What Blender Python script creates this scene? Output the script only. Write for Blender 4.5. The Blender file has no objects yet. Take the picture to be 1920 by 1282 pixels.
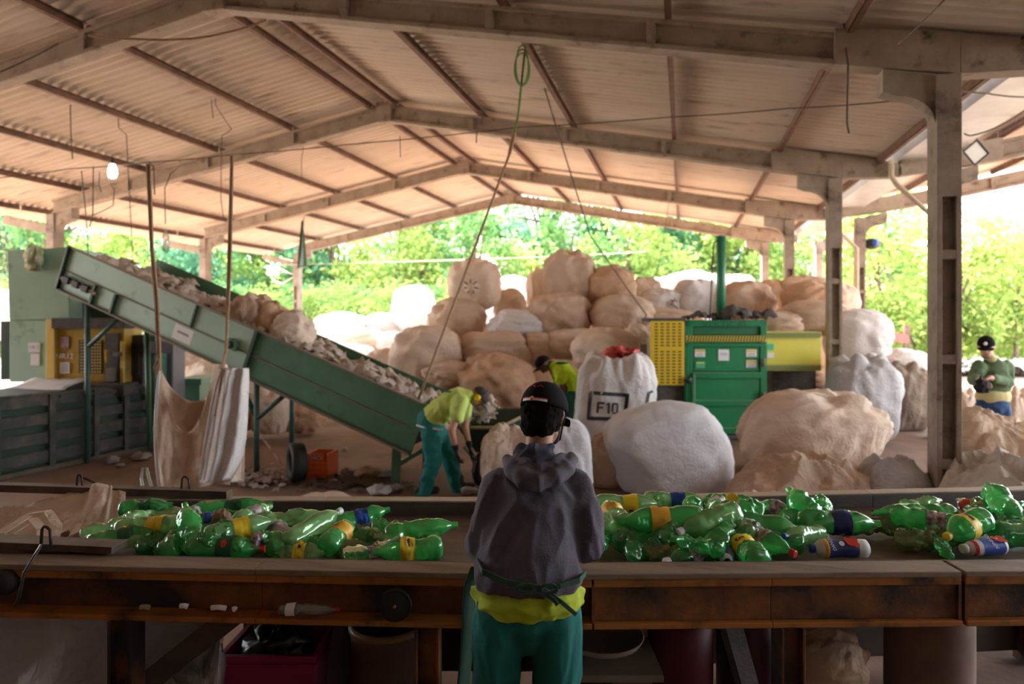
import bpy, bmesh, math, random
from mathutils import Vector, Matrix, noise
from mathutils.bvhtree import BVHTree
R = math.radians
rnd = random.Random(7)
scene = bpy.context.scene
COL = scene.collection

# ------------------------------------------------------------------ camera
H = 1.95                      # eye height
YAW = 0.2456                  # camera looks this far left of the shed's long axis
F = 1280.0                    # focal length in pixels of a 1920 px wide frame
HOR = 595.0                   # horizon row
cam_d = bpy.data.cameras.new('camera'); cam = bpy.data.objects.new('camera', cam_d); COL.objects.link(cam)
cam.location = (0, 0, H); cam.rotation_euler = (math.pi / 2, 0, YAW)
cam_d.sensor_width = 36; cam_d.lens = 36 * F / 1920
cam_d.shift_y = -(641 - HOR) / 1920
cam_d.clip_end = 500
cam_d.dof.use_dof = True; cam_d.dof.focus_distance = 2.75; cam_d.dof.aperture_fstop = 2.0
scene.camera = cam

# ------------------------------------------------------------------ world, sun, exposure
world = bpy.data.worlds.new('world'); scene.world = world; world.use_nodes = True
wn = world.node_tree; wn.nodes.clear()
bg = wn.nodes.new('ShaderNodeBackground'); wo = wn.nodes.new('ShaderNodeOutputWorld')
bg.inputs[0].default_value = (0.86, 0.93, 1.0, 1); bg.inputs[1].default_value = 3.0
wn.links.new(bg.outputs[0], wo.inputs[0])
sun_d = bpy.data.lights.new('sun', 'SUN'); sun = bpy.data.objects.new('sun', sun_d); COL.objects.link(sun)
sun_d.energy = 30.0; sun_d.angle = R(1.0); sun_d.color = (1.0, 0.93, 0.82)
sun.rotation_euler = Vector((-0.30, 0.80, 0.56)).to_track_quat('Z', 'Y').to_euler()   # beyond the end of the shed, a little to the left
scene.view_settings.view_transform = 'Standard'; scene.view_settings.look = 'None'
scene.view_settings.gamma = 1; scene.view_settings.use_curve_mapping = False
scene.view_settings.exposure = 1.6
scene.cycles.max_bounces = 9; scene.cycles.diffuse_bounces = 6; scene.cycles.glossy_bounces = 2
scene.cycles.transparent_max_bounces = 24; scene.cycles.transmission_bounces = 4
scene.cycles.sample_clamp_indirect = 6
scene.cycles.use_denoising = True

# ------------------------------------------------------------------ where a photo point lies in the place
cY, sY = math.cos(YAW), math.sin(YAW)
RIGHT = Vector((cY, sY, 0)); FWD = Vector((-sY, cY, 0)); UP = Vector((0, 0, 1))
def W(x, d, z):               # x to the right of the camera, d ahead of it, z above the floor
    return RIGHT * x + FWD * d + UP * z
def P(px, py, d):             # the point seen at a photo pixel, d ahead
    return W((px - 960) / F * d, d, H - (py - HOR) / F * d)
def PF(px, py, z=0.0):        # the point seen at a photo pixel, at height z
    d = (H - z) * F / (py - HOR)
    return W((px - 960) / F * d, d, z)
CAMROT = Matrix.Rotation(YAW, 4, 'Z')     # local x = right, y = ahead

# ------------------------------------------------------------------ materials
MATS = {}
def mat(name, col, rough=0.6, metal=0.0, col2=None, scale=4.0, amt=0.5, detail=6, bump=0.0, bscale=30.0, stretch=(1, 1, 1),
        dirt=None, dscale=1.5, dlo=0.5, dhi=0.7, alpha=1.0, trans=0.0, emit=0.0, coat=0.0, spec=0.5, crumple=0.0, csc=3.0, vary=0.0):
    if name in MATS: return MATS[name]
    m = bpy.data.materials.new(name); m.use_nodes = True
    nt = m.node_tree; N = nt.nodes; L = nt.links
    b = N['Principled BSDF']; out = N['Material Output']
    b.inputs['Roughness'].default_value = rough; b.inputs['Metallic'].default_value = metal
    b.inputs['Specular IOR Level'].default_value = spec
    if coat: b.inputs['Coat Weight'].default_value = coat
    b.inputs['Base Color'].default_value = (*col, 1)
    tc = N.new('ShaderNodeTexCoord'); mp = N.new('ShaderNodeMapping'); mp.inputs['Scale'].default_value = stretch
    L.new(tc.outputs['Object'], mp.inputs[0])
    src = None
    def noise_tex(sc, det):
        n = N.new('ShaderNodeTexNoise'); n.inputs['Scale'].default_value = sc; n.inputs['Detail'].default_value = det
        n.inputs['Roughness'].default_value = 0.6
        L.new(mp.outputs[0], n.inputs['Vector']); return n
    def ramp(n, lo, hi):
        r = N.new('ShaderNodeMapRange'); r.inputs[1].default_value = lo; r.inputs[2].default_value = hi; r.clamp = True
        L.new(n.outputs[0], r.inputs[0]); return r
    if col2 is not None:
        n = noise_tex(scale, detail); r = ramp(n, 0.5 - 0.25 * amt - 0.05, 0.5 + 0.25 * amt + 0.05)
        mx = N.new('ShaderNodeMix'); mx.data_type = 'RGBA'
        mx.inputs[6].default_value = (*col, 1); mx.inputs[7].default_value = (*col2, 1)
        L.new(r.outputs[0], mx.inputs[0]); src = mx.outputs[2]
    if dirt is not None:
        n = noise_tex(dscale, 8); r = ramp(n, dlo, dhi)
        mx = N.new('ShaderNodeMix'); mx.data_type = 'RGBA'
        if src: L.new(src, mx.inputs[6])
        else: mx.inputs[6].default_value = (*col, 1)
        mx.inputs[7].default_value = (*dirt, 1); L.new(r.outputs[0], mx.inputs[0]); src = mx.outputs[2]
    if vary:
        oi = N.new('ShaderNodeObjectInfo'); hs = N.new('ShaderNodeHueSaturation')
        r = N.new('ShaderNodeMapRange'); r.inputs[3].default_value = 1 - vary; r.inputs[4].default_value = 1 + vary
        L.new(oi.outputs['Random'], r.inputs[0]); L.new(r.outputs[0], hs.inputs['Value'])
        if src: L.new(src, hs.inputs['Color'])
        else: hs.inputs['Color'].default_value = (*col, 1)
        src = hs.outputs[0]
    if src: L.new(src, b.inputs['Base Color'])
    if bump:
        n = noise_tex(bscale, 6); bp = N.new('ShaderNodeBump'); bp.inputs['Strength'].default_value = bump
        bp.inputs['Distance'].default_value = 0.02; L.new(n.outputs[0], bp.inputs['Height']); L.new(bp.outputs[0], b.inputs['Normal'])
    if crumple:
        nz = noise_tex(csc * .8, 3); mv = N.new('ShaderNodeVectorMath'); mv.operation = 'MULTIPLY_ADD'; mv.inputs[1].default_value = (.5, .5, .5)
        L.new(nz.outputs['Color'], mv.inputs[0]); L.new(mp.outputs[0], mv.inputs[2])
        vo = N.new('ShaderNodeTexVoronoi'); vo.feature = 'DISTANCE_TO_EDGE'; vo.inputs['Scale'].default_value = csc; L.new(mv.outputs[0], vo.inputs['Vector'])
        v2 = N.new('ShaderNodeTexVoronoi'); v2.feature = 'F1'; v2.inputs['Scale'].default_value = csc * 2.3; L.new(mv.outputs[0], v2.inputs['Vector'])
        ad = N.new('ShaderNodeMath'); ad.operation = 'MULTIPLY_ADD'; ad.inputs[1].default_value = .45; L.new(v2.outputs[0], ad.inputs[0]); L.new(vo.outputs[0], ad.inputs[2])
        bp2 = N.new('ShaderNodeBump'); bp2.inputs['Strength'].default_value = crumple; bp2.inputs['Distance'].default_value = 0.06; L.new(ad.outputs[0], bp2.inputs['Height'])
        if bump: L.new(bp.outputs[0], bp2.inputs['Normal'])
        L.new(bp2.outputs[0], b.inputs['Normal'])
    surf = b.outputs[0]
    if trans:
        t = N.new('ShaderNodeBsdfTranslucent'); ms = N.new('ShaderNodeMixShader'); ms.inputs[0].default_value = trans
        if src: L.new(src, t.inputs[0])
        else: t.inputs[0].default_value = (*col, 1)
        L.new(surf, ms.inputs[1]); L.new(t.outputs[0], ms.inputs[2]); surf = ms.outputs[0]
    if alpha < 1:
        t = N.new('ShaderNodeBsdfTransparent'); ms = N.new('ShaderNodeMixShader'); ms.inputs[0].default_value = alpha
        t.inputs[0].default_value = (*[c ** 0.25 for c in col], 1)
        L.new(t.outputs[0], ms.inputs[1]); L.new(surf, ms.inputs[2]); surf = ms.outputs[0]
    if emit:
        b.inputs['Emission Color'].default_value = (*col, 1); b.inputs['Emission Strength'].default_value = emit
    L.new(surf, out.inputs[0])
    MATS[name] = m
    return m

# ------------------------------------------------------------------ objects, things, parts
def link(o): COL.objects.link(o); return o
def setp(o, label=None, cat=None, group=None, kind=None):
    if label: o['label'] = label
    if cat: o['category'] = cat
    if group: o['group'] = group
    if kind: o['kind'] = kind
    return o
BASE = {}
def thing(name, label, cat, loc=(0, 0, 0), group=None, rz=0.0, kind=None):
    o = link(bpy.data.objects.new(name, None)); o.location = loc; o.rotation_euler = (0, 0, rz); o.empty_display_size = 0.1
    BASE[o.name] = Matrix.Translation(Vector(loc)) @ Matrix.Rotation(rz, 4, 'Z')
    return setp(o, label, cat, group, kind)
def world_of(o): return BASE.get(o.name, Matrix.Identity(4))
class MB:
    """collects geometry in world coordinates; one MB is one mesh object"""
    def __init__(s): s.v = []; s.f = []; s.mi = []; s.cur = 0
    def add(s, vs, fs):
        n = len(s.v); s.v += [tuple(v) for v in vs]; s.f += [tuple(i + n for i in f) for f in fs]; s.mi += [s.cur] * len(fs); return s
    def box(s, lo, hi, M=None):
        c = [Vector((x, y, z)) for z in (lo[2], hi[2]) for y in (lo[1], hi[1]) for x in (lo[0], hi[0])]
        if M: c = [M @ v for v in c]
        return s.add(c, [(0, 2, 3, 1), (4, 5, 7, 6), (0, 1, 5, 4), (2, 6, 7, 3), (0, 4, 6, 2), (1, 3, 7, 5)])
    def hexa(s, a, b):        # two quads of 4 points each
        return s.add(list(a) + list(b), [(3, 2, 1, 0), (4, 5, 6, 7), (0, 1, 5, 4), (1, 2, 6, 5), (2, 3, 7, 6), (3, 0, 4, 7)])
    def beam(s, a, b, w, h, up=UP):   # bar with a w x h section, h along up
        a = Vector(a); b = Vector(b); t = (b - a).normalized(); sd = t.cross(Vector(up))
        if sd.length < 1e-4: sd = t.cross(Vector((1, 0, 0)))
        sd.normalize(); u = sd.cross(t); sd *= w / 2; u = u * h / 2
        return s.hexa([a - sd - u, a + sd - u, a + sd + u, a - sd + u], [b - sd - u, b + sd - u, b + sd + u, b - sd + u])
    def prism(s, poly, ext):  # poly: world points; ext: vector
        n = len(poly); p = [Vector(q) for q in poly]; q = [v + Vector(ext) for v in p]
        return s.add(p + q, [tuple(range(n))[::-1], tuple(range(n, 2 * n))] + [(i, (i + 1) % n, n + (i + 1) % n, n + i) for i in range(n)])
    def tube(s, path, r, n=8, cap=True):
        path = [Vector(p) for p in path]; rs = r if isinstance(r, (list, tuple)) else [r] * len(path)
        vs = []; fs = []; prev = None
        for i, p in enumerate(path):
            t = (path[min(i + 1, len(path) - 1)] - path[max(i - 1, 0)])
            t = t.normalized() if t.length > 1e-9 else Vector((0, 0, 1))
            a = prev if prev is not None else (Vector((0, 0, 1)) if abs(t.z) < 0.9 else Vector((1, 0, 0)))
            u = (a - t * a.dot(t)).normalized(); w = t.cross(u); prev = u
            vs += [p + (u * math.cos(k * 2 * math.pi / n) + w * math.sin(k * 2 * math.pi / n)) * rs[i] for k in range(n)]
        for i in range(len(path) - 1):
            for k in range(n):
                a = i * n + k; b = i * n + (k + 1) % n; fs.append((a, b, b + n, a + n))
        if cap: fs += [tuple(range(n))[::-1], tuple(range(len(vs) - n, len(vs)))]
        return s.add(vs, fs)
    def lathe(s, prof, n=20, M=None, cap=(True, True)):   # prof: (r, z) pairs
        vs = []; fs = []
        for r_, z in prof:
            for k in range(n):
                v = Vector((r_ * math.cos(2 * math.pi * k / n), r_ * math.sin(2 * math.pi * k / n), z)); vs.append(M @ v if M else v)
        for i in range(len(prof) - 1):
            for k in range(n):
                a = i * n + k; b = i * n + (k + 1) % n; fs.append((a, b, b + n, a + n))
        if cap[0]: fs.append(tuple(range(n))[::-1])
        if cap[1]: fs.append(tuple(range(len(vs) - n, len(vs))))
        return s.add(vs, fs)
    def ball(s, c, r, M=None, nu=12, nv=8):
        rx, ry, rz_ = r if isinstance(r, (tuple, list)) else (r, r, r); c = Vector(c); vs = []; fs = []
        for j in range(nv + 1):
            t = math.pi * j / nv
            for i in range(nu):
                a = 2 * math.pi * i / nu; v = Vector((rx * math.sin(t) * math.cos(a), ry * math.sin(t) * math.sin(a), -rz_ * math.cos(t)))
                if M: v = M.to_3x3() @ v
                vs.append(c + v)
        for j in range(nv):
            for i in range(nu):
                a = j * nu + i; b = j * nu + (i + 1) % nu; fs.append((a, b, b + nu, a + nu))
        return s.add(vs, fs)
    def grid(s, nu, nv, fn):
        vs = [fn(i / nu, j / nv) for j in range(nv + 1) for i in range(nu + 1)]
        return s.add(vs, [(j * (nu + 1) + i, j * (nu + 1) + i + 1, (j + 1) * (nu + 1) + i + 1, (j + 1) * (nu + 1) + i) for j in range(nv) for i in range(nu)])
    def mesh(s, name, m, smooth=False, inv=None, weld=False):
        me = bpy.data.meshes.new(name); v = [inv @ Vector(q) for q in s.v] if inv else s.v
        me.from_pydata(v, [], s.f)
        for mm in (m if isinstance(m, (list, tuple)) else [m]): me.materials.append(mm)
        me.polygons.foreach_set('material_index', s.mi); 
        if weld or smooth:
            bm = bmesh.new(); bm.from_mesh(me); bmesh.ops.remove_doubles(bm, verts=bm.verts, dist=1e-5)
            bmesh.ops.recalc_face_normals(bm, faces=bm.faces); bm.to_mesh(me); bm.free()
        me.polygons.foreach_set('use_smooth', [bool(smooth)] * len(me.polygons)); me.update()
        return me
    def build(s, name, m, parent=None, smooth=False, origin=None, bevel=0.0, sub=0, solid=0.0, label=None, cat=None, group=None, kind=None):
        if parent is not None: M = world_of(parent)
        else:
            o0 = Vector(origin) if origin is not None else Vector((0, 0, 0)); M = Matrix.Translation(o0)
        o = link(bpy.data.objects.new(name, s.mesh(name, m, smooth, M.inverted())))
        if parent is not None: o.parent = parent
        else: o.location = M.to_translation()
        BASE[o.name] = M
        if solid:
            md = o.modifiers.new('solid', 'SOLIDIFY'); md.thickness = solid; md.offset = 0
        if bevel:
            md = o.modifiers.new('bevel', 'BEVEL'); md.width = bevel; md.segments = 2; md.limit_method = 'ANGLE'
        if sub:
            md = o.modifiers.new('sub', 'SUBSURF'); md.levels = sub; md.render_levels = sub
        return setp(o, label, cat, group, kind)
def merge(dst, src): dst.add(src.v, src.f)
def frac_noise(v, sc=1.0, oct=3):
    t = 0; a = 1
    for _ in range(oct): t += a * noise.noise(v * sc); sc *= 2.1; a *= 0.5
    return t
def ridge(v, sc=1.0):
    return 1 - abs(noise.noise(v * sc)) * 2.2
def textmesh(txt, size, thick=0.0):
    """text as a mesh in its own xy plane, centred"""
    c = bpy.data.curves.new('t', 'FONT'); c.body = txt; c.size = size; c.align_x = 'CENTER'; c.align_y = 'CENTER'; c.extrude = thick; c.resolution_u = 3
    o = bpy.data.objects.new('t', c); COL.objects.link(o); bpy.context.view_layer.update()
    me = bpy.data.meshes.new_from_object(o.evaluated_get(bpy.context.evaluated_depsgraph_get()))
    r = ([v.co.copy() for v in me.vertices], [tuple(p.vertices) for p in me.polygons])
    bpy.data.objects.remove(o); bpy.data.curves.remove(c); bpy.data.meshes.remove(me)
    return r
def lettering(mb, txt, size, M, bend=0.0):
    vs, fs = textmesh(txt, size)
    if bend:                   # wrap round a cylinder of radius bend, axis along local x
        vs = [Vector((v.x, bend * math.sin(v.y / bend), bend * math.cos(v.y / bend) - bend)) for v in vs]
    mb.add([M @ v for v in vs], fs)
# ================================================================== the shed
S = 5.0
FY = [7.44, 12.44, 17.44, 22.44]                 # frames in view; more stand behind the camera
XL, XC, XR = -13.75, -5.68, 2.455                # left columns, ridge, right columns
ZB, ZT = 4.27, 5.80                              # underside of the beams at the column and at the ridge
X2 = 4.0                                         # columns of the second bay of sheds
def zb(x):                                       # underside of the rafters
    if x > XC: return ZT + (ZB - ZT) * (x - XC) / (XR - XC)
    return ZT + (ZB - ZT) * (x - XC) / (XL - XC)
concrete = mat('concrete', (0.36, 0.29, 0.23), 0.9, col2=(0.25, 0.19, 0.145), scale=3, dirt=(0.10, 0.07, 0.05), dscale=5, dlo=0.56, dhi=0.75, bump=0.4, bscale=25)
concrete_col = mat('column_concrete', (0.33, 0.27, 0.22), 0.9, col2=(0.22, 0.17, 0.135), scale=4, dirt=(0.08, 0.06, 0.045), dscale=4, dlo=0.55, dhi=0.75, bump=0.4, bscale=25)
steel_rust = mat('rusty_steel', (0.20, 0.10, 0.06), 0.75, col2=(0.10, 0.055, 0.04), scale=6, bump=0.2)
sheet = mat('fibre_cement', (0.63, 0.545, 0.46), 0.9, col2=(0.51, 0.43, 0.35), scale=1.3, amt=0.9, dirt=(0.22, 0.175, 0.14), dscale=3.0, dlo=0.56, dhi=0.80, stretch=(0.35, 2.2, 1))
gutter_m = mat('galvanised', (0.62, 0.64, 0.66), 0.4, metal=0.35, col2=(0.48, 0.49, 0.5), scale=2)

# floor and ground
floor_m = mat('floor', (0.29, 0.185, 0.13), 0.8, col2=(0.19, 0.125, 0.095), scale=0.9, amt=0.8, dirt=(0.12, 0.075, 0.055), dscale=0.7, dlo=0.5, dhi=0.68, bump=0.35, bscale=9, spec=0.4)
ground_m = mat('ground', (0.58, 0.52, 0.45), 0.95, col2=(0.44, 0.36, 0.29), scale=0.5, dirt=(0.30, 0.27, 0.14), dscale=0.3, dlo=0.5, dhi=0.75)
mb = MB()
mb.grid(60, 60, lambda u, v: Vector((-22 + 38 * u, -9 + 36 * v, 0.012 * frac_noise(Vector((u * 30, v * 30, 1))) - 0.012)))
mb.build('floor', floor_m, smooth=True, kind='structure')
mb = MB(); mb.box((-120, -60, -0.5), (120, 140, -0.06)); mb.build('ground', ground_m, kind='structure')

def rafter(name, y, xs, zf, hgt=0.32, stiff=True, label=None):
    mb = MB(); 
    for a, b in zip(xs[:-1], xs[1:]):
        za, zb_ = zf(a), zf(b)
        def seg(y0, y1, h0, h1):
            mb.hexa([(a, y0, za + h0), (a, y1, za + h0), (a, y1, za + h1), (a, y0, za + h1)], [(b, y0, zb_ + h0), (b, y1, zb_ + h0), (b, y1, zb_ + h1), (b, y0, zb_ + h1)])
        seg(y - .10, y + .10, 0, .055); seg(y - .10, y + .10, hgt - .05, hgt); seg(y - .045, y + .045, .05, hgt - .04)
        n = max(1, int(round(abs(b - a) / 1.9)))
        for k in range(1, n):
            x = a + (b - a) * k / n; z = zf(x)
            mb.box((x - .045, y - .095, z + .03), (x + .045, y + .095, z + hgt - .03))
    return mb
def column(mb, x, y, ztop, haunch=-1, w=.21, d=.28, zrec=3.1):
    # a shaft with a recessed, rung-crossed web on its front and back faces
    t = .07
    mb.box((x - w / 2, y - d / 2, 0), (x - w / 2 + .045, y + d / 2, zrec)); mb.box((x + w / 2 - .045, y - d / 2, 0), (x + w / 2, y + d / 2, zrec))
    mb.box((x - w / 2 + .04, y - d / 2 + t, 0), (x + w / 2 - .04, y + d / 2 - t, zrec))
    z = .55
    while z < zrec - .3:
        mb.box((x - w / 2 + .02, y - d / 2 + .006, z - .045), (x + w / 2 - .02, y + d / 2 - .006, z + .045)); z += 1.0
    mb.box((x - w / 2, y - d / 2, zrec), (x + w / 2, y + d / 2, ztop))
    s = haunch
    # haunch with a curved underside
    pts = [(x + s * w / 2 * .9, ztop + .02), (x + s * (w / 2 + .46), ztop + .02 + .085), (x + s * (w / 2 + .46), ztop - .12)]
    for k in range(7):
        a = k / 6 * math.pi / 2
        pts.append((x + s * (w / 2 + .34 * (1 - math.sin(a)) * 1.0), ztop - .17 - .30 * (1 - math.cos(a))))
    pts.append((x + s * w / 2 * .9, ztop - .47))
    mb.prism([(px, y - .10, pz) for px, pz in pts], (0, .20, 0))
def girder_end(mb, x0, x1, y, z0a, z0b, ha, hb):   # solid end piece of a rafter over the column
    mb.hexa([(x0, y - .11, z0a), (x0, y + .11, z0a), (x0, y + .11, z0a + ha), (x0, y - .11, z0a + ha)], [(x1, y - .11, z0b), (x1, y + .11, z0b), (x1, y + .11, z0b + hb), (x1, y - .11, z0b + hb)])
ordn = ['nearest', 'second', 'third', 'farthest']
for i, y in enumerate([-2.56, 2.44] + FY):
    vis = i >= 2; k = i - 2
    mb = rafter('rafter', y, [XL, XC, XR - 1.0], zb)
    girder_end(mb, XR - 1.0, XR + .1, y, zb(XR - 1.0) - .0, ZB, .36, .40)
    girder_end(mb, XR + .1, XR + .95, y, ZB, ZB - .02, .40, .22)
    mb.box((XC - .16, y - .12, ZT - .03), (XC + .16, y + .12, ZT + .36))
    mb.build('roof_rafter', concrete, kind='structure', origin=(XC, y, ZT), bevel=.008, label='%s concrete roof rafter rising to the ridge' % ordn[k] if vis else None)
    mb = MB(); column(mb, XR, y, ZB, -1); mb.build('concrete_column', concrete_col, kind='structure', origin=(XR, y, 0), bevel=.006, label='%s concrete column in the right row, with a curved haunch' % ordn[k] if vis else None)
    mb = MB(); column(mb, XL, y, ZB, 1); mb.build('concrete_column', concrete_col, kind='structure', origin=(XL, y, 0), bevel=.006, label='%s concrete column in the left row' % ordn[k] if vis else None)
    mb = MB(); column(mb, X2, y, ZB, 1, w=.2, d=.26); mb.build('concrete_column', concrete_col, kind='structure', origin=(X2, y, 0), bevel=.006, label='%s concrete column beyond the valley gutter' % ordn[k] if vis else None)
def z2(x): return ZB + (x - X2) * .19
for y in [2.44] + FY[:3]:
    mb = rafter('rafter', y, [X2 + .9, X2 + 8.1], z2)
    girder_end(mb, X2 - .55, X2 + .9, y, ZB, z2(X2 + .9), .3, .36)
    mb.build('roof_rafter', concrete, kind='structure', origin=(X2, y, ZB), bevel=.008)
mb = MB(); mb.hexa([(X2, 22.35, ZB - .3), (X2, 22.55, ZB - .3), (X2, 22.55, ZB), (X2, 22.35, ZB)], [(X2 + 1.1, 22.35, ZB + .05), (X2 + 1.1, 22.55, ZB + .05), (X2 + 1.1, 22.55, ZB + .3), (X2 + 1.1, 22.35, ZB + .3)])
mb.build('roof_rafter', concrete, kind='structure', origin=(X2, 22.44, ZB))
mb = MB()
for y in FY[1:]: mb.beam((XL, y, 3.9), (XL - 1.4, y, 4.2), .16, .2)
mb.build('eave_bracket', concrete, kind='structure')
# left aisle beyond the left columns: purlins and sheets run on
# purlins: C channels on the rafters, one per bay
px_left = [-5.95, -7.7, -9.45, -11.2, -12.95, -14.7]; px_right = [-5.40, -3.70, -1.95, -.15, 1.60, 3.12]
Ys = [-7.5, -2.56, 2.44] + FY + [23.0]
def zbx(x):
    if x < XL: return ZB + (ZT - ZB) / (XC - XL) * (x - XL)
    return zb(x)
for j in range(len(Ys) - 1):
    for x in px_left + px_right:
        z = zbx(x) + .32; y0, y1 = Ys[j] + .02, Ys[j + 1] - .02
        if x in (-5.95, -5.40): z -= .04
        mb = MB(); mb.box((x - .035, y0, z), (x - .028, y1, z + .115)); mb.box((x - .035, y0, z), (x + .03, y1, z + .008)); mb.box((x - .035, y0, z + .107), (x + .03, y1, z + .115))
        mb.build('roof_purlin', steel_rust, kind='structure', origin=(x, y0, z))
xs2 = [4.9, 6.7, 8.5, 10.3, 11.9]
for j in range(2, 5):
    for x in xs2:
        z = z2(x) + .36; y0, y1 = Ys[j] + .02, Ys[j + 1] - .02
        mb = MB(); mb.box((x - .035, y0, z), (x - .025, y1, z + .11)); mb.box((x - .035, y0, z), (x + .03, y1, z + .008))
        mb.build('roof_purlin', steel_rust, kind='structure', origin=(x, y0, z))
# corrugated sheets
def sheets(name, xa, xb, zf, y0, y1, lift, lap):
    per = .177; n = int((y1 - y0) / per * 6)
    for q in range(len(lap) - 1):
        a, b = lap[q], lap[q + 1]
        mb = MB(); a2, b2 = a - .09, b + .09; up = .012 if q % 2 else 0
        def fn(u, v):
            x = a2 + (b2 - a2) * u; y = y0 + (y1 - y0) * v
            return Vector((x, y, zf(x) + lift + up + (.040 if abs(y1 - y0) > 1 else 0) * math.sin(2 * math.pi * y / per)))
        mb.grid(2, n, fn); mb.build('ceiling', sheet, kind='structure', smooth=True, origin=((a + b) / 2, y0, zf(a)))
sheets('l', 0, 0, zbx, -8, 23.0, .475, [-15.6, -12.95, -9.45, -5.80])
sheets('r', 0, 0, zbx, -8, 23.0, .475, [-5.56, -1.95, 1.60, 3.12])
sheets('s', 0, 0, z2, -8, 18.0, .50, [4.55, 8.5, 12.1])
mb = MB(); mb.prism([(XC - .35, -8, ZT + .48), (XC, -8, ZT + .60), (XC + .35, -8, ZT + .48), (XC, -8, ZT + .565)], (0, 31, 0)); mb.build('ridge_cap', sheet, kind='structure')
# valley gutter between the two sheds
g0, g1 = 3.10, 4.45; gz = ZB + .30
mb = MB(); prof = [(g0, gz + .22), (g0 + .28, gz - .06), (g1 - .38, gz - .06), (g1, gz + .22)]
for (a, za), (b, zb_) in zip(prof[:-1], prof[1:]):
    mb.hexa([(a, -8, za), (b, -8, zb_), (b, -8, zb_ + .012), (a, -8, za + .012)], [(a, 23, za), (b, 23, zb_), (b, 23, zb_ + .012), (a, 23, za + .012)])
mb.build('valley_gutter', gutter_m, kind='structure')
# closed wall behind the camera
wall_m = mat('old_plaster', (0.22, 0.17, 0.13), 0.9, col2=(0.14, 0.11, 0.09), scale=1.5)
mb = MB(); mb.box((-16, -8.2, 0), (13, -8, 6.6)); mb.build('wall_back', wall_m, kind='structure')
mb = MB(); mb.box((-16.2, -8, 0), (-16, 1.5, 5)); mb.build('shade_wall_left', wall_m, kind='structure')  # out of view, added to keep side light off the foreground
mb = MB(); mb.box((12.6, -8, 0), (12.8, 2.5, 6.2)); mb.build('shade_wall_right', wall_m, kind='structure')  # unseen too; added and sized to darken the near end
# downpipe braces at the second pair of columns
pvc = mat('old_pvc', (0.55, 0.45, 0.33), 0.6, col2=(0.42, 0.33, 0.24), scale=5)
for y in FY[1:3]:
    mb = MB(); mb.tube([(3.28, y - .18, ZB + .24), (3.28, y - .18, ZB - .02), (3.36, y - .18, ZB - .16), (4.0 - .1, y - .18, ZB - .72), (4.0 - .1, y - .18, ZB - 3.9)], .045, 10)
    mb.build('downpipe', pvc, smooth=True, origin=(3.3, y, ZB), label='beige drain pipe bent down from the gutter at the %s right column' % ('second' if y < 15 else 'third'), cat='pipe')
# ================================================================== trees round the shed
def leafmat(name, c, c2, tr=.5):
    m = bpy.data.materials.new(name); m.use_nodes = True; nt = m.node_tree; N = nt.nodes; L = nt.links; N.clear()
    o = N.new('ShaderNodeOutputMaterial'); d = N.new('ShaderNodeBsdfDiffuse'); t = N.new('ShaderNodeBsdfTranslucent'); mx = N.new('ShaderNodeMixShader'); mx.inputs[0].default_value = tr
    g = N.new('ShaderNodeNewGeometry'); cm = N.new('ShaderNodeMix'); cm.data_type = 'RGBA'; cm.inputs[6].default_value = (*c, 1); cm.inputs[7].default_value = (*c2, 1)
    L.new(g.outputs['Random Per Island'], cm.inputs[0]); L.new(cm.outputs[2], d.inputs[0]); L.new(cm.outputs[2], t.inputs[0])
    L.new(d.outputs[0], mx.inputs[1]); L.new(t.outputs[0], mx.inputs[2]); L.new(mx.outputs[0], o.inputs[0]); return m
leaf_kinds = [leafmat('leaf_green', (0.13, 0.29, 0.11), (0.30, 0.46, 0.17)), leafmat('leaf_yellow', (0.24, 0.38, 0.10), (0.48, 0.53, 0.17)), leafmat('leaf_blue', (0.10, 0.26, 0.16), (0.20, 0.40, 0.24))]
bark = mat('bark', (0.22, 0.14, 0.10), 0.9, col2=(0.12, 0.08, 0.06), scale=8)
def crown_mesh(name, seed, n, clumps, rx, rz_, zc, size, m):
    r = random.Random(seed); mb = MB(); cs = []
    for _ in range(clumps):
        a = r.uniform(0, 6.28); q = r.uniform(.1, 1) ** .6; zz = r.uniform(-1, 1)
        k = math.sqrt(max(0, 1 - zz * zz * .8)); cs.append((Vector((math.cos(a) * rx * q * k, math.sin(a) * rx * q * k, zc + zz * rz_)), r.uniform(.5, 1.15)))
    for _ in range(n):
        c, cr = r.choice(cs); p = c + Vector((r.gauss(0, .5), r.gauss(0, .5), r.gauss(0, .38))) * cr
        s = size * r.uniform(.6, 1.4); u = Vector((r.gauss(0, 1), r.gauss(0, 1), r.gauss(0, .7))).normalized(); w = u.cross(Vector((r.gauss(0, 1), r.gauss(0, 1), r.gauss(0, 1)))).normalized()
        mb.add([p - u * s, p - w * s * .5 + u * s * .1, p + u * s, p + w * s * .5 + u * s * .1], [(0, 1, 2, 3)])
    return mb.mesh(name, m), cs
def trunk_mesh(name, seed, h, r0, cs):
    r = random.Random(seed); mb = MB(); path = [Vector((0, 0, 0))]
    for k in range(1, 7): path.append(Vector((r.uniform(-.18, .18) * k / 3, r.uniform(-.18, .18) * k / 3, h * k / 6)))
    mb.tube(path, [r0 * (1 - .12 * k) for k in range(7)], 8)
    for c, cr in cs[:14]:
        b = path[r.choice([2, 3, 4, 5])]; mid = (b + c) / 2 + Vector((0, 0, .25)); mb.tube([b, mid, c], [r0 * .35, r0 * .22, r0 * .1], 5)
    return mb.mesh(name, bark, smooth=True)
tree_meshes = []
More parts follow.
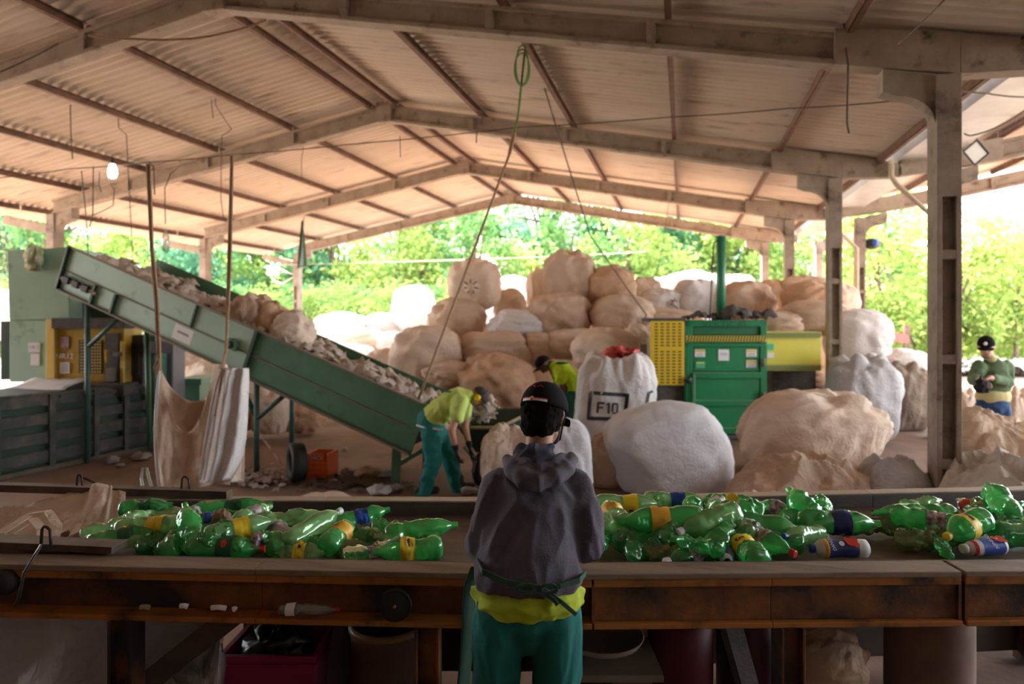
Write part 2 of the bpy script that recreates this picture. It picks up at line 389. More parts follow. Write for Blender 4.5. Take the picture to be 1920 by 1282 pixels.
for s, (n, cl, rx, rz_, zc, size, h, r0, lk) in enumerate([
        (5200, 34, 2.5, 3.6, 5.4, .15, 6.5, .16, 0), (5200, 34, 2.3, 3.4, 4.9, .14, 6.0, .13, 1), (5600, 36, 2.8, 4.0, 5.8, .15, 7.0, .18, 2), (4200, 26, 2.2, 2.3, 2.6, .13, 3.6, .09, 1)]):
    cm_, cs = crown_mesh('crown', 40 + s, n, cl, rx, rz_, zc, size, leaf_kinds[lk]); tree_meshes.append((trunk_mesh('trunk', 60 + s, h, r0, cs), cm_))
low_green = crown_mesh('crown', 77, 4200, 26, 2.2, 2.3, 2.6, .13, leaf_kinds[0])[0]
kinds = ['broad green tree', 'yellow-green tree', 'dark blue-green tree', 'low leafy bushy tree']
def tree(k, x, y, sc, rz, label, group):
    t = thing('tree', label, 'tree', (x, y, -.06), group, rz); t.scale = (sc, sc, sc * 1.0)
    for nm, me in (('trunk', tree_meshes[k][0]), ('crown', tree_meshes[k][1])):
        o = link(bpy.data.objects.new(nm, me)); o.parent = t
        if nm == 'crown': o['kind'] = 'stuff'
rt = random.Random(5)
# the wall of trees beyond the end of the shed and along both sides, placed by bearing (photo column) and distance
row = []
for i, px in enumerate(range(-160, 2120, 88)): row.append((px + rt.uniform(-22, 22), rt.uniform(43, 47), 3 if i % 3 == 1 else rt.choice([0, 1, 2]), rt.uniform(1.15, 1.45)))
for i, px in enumerate(range(-140, 2120, 125)): row.append((px + rt.uniform(-30, 30), rt.uniform(50, 56), rt.choice([0, 1, 2, 2]), rt.uniform(1.7, 2.1)))
for i, px in enumerate((1650, 1712, 1800, 1852, 1905, 1955)): row.append((px, 26 + 1.5 * (i % 2), 3 if i % 2 else 1, .9))
ordw = ['', 'second', 'third', 'fourth', 'fifth', 'sixth', 'seventh', 'eighth', 'ninth', 'tenth', 'eleventh', 'twelfth']
seen_t = {}
for i, (px, d, k, sc) in enumerate(sorted(row)):
    if px > 1690:
        if d > 48: continue
        sc *= .78 if d > 30 else .8
    p = W((px - 960) / F * d, d, 0)
    where = 'beyond the left side of the shed' if px < 470 else 'behind the left end of the bag heap' if px < 820 else 'beyond the gable behind the highest bags' if px < 1180 else 'behind the green baler' if px < 1540 else 'seen between the right columns' if px < 1740 else 'behind the man in green'
    rw = ', farther row' if d > 48 else ', nearest row' if d < 30 else ''
    q_ = seen_t.get((k, where, rw), 0); seen_t[(k, where, rw)] = q_ + 1
    tree(k, p.x, p.y, sc, rt.uniform(0, 6.28), '%s %s%s%s' % (kinds[k], where, rw, ', %s from left' % ordw[q_] if q_ else ''), 'trees around the shed')

# low bushes closing the view under the crowns
sb = {}
for i, px in enumerate(range(-120, 2040, 62)):
    d = 35 + 2.2 * (i % 2) + rt.uniform(-.5, .5); p = W((px + rt.uniform(-12, 12) - 960) / F * d, d, 0)
    where = 'beyond the left side of the shed' if px < 470 else 'behind the left end of the bag heap' if px < 820 else 'hidden behind the bag heap' if px < 1180 else 'behind the green baler' if px < 1540 else 'seen between the right columns' if px < 1740 else 'behind the man in green'
    q_ = sb.get(where, 0); sb[where] = q_ + 1
    t = thing('bush', 'low leafy bush %s%s' % (where, ', %s from left' % ordw[q_] if q_ else ''), 'bush', (p.x, p.y, -.5), 'bushes under the trees', rt.uniform(0, 6.28)); sc = rt.uniform(.72, .86); t.scale = (sc * 1.15, sc * 1.15, sc)
    for nm, me in (('stem', tree_meshes[3][0]), ('crown', (tree_meshes[3][1], low_green)[i % 2])):
        o = link(bpy.data.objects.new(nm, me)); o.parent = t
        if nm == 'crown': o['kind'] = 'stuff'
# ================================================================== the sorting conveyor in front
RT = .97                                         # top of the rails
def dn(x): return 2.60 + (0.055 * max(0, -x) if x < 0.08 else 0.02 * (x - .08))       # near outer edge, distance ahead
def df(x): return 3.73 + (0.014 * max(0, -x) if x < 0.08 else 0.085 * (x - .08))      # far outer edge
orange = mat('orange_paint', (0.33, 0.105, 0.02), 0.55, col2=(0.12, 0.045, 0.015), scale=5, amt=.8, dirt=(0.018, 0.012, 0.010), dscale=3.2, dlo=.36, dhi=.56, bump=.25, bscale=18)
orange2 = mat('orange_lip', (0.36, 0.13, 0.022), 0.5, dirt=(0.04, 0.02, 0.012), dscale=6, dlo=.52, dhi=.7)
wood_rail = mat('worn_board', (0.30, 0.215, 0.15), 0.65, col2=(0.17, 0.12, 0.085), scale=5, stretch=(.4, 3, 3), dirt=(.04, .03, .025), dscale=4, dlo=.6, dhi=.75, bump=.2, spec=.5)
dark_board = mat('dark_board', (0.055, 0.043, 0.037), 0.6, col2=(0.10, 0.08, 0.065), scale=4, stretch=(.5, 3, 3), bump=.2)
belt_m = mat('belt', (0.135, 0.078, 0.045), 0.55, col2=(0.07, 0.042, 0.028), scale=3, stretch=(.35, 2, 2), dirt=(.15, .09, .055), dscale=2.5, dlo=.55, dhi=.75, bump=.15)
black_m = mat('black_rubber', (0.015, 0.014, 0.013), 0.6)
conv = thing('sorting_conveyor', 'long rusty orange sorting conveyor loaded with green bottles across the foreground', 'conveyor', tuple(W(0, 3.1, 0)))
XS_ = [-3.6, -2.2, -1.0, .08, 1.0, 2.0, 3.2]
def strip(name, m, side, o0, o1, z0, z1, xs=XS_, bevel=.004, parent=conv):
    # a bar along the conveyor; o0..o1 measured inwards from the outer edge
    mb = MB(); f = dn if side == 'n' else df; s = 1 if side == 'n' else -1
    for a, b in zip(xs[:-1], xs[1:]):
        pa = [W(a, f(a) + s * o0, z0), W(a, f(a) + s * o1, z0), W(a, f(a) + s * o1, z1), W(a, f(a) + s * o0, z1)]
        pb = [W(b, f(b) + s * o0, z0), W(b, f(b) + s * o1, z0), W(b, f(b) + s * o1, z1), W(b, f(b) + s * o0, z1)]
        if s < 0: pa = pa[::-1]; pb = pb[::-1]
        mb.hexa(pa, pb)
    return mb.build(name, m, parent, bevel=bevel)
xn = [-3.6, -2.2, -1.0, .08, .305]; xn2 = [.312, 1.0, 1.74]; xn3 = [1.755, 2.4, 3.2]
for xs in ([-3.6, -2.2, -1.0, .08, 1.735], [1.75, 2.4, 3.2]):
    strip('rail_board', wood_rail, 'n', 0, .125, RT - .022, RT, xs)
xfar = [-2.2, -1.0, .08, 1.0, 2.0, 3.2]
pale_board = mat('pale_board', (0.50, 0.38, 0.28), 0.6, col2=(0.38, 0.28, 0.20), scale=5, stretch=(.4, 3, 3), dirt=(.10, .07, .05), dscale=4, dlo=.62, dhi=.75, bump=.2)
strip('rail_board', pale_board, 'f', 0, .085, RT - .022, RT, xfar)
strip('side_board', dark_board, 'f', .085, .105, RT - .11, RT - .001, xfar)
strip('side_board', dark_board, 'n', .125, .14, RT - .09, RT - .002)
for xs, web in ((xn, .075), (xn2, .022), (xn3, .03)):
    strip('upper_flange', orange2, 'n', .008, .10, RT - .055, RT - .023, xs)
    strip('side_channel', orange, 'n', web, web + .012, RT - .19, RT - .056, xs)
    strip('lower_flange', orange2, 'n', .0, .10, RT - .213, RT - .190, xs)
strip('far_channel', orange, 'f', .02, .08, RT - .21, RT - .024, xfar)
# dark skirt boards closing the underside
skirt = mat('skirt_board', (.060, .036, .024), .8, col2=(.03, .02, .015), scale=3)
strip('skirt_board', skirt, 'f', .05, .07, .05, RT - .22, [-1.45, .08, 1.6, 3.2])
# end plates of the frame sections
for x in (.312, 1.735, 1.76):
    mb = MB(); mb.beam(W(x, dn(x) + .01, RT - .12), W(x, dn(x) + .09, RT - .12), .012, .15); mb.build('end_plate', orange, conv)
xb = [-2.12, -1.0, .08, 1.0, 2.0, 3.2]
mb = MB()
def bf(u, v):
    x = xb[0] + (xb[-1] - xb[0]) * u; a = dn(x) + .14; b = df(x) - .105
    return W(x, a + (b - a) * v, .895 - .012 * math.sin(math.pi * v) + .003 * noise.noise(Vector((x * 3, v * 4, 0))))
mb.grid(60, 8, bf); mb.build('belt', belt_m, conv, smooth=True, solid=.01)
mb = MB(); mb.tube([W(-2.12, dn(-2.1) + .15, .86), W(-2.12, df(-2.1) - .11, .86)], .04, 14); mb.build('end_roller', steel_rust, conv, smooth=True)
for px in (30, 330, 640, 1000, 1300, 1640):
    x = (px - 960) / F * 3.1; mb = MB(); mb.tube([W(x, dn(x) + .1, .84), W(x, df(x) - .1, .84)], .03, 10); mb.build('roller', steel_rust, conv, smooth=True)
def leg(px, w=.095, far=False):
    x = (px - 960) / F * (2.66 if not far else 3.6); y = dn(x) + .06 if not far else df(x) - .07
    mb = MB(); mb.beam(W(x, y, 0), W(x, y, RT - .2), w, .07, up=FWD); mb.beam(W(x - w / 2 + .006, y - .05, 0), W(x - w / 2 + .006, y - .05, RT - .213), .012, .04, up=FWD)
    mb.beam(W(x + w / 2 - .006, y - .05, 0), W(x + w / 2 - .006, y - .05, RT - .213), .012, .04, up=FWD); mb.build('leg', orange, conv, bevel=.003)
for px in (219, 803, 1478): leg(px)
for px in (330, 900, 1560, 2000): leg(px, .08, True)
mb = MB(); mb.beam(W(-1.08, 2.80, .78), W(-1.85, 3.0, .15), .05, .09); mb.build('brace', dark_board, conv)
mb = MB(); mb.beam(W(.88, 2.82, .76), W(1.08, 2.9, .1), .05, .08); mb.build('brace', dark_board, conv)
# idler wheel on the outside of the channel
c = P(741, 1135, 2.60); mb = MB(); Mw = Matrix.Translation(c) @ CAMROT @ Matrix.Rotation(R(90), 4, 'X')
mb.lathe([(.008, .006), (.05, .006), (.056, .002), (.060, .008), (.063, .0), (.062, -.02), (.03, -.022)], 28, Mw); mb.build('idler_wheel', black_m, conv, smooth=True)
mb = MB(); mb.lathe([(.006, .014), (.006, .004)], 8, Mw); mb.build('wheel_bolt', mat('brass_bolt', (.5, .33, .12), .4, metal=.7), conv)
c = P(8, 1093, 2.70); mb = MB(); mb.lathe([(.01, .03), (.035, .028), (.05, .01), (.05, -.02)], 20, Matrix.Translation(c) @ CAMROT @ Matrix.Rotation(R(90), 4, 'X')); mb.build('bearing', black_m, conv, smooth=True)
# loose planks lying on the rails at the left end
steelb = mat('flat_bar', (.16, .12, .10), .5, metal=.4, col2=(.08, .055, .04), scale=8)
mb = MB(); mb.beam(PF(-200, 1014, 1.0) + FWD * .05, PF(214, 1031, .992) + FWD * .04, .10, .03); mb.build('plank', steelb, bevel=.003, origin=PF(100, 1028, .98), label='dark steel bar with yellow smears lying on the near rail at the left end', cat='bar')
mb = MB(); mb.beam(W(-2.95, 3.80, 1.01), W(-1.53, 3.70, .995), .07, .04); mb.build('plank', steelb, bevel=.003, origin=W(-2.2, 3.75, .97), label='narrow dark bar with a yellow end lying on the far rail above the bottles', cat='bar')
yel_paint = mat('yellow_smear', (.55, .36, .03), .6, col2=(.2, .13, .04), scale=12)
# wire hooks
wire = mat('dark_wire', (.05, .04, .035), .5, metal=.5)
def hook(px, py0, d, h, w, label, tail=None):
    mb = MB(); a = P(px, py0, d); pts = [a + UP * (h * t) + RIGHT * (w * .12 * t) for t in (0, .5, .85)] + [a + UP * h + RIGHT * w * .3, a + UP * h * .96 + RIGHT * w * .6] + [a + UP * (h * t) + RIGHT * w * (1 - .12 * t) for t in (.8, .4, 0)]
    mb.tube(pts, .006, 6)
    if tail: mb.tube([P(*q) for q in tail], .006, 6)
    mb.build('wire_hook', wire, smooth=True, origin=a, label=label, cat='hook')
hook(340, 918, 3.72, .072, .045, 'small bent wire hook standing on the far bar under the hanging sack')
hook(77, 1022, 2.72, .075, .04, 'bent wire hook on the near rail with its tail hanging down the orange side', [(77, 1022, 2.70), (66, 1040, 2.60), (45, 1075, 2.57), (36, 1120, 2.57), (28, 1135, 2.57)])
hook(144, 910, 3.72, .06, .03, 'wire hook holding up the open sack at the left end of the far rail', [(150, 893, 3.72), (178, 905, 3.74), (204, 914, 3.76)])

# ------------------------------------------------------------------ bottles
def petmat(name, c, a=.42, dif=.5):
    m = bpy.data.materials.new(name); m.use_nodes = True; nt = m.node_tree; N = nt.nodes; L = nt.links; N.clear()
    o = N.new('ShaderNodeOutputMaterial'); t = N.new('ShaderNodeBsdfTransparent'); g = N.new('ShaderNodeBsdfGlossy'); g.inputs['Roughness'].default_value = .12
    tl = N.new('ShaderNodeBsdfTranslucent'); d = N.new('ShaderNodeBsdfDiffuse'); tl.inputs[0].default_value = (*c, 1); d.inputs[0].default_value = (*c, 1)
    t.inputs[0].default_value = (*[.35 + .65 * x ** .4 for x in c], 1); g.inputs[0].default_value = (.85, 1, .88, 1)
    m1 = N.new('ShaderNodeMixShader'); m1.inputs[0].default_value = dif; L.new(tl.outputs[0], m1.inputs[1]); L.new(d.outputs[0], m1.inputs[2])
    m2 = N.new('ShaderNodeMixShader'); m2.inputs[0].default_value = a; L.new(t.outputs[0], m2.inputs[1]); L.new(m1.outputs[0], m2.inputs[2])
    fr = N.new('ShaderNodeFresnel'); fr.inputs[0].default_value = 1.5; ml = N.new('ShaderNodeMath'); ml.operation = 'MULTIPLY_ADD'; ml.inputs[1].default_value = 1.1; ml.inputs[2].default_value = .05
    L.new(fr.outputs[0], ml.inputs[0])
    m3 = N.new('ShaderNodeMixShader'); L.new(ml.outputs[0], m3.inputs[0]); L.new(m2.outputs[0], m3.inputs[1]); L.new(g.outputs[0], m3.inputs[2]); L.new(m3.outputs[0], o.inputs[0])
    return m
pet = {'g': petmat('pet_green', (.10, .88, .22), .50), 'p': petmat('pet_pale_green', (.46, .92, .38), .52), 'd': petmat('pet_dark_green', (.03, .58, .13), .48),
       'y': petmat('pet_dull_yellow_green', (.26, .34, .08), .55), 'c': petmat('pet_clear', (.62, .60, .56), .25)}
labm = {'yellow': mat('label_yellow', (.85, .62, .03), .45), 'orange': mat('label_orange', (.86, .48, .05), .45), 'blue': mat('label_blue', (.02, .08, .42), .45), 'navy': mat('label_navy', (.02, .035, .16), .4),
        'dark': mat('label_darkgreen', (.01, .11, .04), .45), 'multi': mat('label_multi', (.62, .50, .42), .5, col2=(.10, .04, .16), scale=38, amt=.3), 'white': mat('label_white', (.72, .72, .72), .45),
        'red': mat('label_red', (.62, .04, .02), .45), 'print': mat('label_print', (.10, .05, .14), .5)}
capm = {'red': mat('cap_red', (.55, .02, .02), .4), 'white': mat('cap_white', (.75, .75, .78), .4), 'yellow': mat('cap_yellow', (.85, .55, .02), .4), 'blue': mat('cap_blue', (.02, .09, .45), .4), 'green': mat('cap_green', (.03, .35, .08), .4)}
PROF = [(0, .004), (.004, .03), (.012, .044), (.03, .052), (.06, .0535), (.10, .053), (.118, .0485), (.135, .047), (.155, .050), (.185, .0535), (.215, .053), (.238, .048), (.262, .038), (.284, .026), (.298, .0165), (.306, .0140), (.310, .0165), (.315, .0140), (.33, .0135)]
def prof_r(s):
    for (a, ra), (b, rb) in zip(PROF[:-1], PROF[1:]):
        if s <= b: return ra + (rb - ra) * (s - a) / (b - a)
    return PROF[-1][1]
def bottle(pos, yaw, tilt, seed, label, kind='g', crush=.5, flat=0.0, lab=None, cap=None, ln=1.0, fat=1.0, bend=0.0, group=None, lr=(.135, .205), name='plastic_bottle', roll=0, dot=False, txt=None):
    """s runs from the base (0) to the neck (.33); local x is the axis, its middle at the origin"""
    r = random.Random(seed); off = Vector((r.uniform(-50, 50), r.uniform(-50, 50), r.uniform(-50, 50)))
    t = thing(name, label, 'bottle', tuple(pos), group)
    M = Matrix.Translation(Vector(pos)) @ Matrix.Rotation(YAW + R(yaw), 4, 'Z') @ Matrix.Rotation(R(-tilt), 4, 'Y') @ Matrix.Rotation(R(roll), 4, 'X')
    pinch = [(r.uniform(.04, .24), r.uniform(0, 6.28), r.uniform(.4, 1.0)) for _ in range(3)]
    fat = fat * 1.04; ln = ln * .95; crush = min(.95, crush * 1.3)
    def dfm(s, a, rad):
        x = (s - .165) * ln; k = min(1, max(0, (.30 - s) / .06)) * min(1, .3 + s / .03)
        u = Vector((x * 22, math.cos(a) * 1.3, math.sin(a) * 1.3)) + off
        dent = crush * k * (.9 * max(0, noise.noise(u)) + .7 * abs(noise.noise(u * 2.3)) )
        q = rad * fat * (1 - dent * .85)
        for ps, pa, pw in pinch:
            dd = math.exp(-((s - ps) / .022) ** 2) * max(0, math.cos(a - pa)); q *= 1 - crush * .75 * pw * dd
        y, z = q * math.cos(a), q * math.sin(a)
        z *= 1 - flat * k; y *= 1 + flat * .35 * k
        z += bend * x * x * 9 + crush * .012 * noise.noise(Vector((x * 12, 0, 3)) + off); y += crush * .014 * noise.noise(Vector((x * 10, 5, 0)) + off)
        return M @ Vector((x, y, z))
    NS, NA = 40, 26
    def surf(s0, s1, ns, dr, foot=False):
        mb = MB(); vs = []; 
        for i in range(ns + 1):
            s = s0 + (s1 - s0) * i / ns
            for k in range(NA):
                a = 2 * math.pi * k / NA; rad = prof_r(s) + dr
                if foot and s < .03: rad *= 1 - .10 * (1 - s / .03) * (1 + math.cos(5 * a))
                vs.append(dfm(s, a, rad))
        fs = [(i * NA + k, i * NA + (k + 1) % NA, (i + 1) * NA + (k + 1) % NA, (i + 1) * NA + k) for i in range(ns) for k in range(NA)]
        if foot: fs.append(tuple(range(NA))[::-1])
        return mb.add(vs, fs)
    surf(0, .33, NS, 0, True).build('bottle_body', pet[kind], t, smooth=True)
    if lab:
        lo = surf(lr[0], lr[1], 12, .0012).build('label', labm[lab], t, smooth=True)
        if lab in ('yellow', 'orange'):
            mid = (lr[0] + lr[1]) / 2
            for kk in (2, 14):
                mb = MB(); vs = []
                for i in range(5):
                    for j in range(2):
                        vs.append(dfm(mid - .010 + .02 * j, 2 * math.pi * (kk + i * .8) / NA, prof_r(mid) + .0022))
                mb.f += [(2 * i, 2 * i + 2, 2 * i + 3, 2 * i + 1) for i in range(4)]; mb.mi += [0] * 4
                mb.v = [tuple(v) for v in vs]; mb.build('print', labm['print'], lo)
        if dot or lab in ('dark', 'navy'):
            mid = (lr[0] + lr[1]) / 2
            for a0 in ((.25, .75) if dot else (.1, .6)):
                mb = MB(); vs = [dfm(mid, 2 * math.pi * a0, prof_r(mid) + .0025)]
                for k in range(12):
                    vs.append(dfm(mid + .013 * math.cos(k * math.pi / 6), 2 * math.pi * a0 + .32 * math.sin(k * math.pi / 6), prof_r(mid) + .0025))
                mb.add(vs, [(0, 1 + k, 1 + (k + 1) % 12) for k in range(12)])
                mb.build('emblem', labm['red'] if dot else labm['yellow'], lo)
    if cap:
        mb = MB(); vs = []
        pr = [(.312, .0158), (.334, .0162), (.336, .013)]
        for s, rr in pr:
            for k in range(16): vs.append(dfm(s, 2 * math.pi * k / 16, rr))
        mb.add(vs, [(i * 16 + k, i * 16 + (k + 1) % 16, (i + 1) * 16 + (k + 1) % 16, (i + 1) * 16 + k) for i in range(2) for k in range(16)] + [tuple(range(32, 48))])
        mb.build('cap', capm[cap], t)
    return t
GL, GR = 'green bottles heaped on the left of the belt', 'green bottles heaped on the right of the belt'
BZ = .90
# px, py of the bottle's middle, height above the belt, yaw (0 = neck to the right, 90 = neck away), tilt, kind, crush, flat, label band, cap, length, fat, description
BOT = [
 (273, 950, .10, 12, 3, 'd', .35, .1, 'dark', None, .8, .9, 'dark green bottle with a red mark against the far board at the left end', True),
 (302, 972, .07, 4, 2, 'p', .45, .2, None, None, 1.2, .95, 'long pale flattened bottle along the back of the left heap', False),
 (292, 985, .10, 3, 3, 'p', .3, .15, 'yellow', None, 1.15, .95, 'pale green bottle with a yellow label in the back of the left heap', False),
 (207, 988, .06, 40, 8, 'p', .5, .3, None, None, .8, .8, 'small crushed pale bottle at the far left edge of the left heap', False),
 (196, 1012, .05, 48, 6, 'd', .4, .2, None, 'white', .95, .9, 'dark green bottle lying slantwise at the left end of the left heap', False),
 (176, 1024, .035, 20, 0, 'y', .5, .5, 'orange', None, .6, .7, 'flattened scrap of bottle with an orange label at the left corner of the heap', False),
 (236, 1010, .06, 22, 6, 'g', .25, .05, 'dark', None, 1.0, 1.05, 'fat green bottle with a dark label beside the loose steel bar', False),
 (275, 1005, .06, 62, 8, 'p', .5, .2, None, 'white', .95, .9, 'green bottle pointing away, white cap at the near rail', False),
 (298, 1014, .05, 75, 0, 'd', .7, .2, None, None, .8, .9, 'crumpled dark green bottle wedged near the rail in the left heap', False),
 (334, 1016, .055, 95, 4, 'g', .35, 0, None, None, .85, 1.1, 'green bottle seen from its round base near the rail, left heap', False),
 (356, 990, .12, 125, 32, 'g', .35, .1, None, None, .95, .95, 'bottle leaning up steeply on top of the left heap', False),
 (424, 1029, .055, 0, 0, 'g', .08, 0, 'dark', 'red', 1.05, 1.0, 'whole green bottle with dark label and red cap lying along the near rail', True),
 (393, 972, .09, 20, 5, 'd', .55, .2, 'blue', None, .8, .9, 'crushed dark bottle with a torn blue label in the left heap', False),
 (437, 951, .075, 9, 2, 'g', .25, .1, 'dark', None, 1.25, .9, 'long green bottle with dark label against the far board, left heap', False),
 (385, 1000, .05, 60, 0, 'd', .75, .3, None, None, .9, .9, 'crumpled dark bottle under the middle of the left heap', False),
 (450, 992, .11, 32, 6, 'p', .15, 0, 'yellow', None, 1.0, 1.0, 'pale bottle with a bright yellow label on top of the left heap', False),
 (476, 966, .08, 70, 6, 'p', .4, .1, 'multi', None, .8, .95, 'pale bottle end with a colourful label at the back of the left heap', False),
 (487, 985, .07, 250, 8, 'g', .45, .1, None, 'yellow', .8, .85, 'green bottle with a yellow cap behind the colourful labels', False),
 (545, 973, .07, 14, 2, 'p', .45, .1, None, None, 1.25, .95, 'long pale dented bottle at the back of the left heap', False),
 (520, 1004, .065, 105, 6, 'g', .35, 0, 'multi', None, 1.0, 1.0, 'green bottle with its base to the camera and a striped label', False),
 (588, 988, .095, 62, 10, 'p', .12, 0, None, 'white', 1.15, .98, 'smooth pale bottle pointing away, base towards the rail', False),
 (560, 1036, .035, -5, 0, 'p', .7, .55, 'yellow', None, .75, .95, 'flattened bottle with a yellow label lying on the near rail', False),
 (603, 1017, .045, 35, 0, 'g', .7, .3, None, None, .8, .95, 'crushed green bottle bent beside the smooth pale one', False),
 (637, 1003, .065, 80, 4, 'g', .15, 0, 'orange', None, .95, 1.0, 'green bottle with round base towards the camera and an orange label', False),
 (676, 970, .06, 22, 10, 'g', .45, .15, 'blue', None, .95, .95, 'green bottle with a blue label lifting its jagged end to the right', False),
 (634, 972, .035, 15, 0, 'd', .6, .4, None, None, .8, .9, 'dark crushed bottle half hidden behind the blue label', False),
 (700, 989, .04, -12, 0, 'y', .6, .5, None, None, .75, .9, 'flattened dull bottle in the gap at the right of the left heap', False),
 (677, 1012, .035, 18, 0, 'd', .75, .5, None, None, .8, 1.0, 'flat crumpled dark bottle in the middle of the loose right part', False),
 (697, 1033, .04, 25, 0, 'g', .6, .4, 'multi', None, .8, .95, 'crushed bottle with a torn colourful label near the rail', False),
 (740, 993, .04, 10, 0, 'g', .65, .35, None, None, .7, .95, 'small crushed shiny bottle left of the long pale one', False),
 (790, 993, .055, 16, 4, 'g', .4, .15, None, None, 1.1, 1.0, 'long dented green bottle, last on the right of the left heap', False),
 (766, 1031, .06, 190, 0, 'g', .3, .05, 'yellow', None, .95, 1.12, 'fat dented bottle with a yellow label at the right end of the left heap', False),
 (335, 968, .06, -20, 3, 'p', .5, .2, None, None, .9, .9, 'pale bottle buried at the back of the left heap under the leaning one', False),
 (535, 1012, .04, 40, 0, 'd', .6, .2, None, None, .7, .9, 'dark bottle buried under the striped label', False),
 (660, 1030, .03, 8, 0, 'y', .7, .6, None, None, .5, .8, 'flat yellowish scrap of bottle between the rail and the round bottle base', False),
]
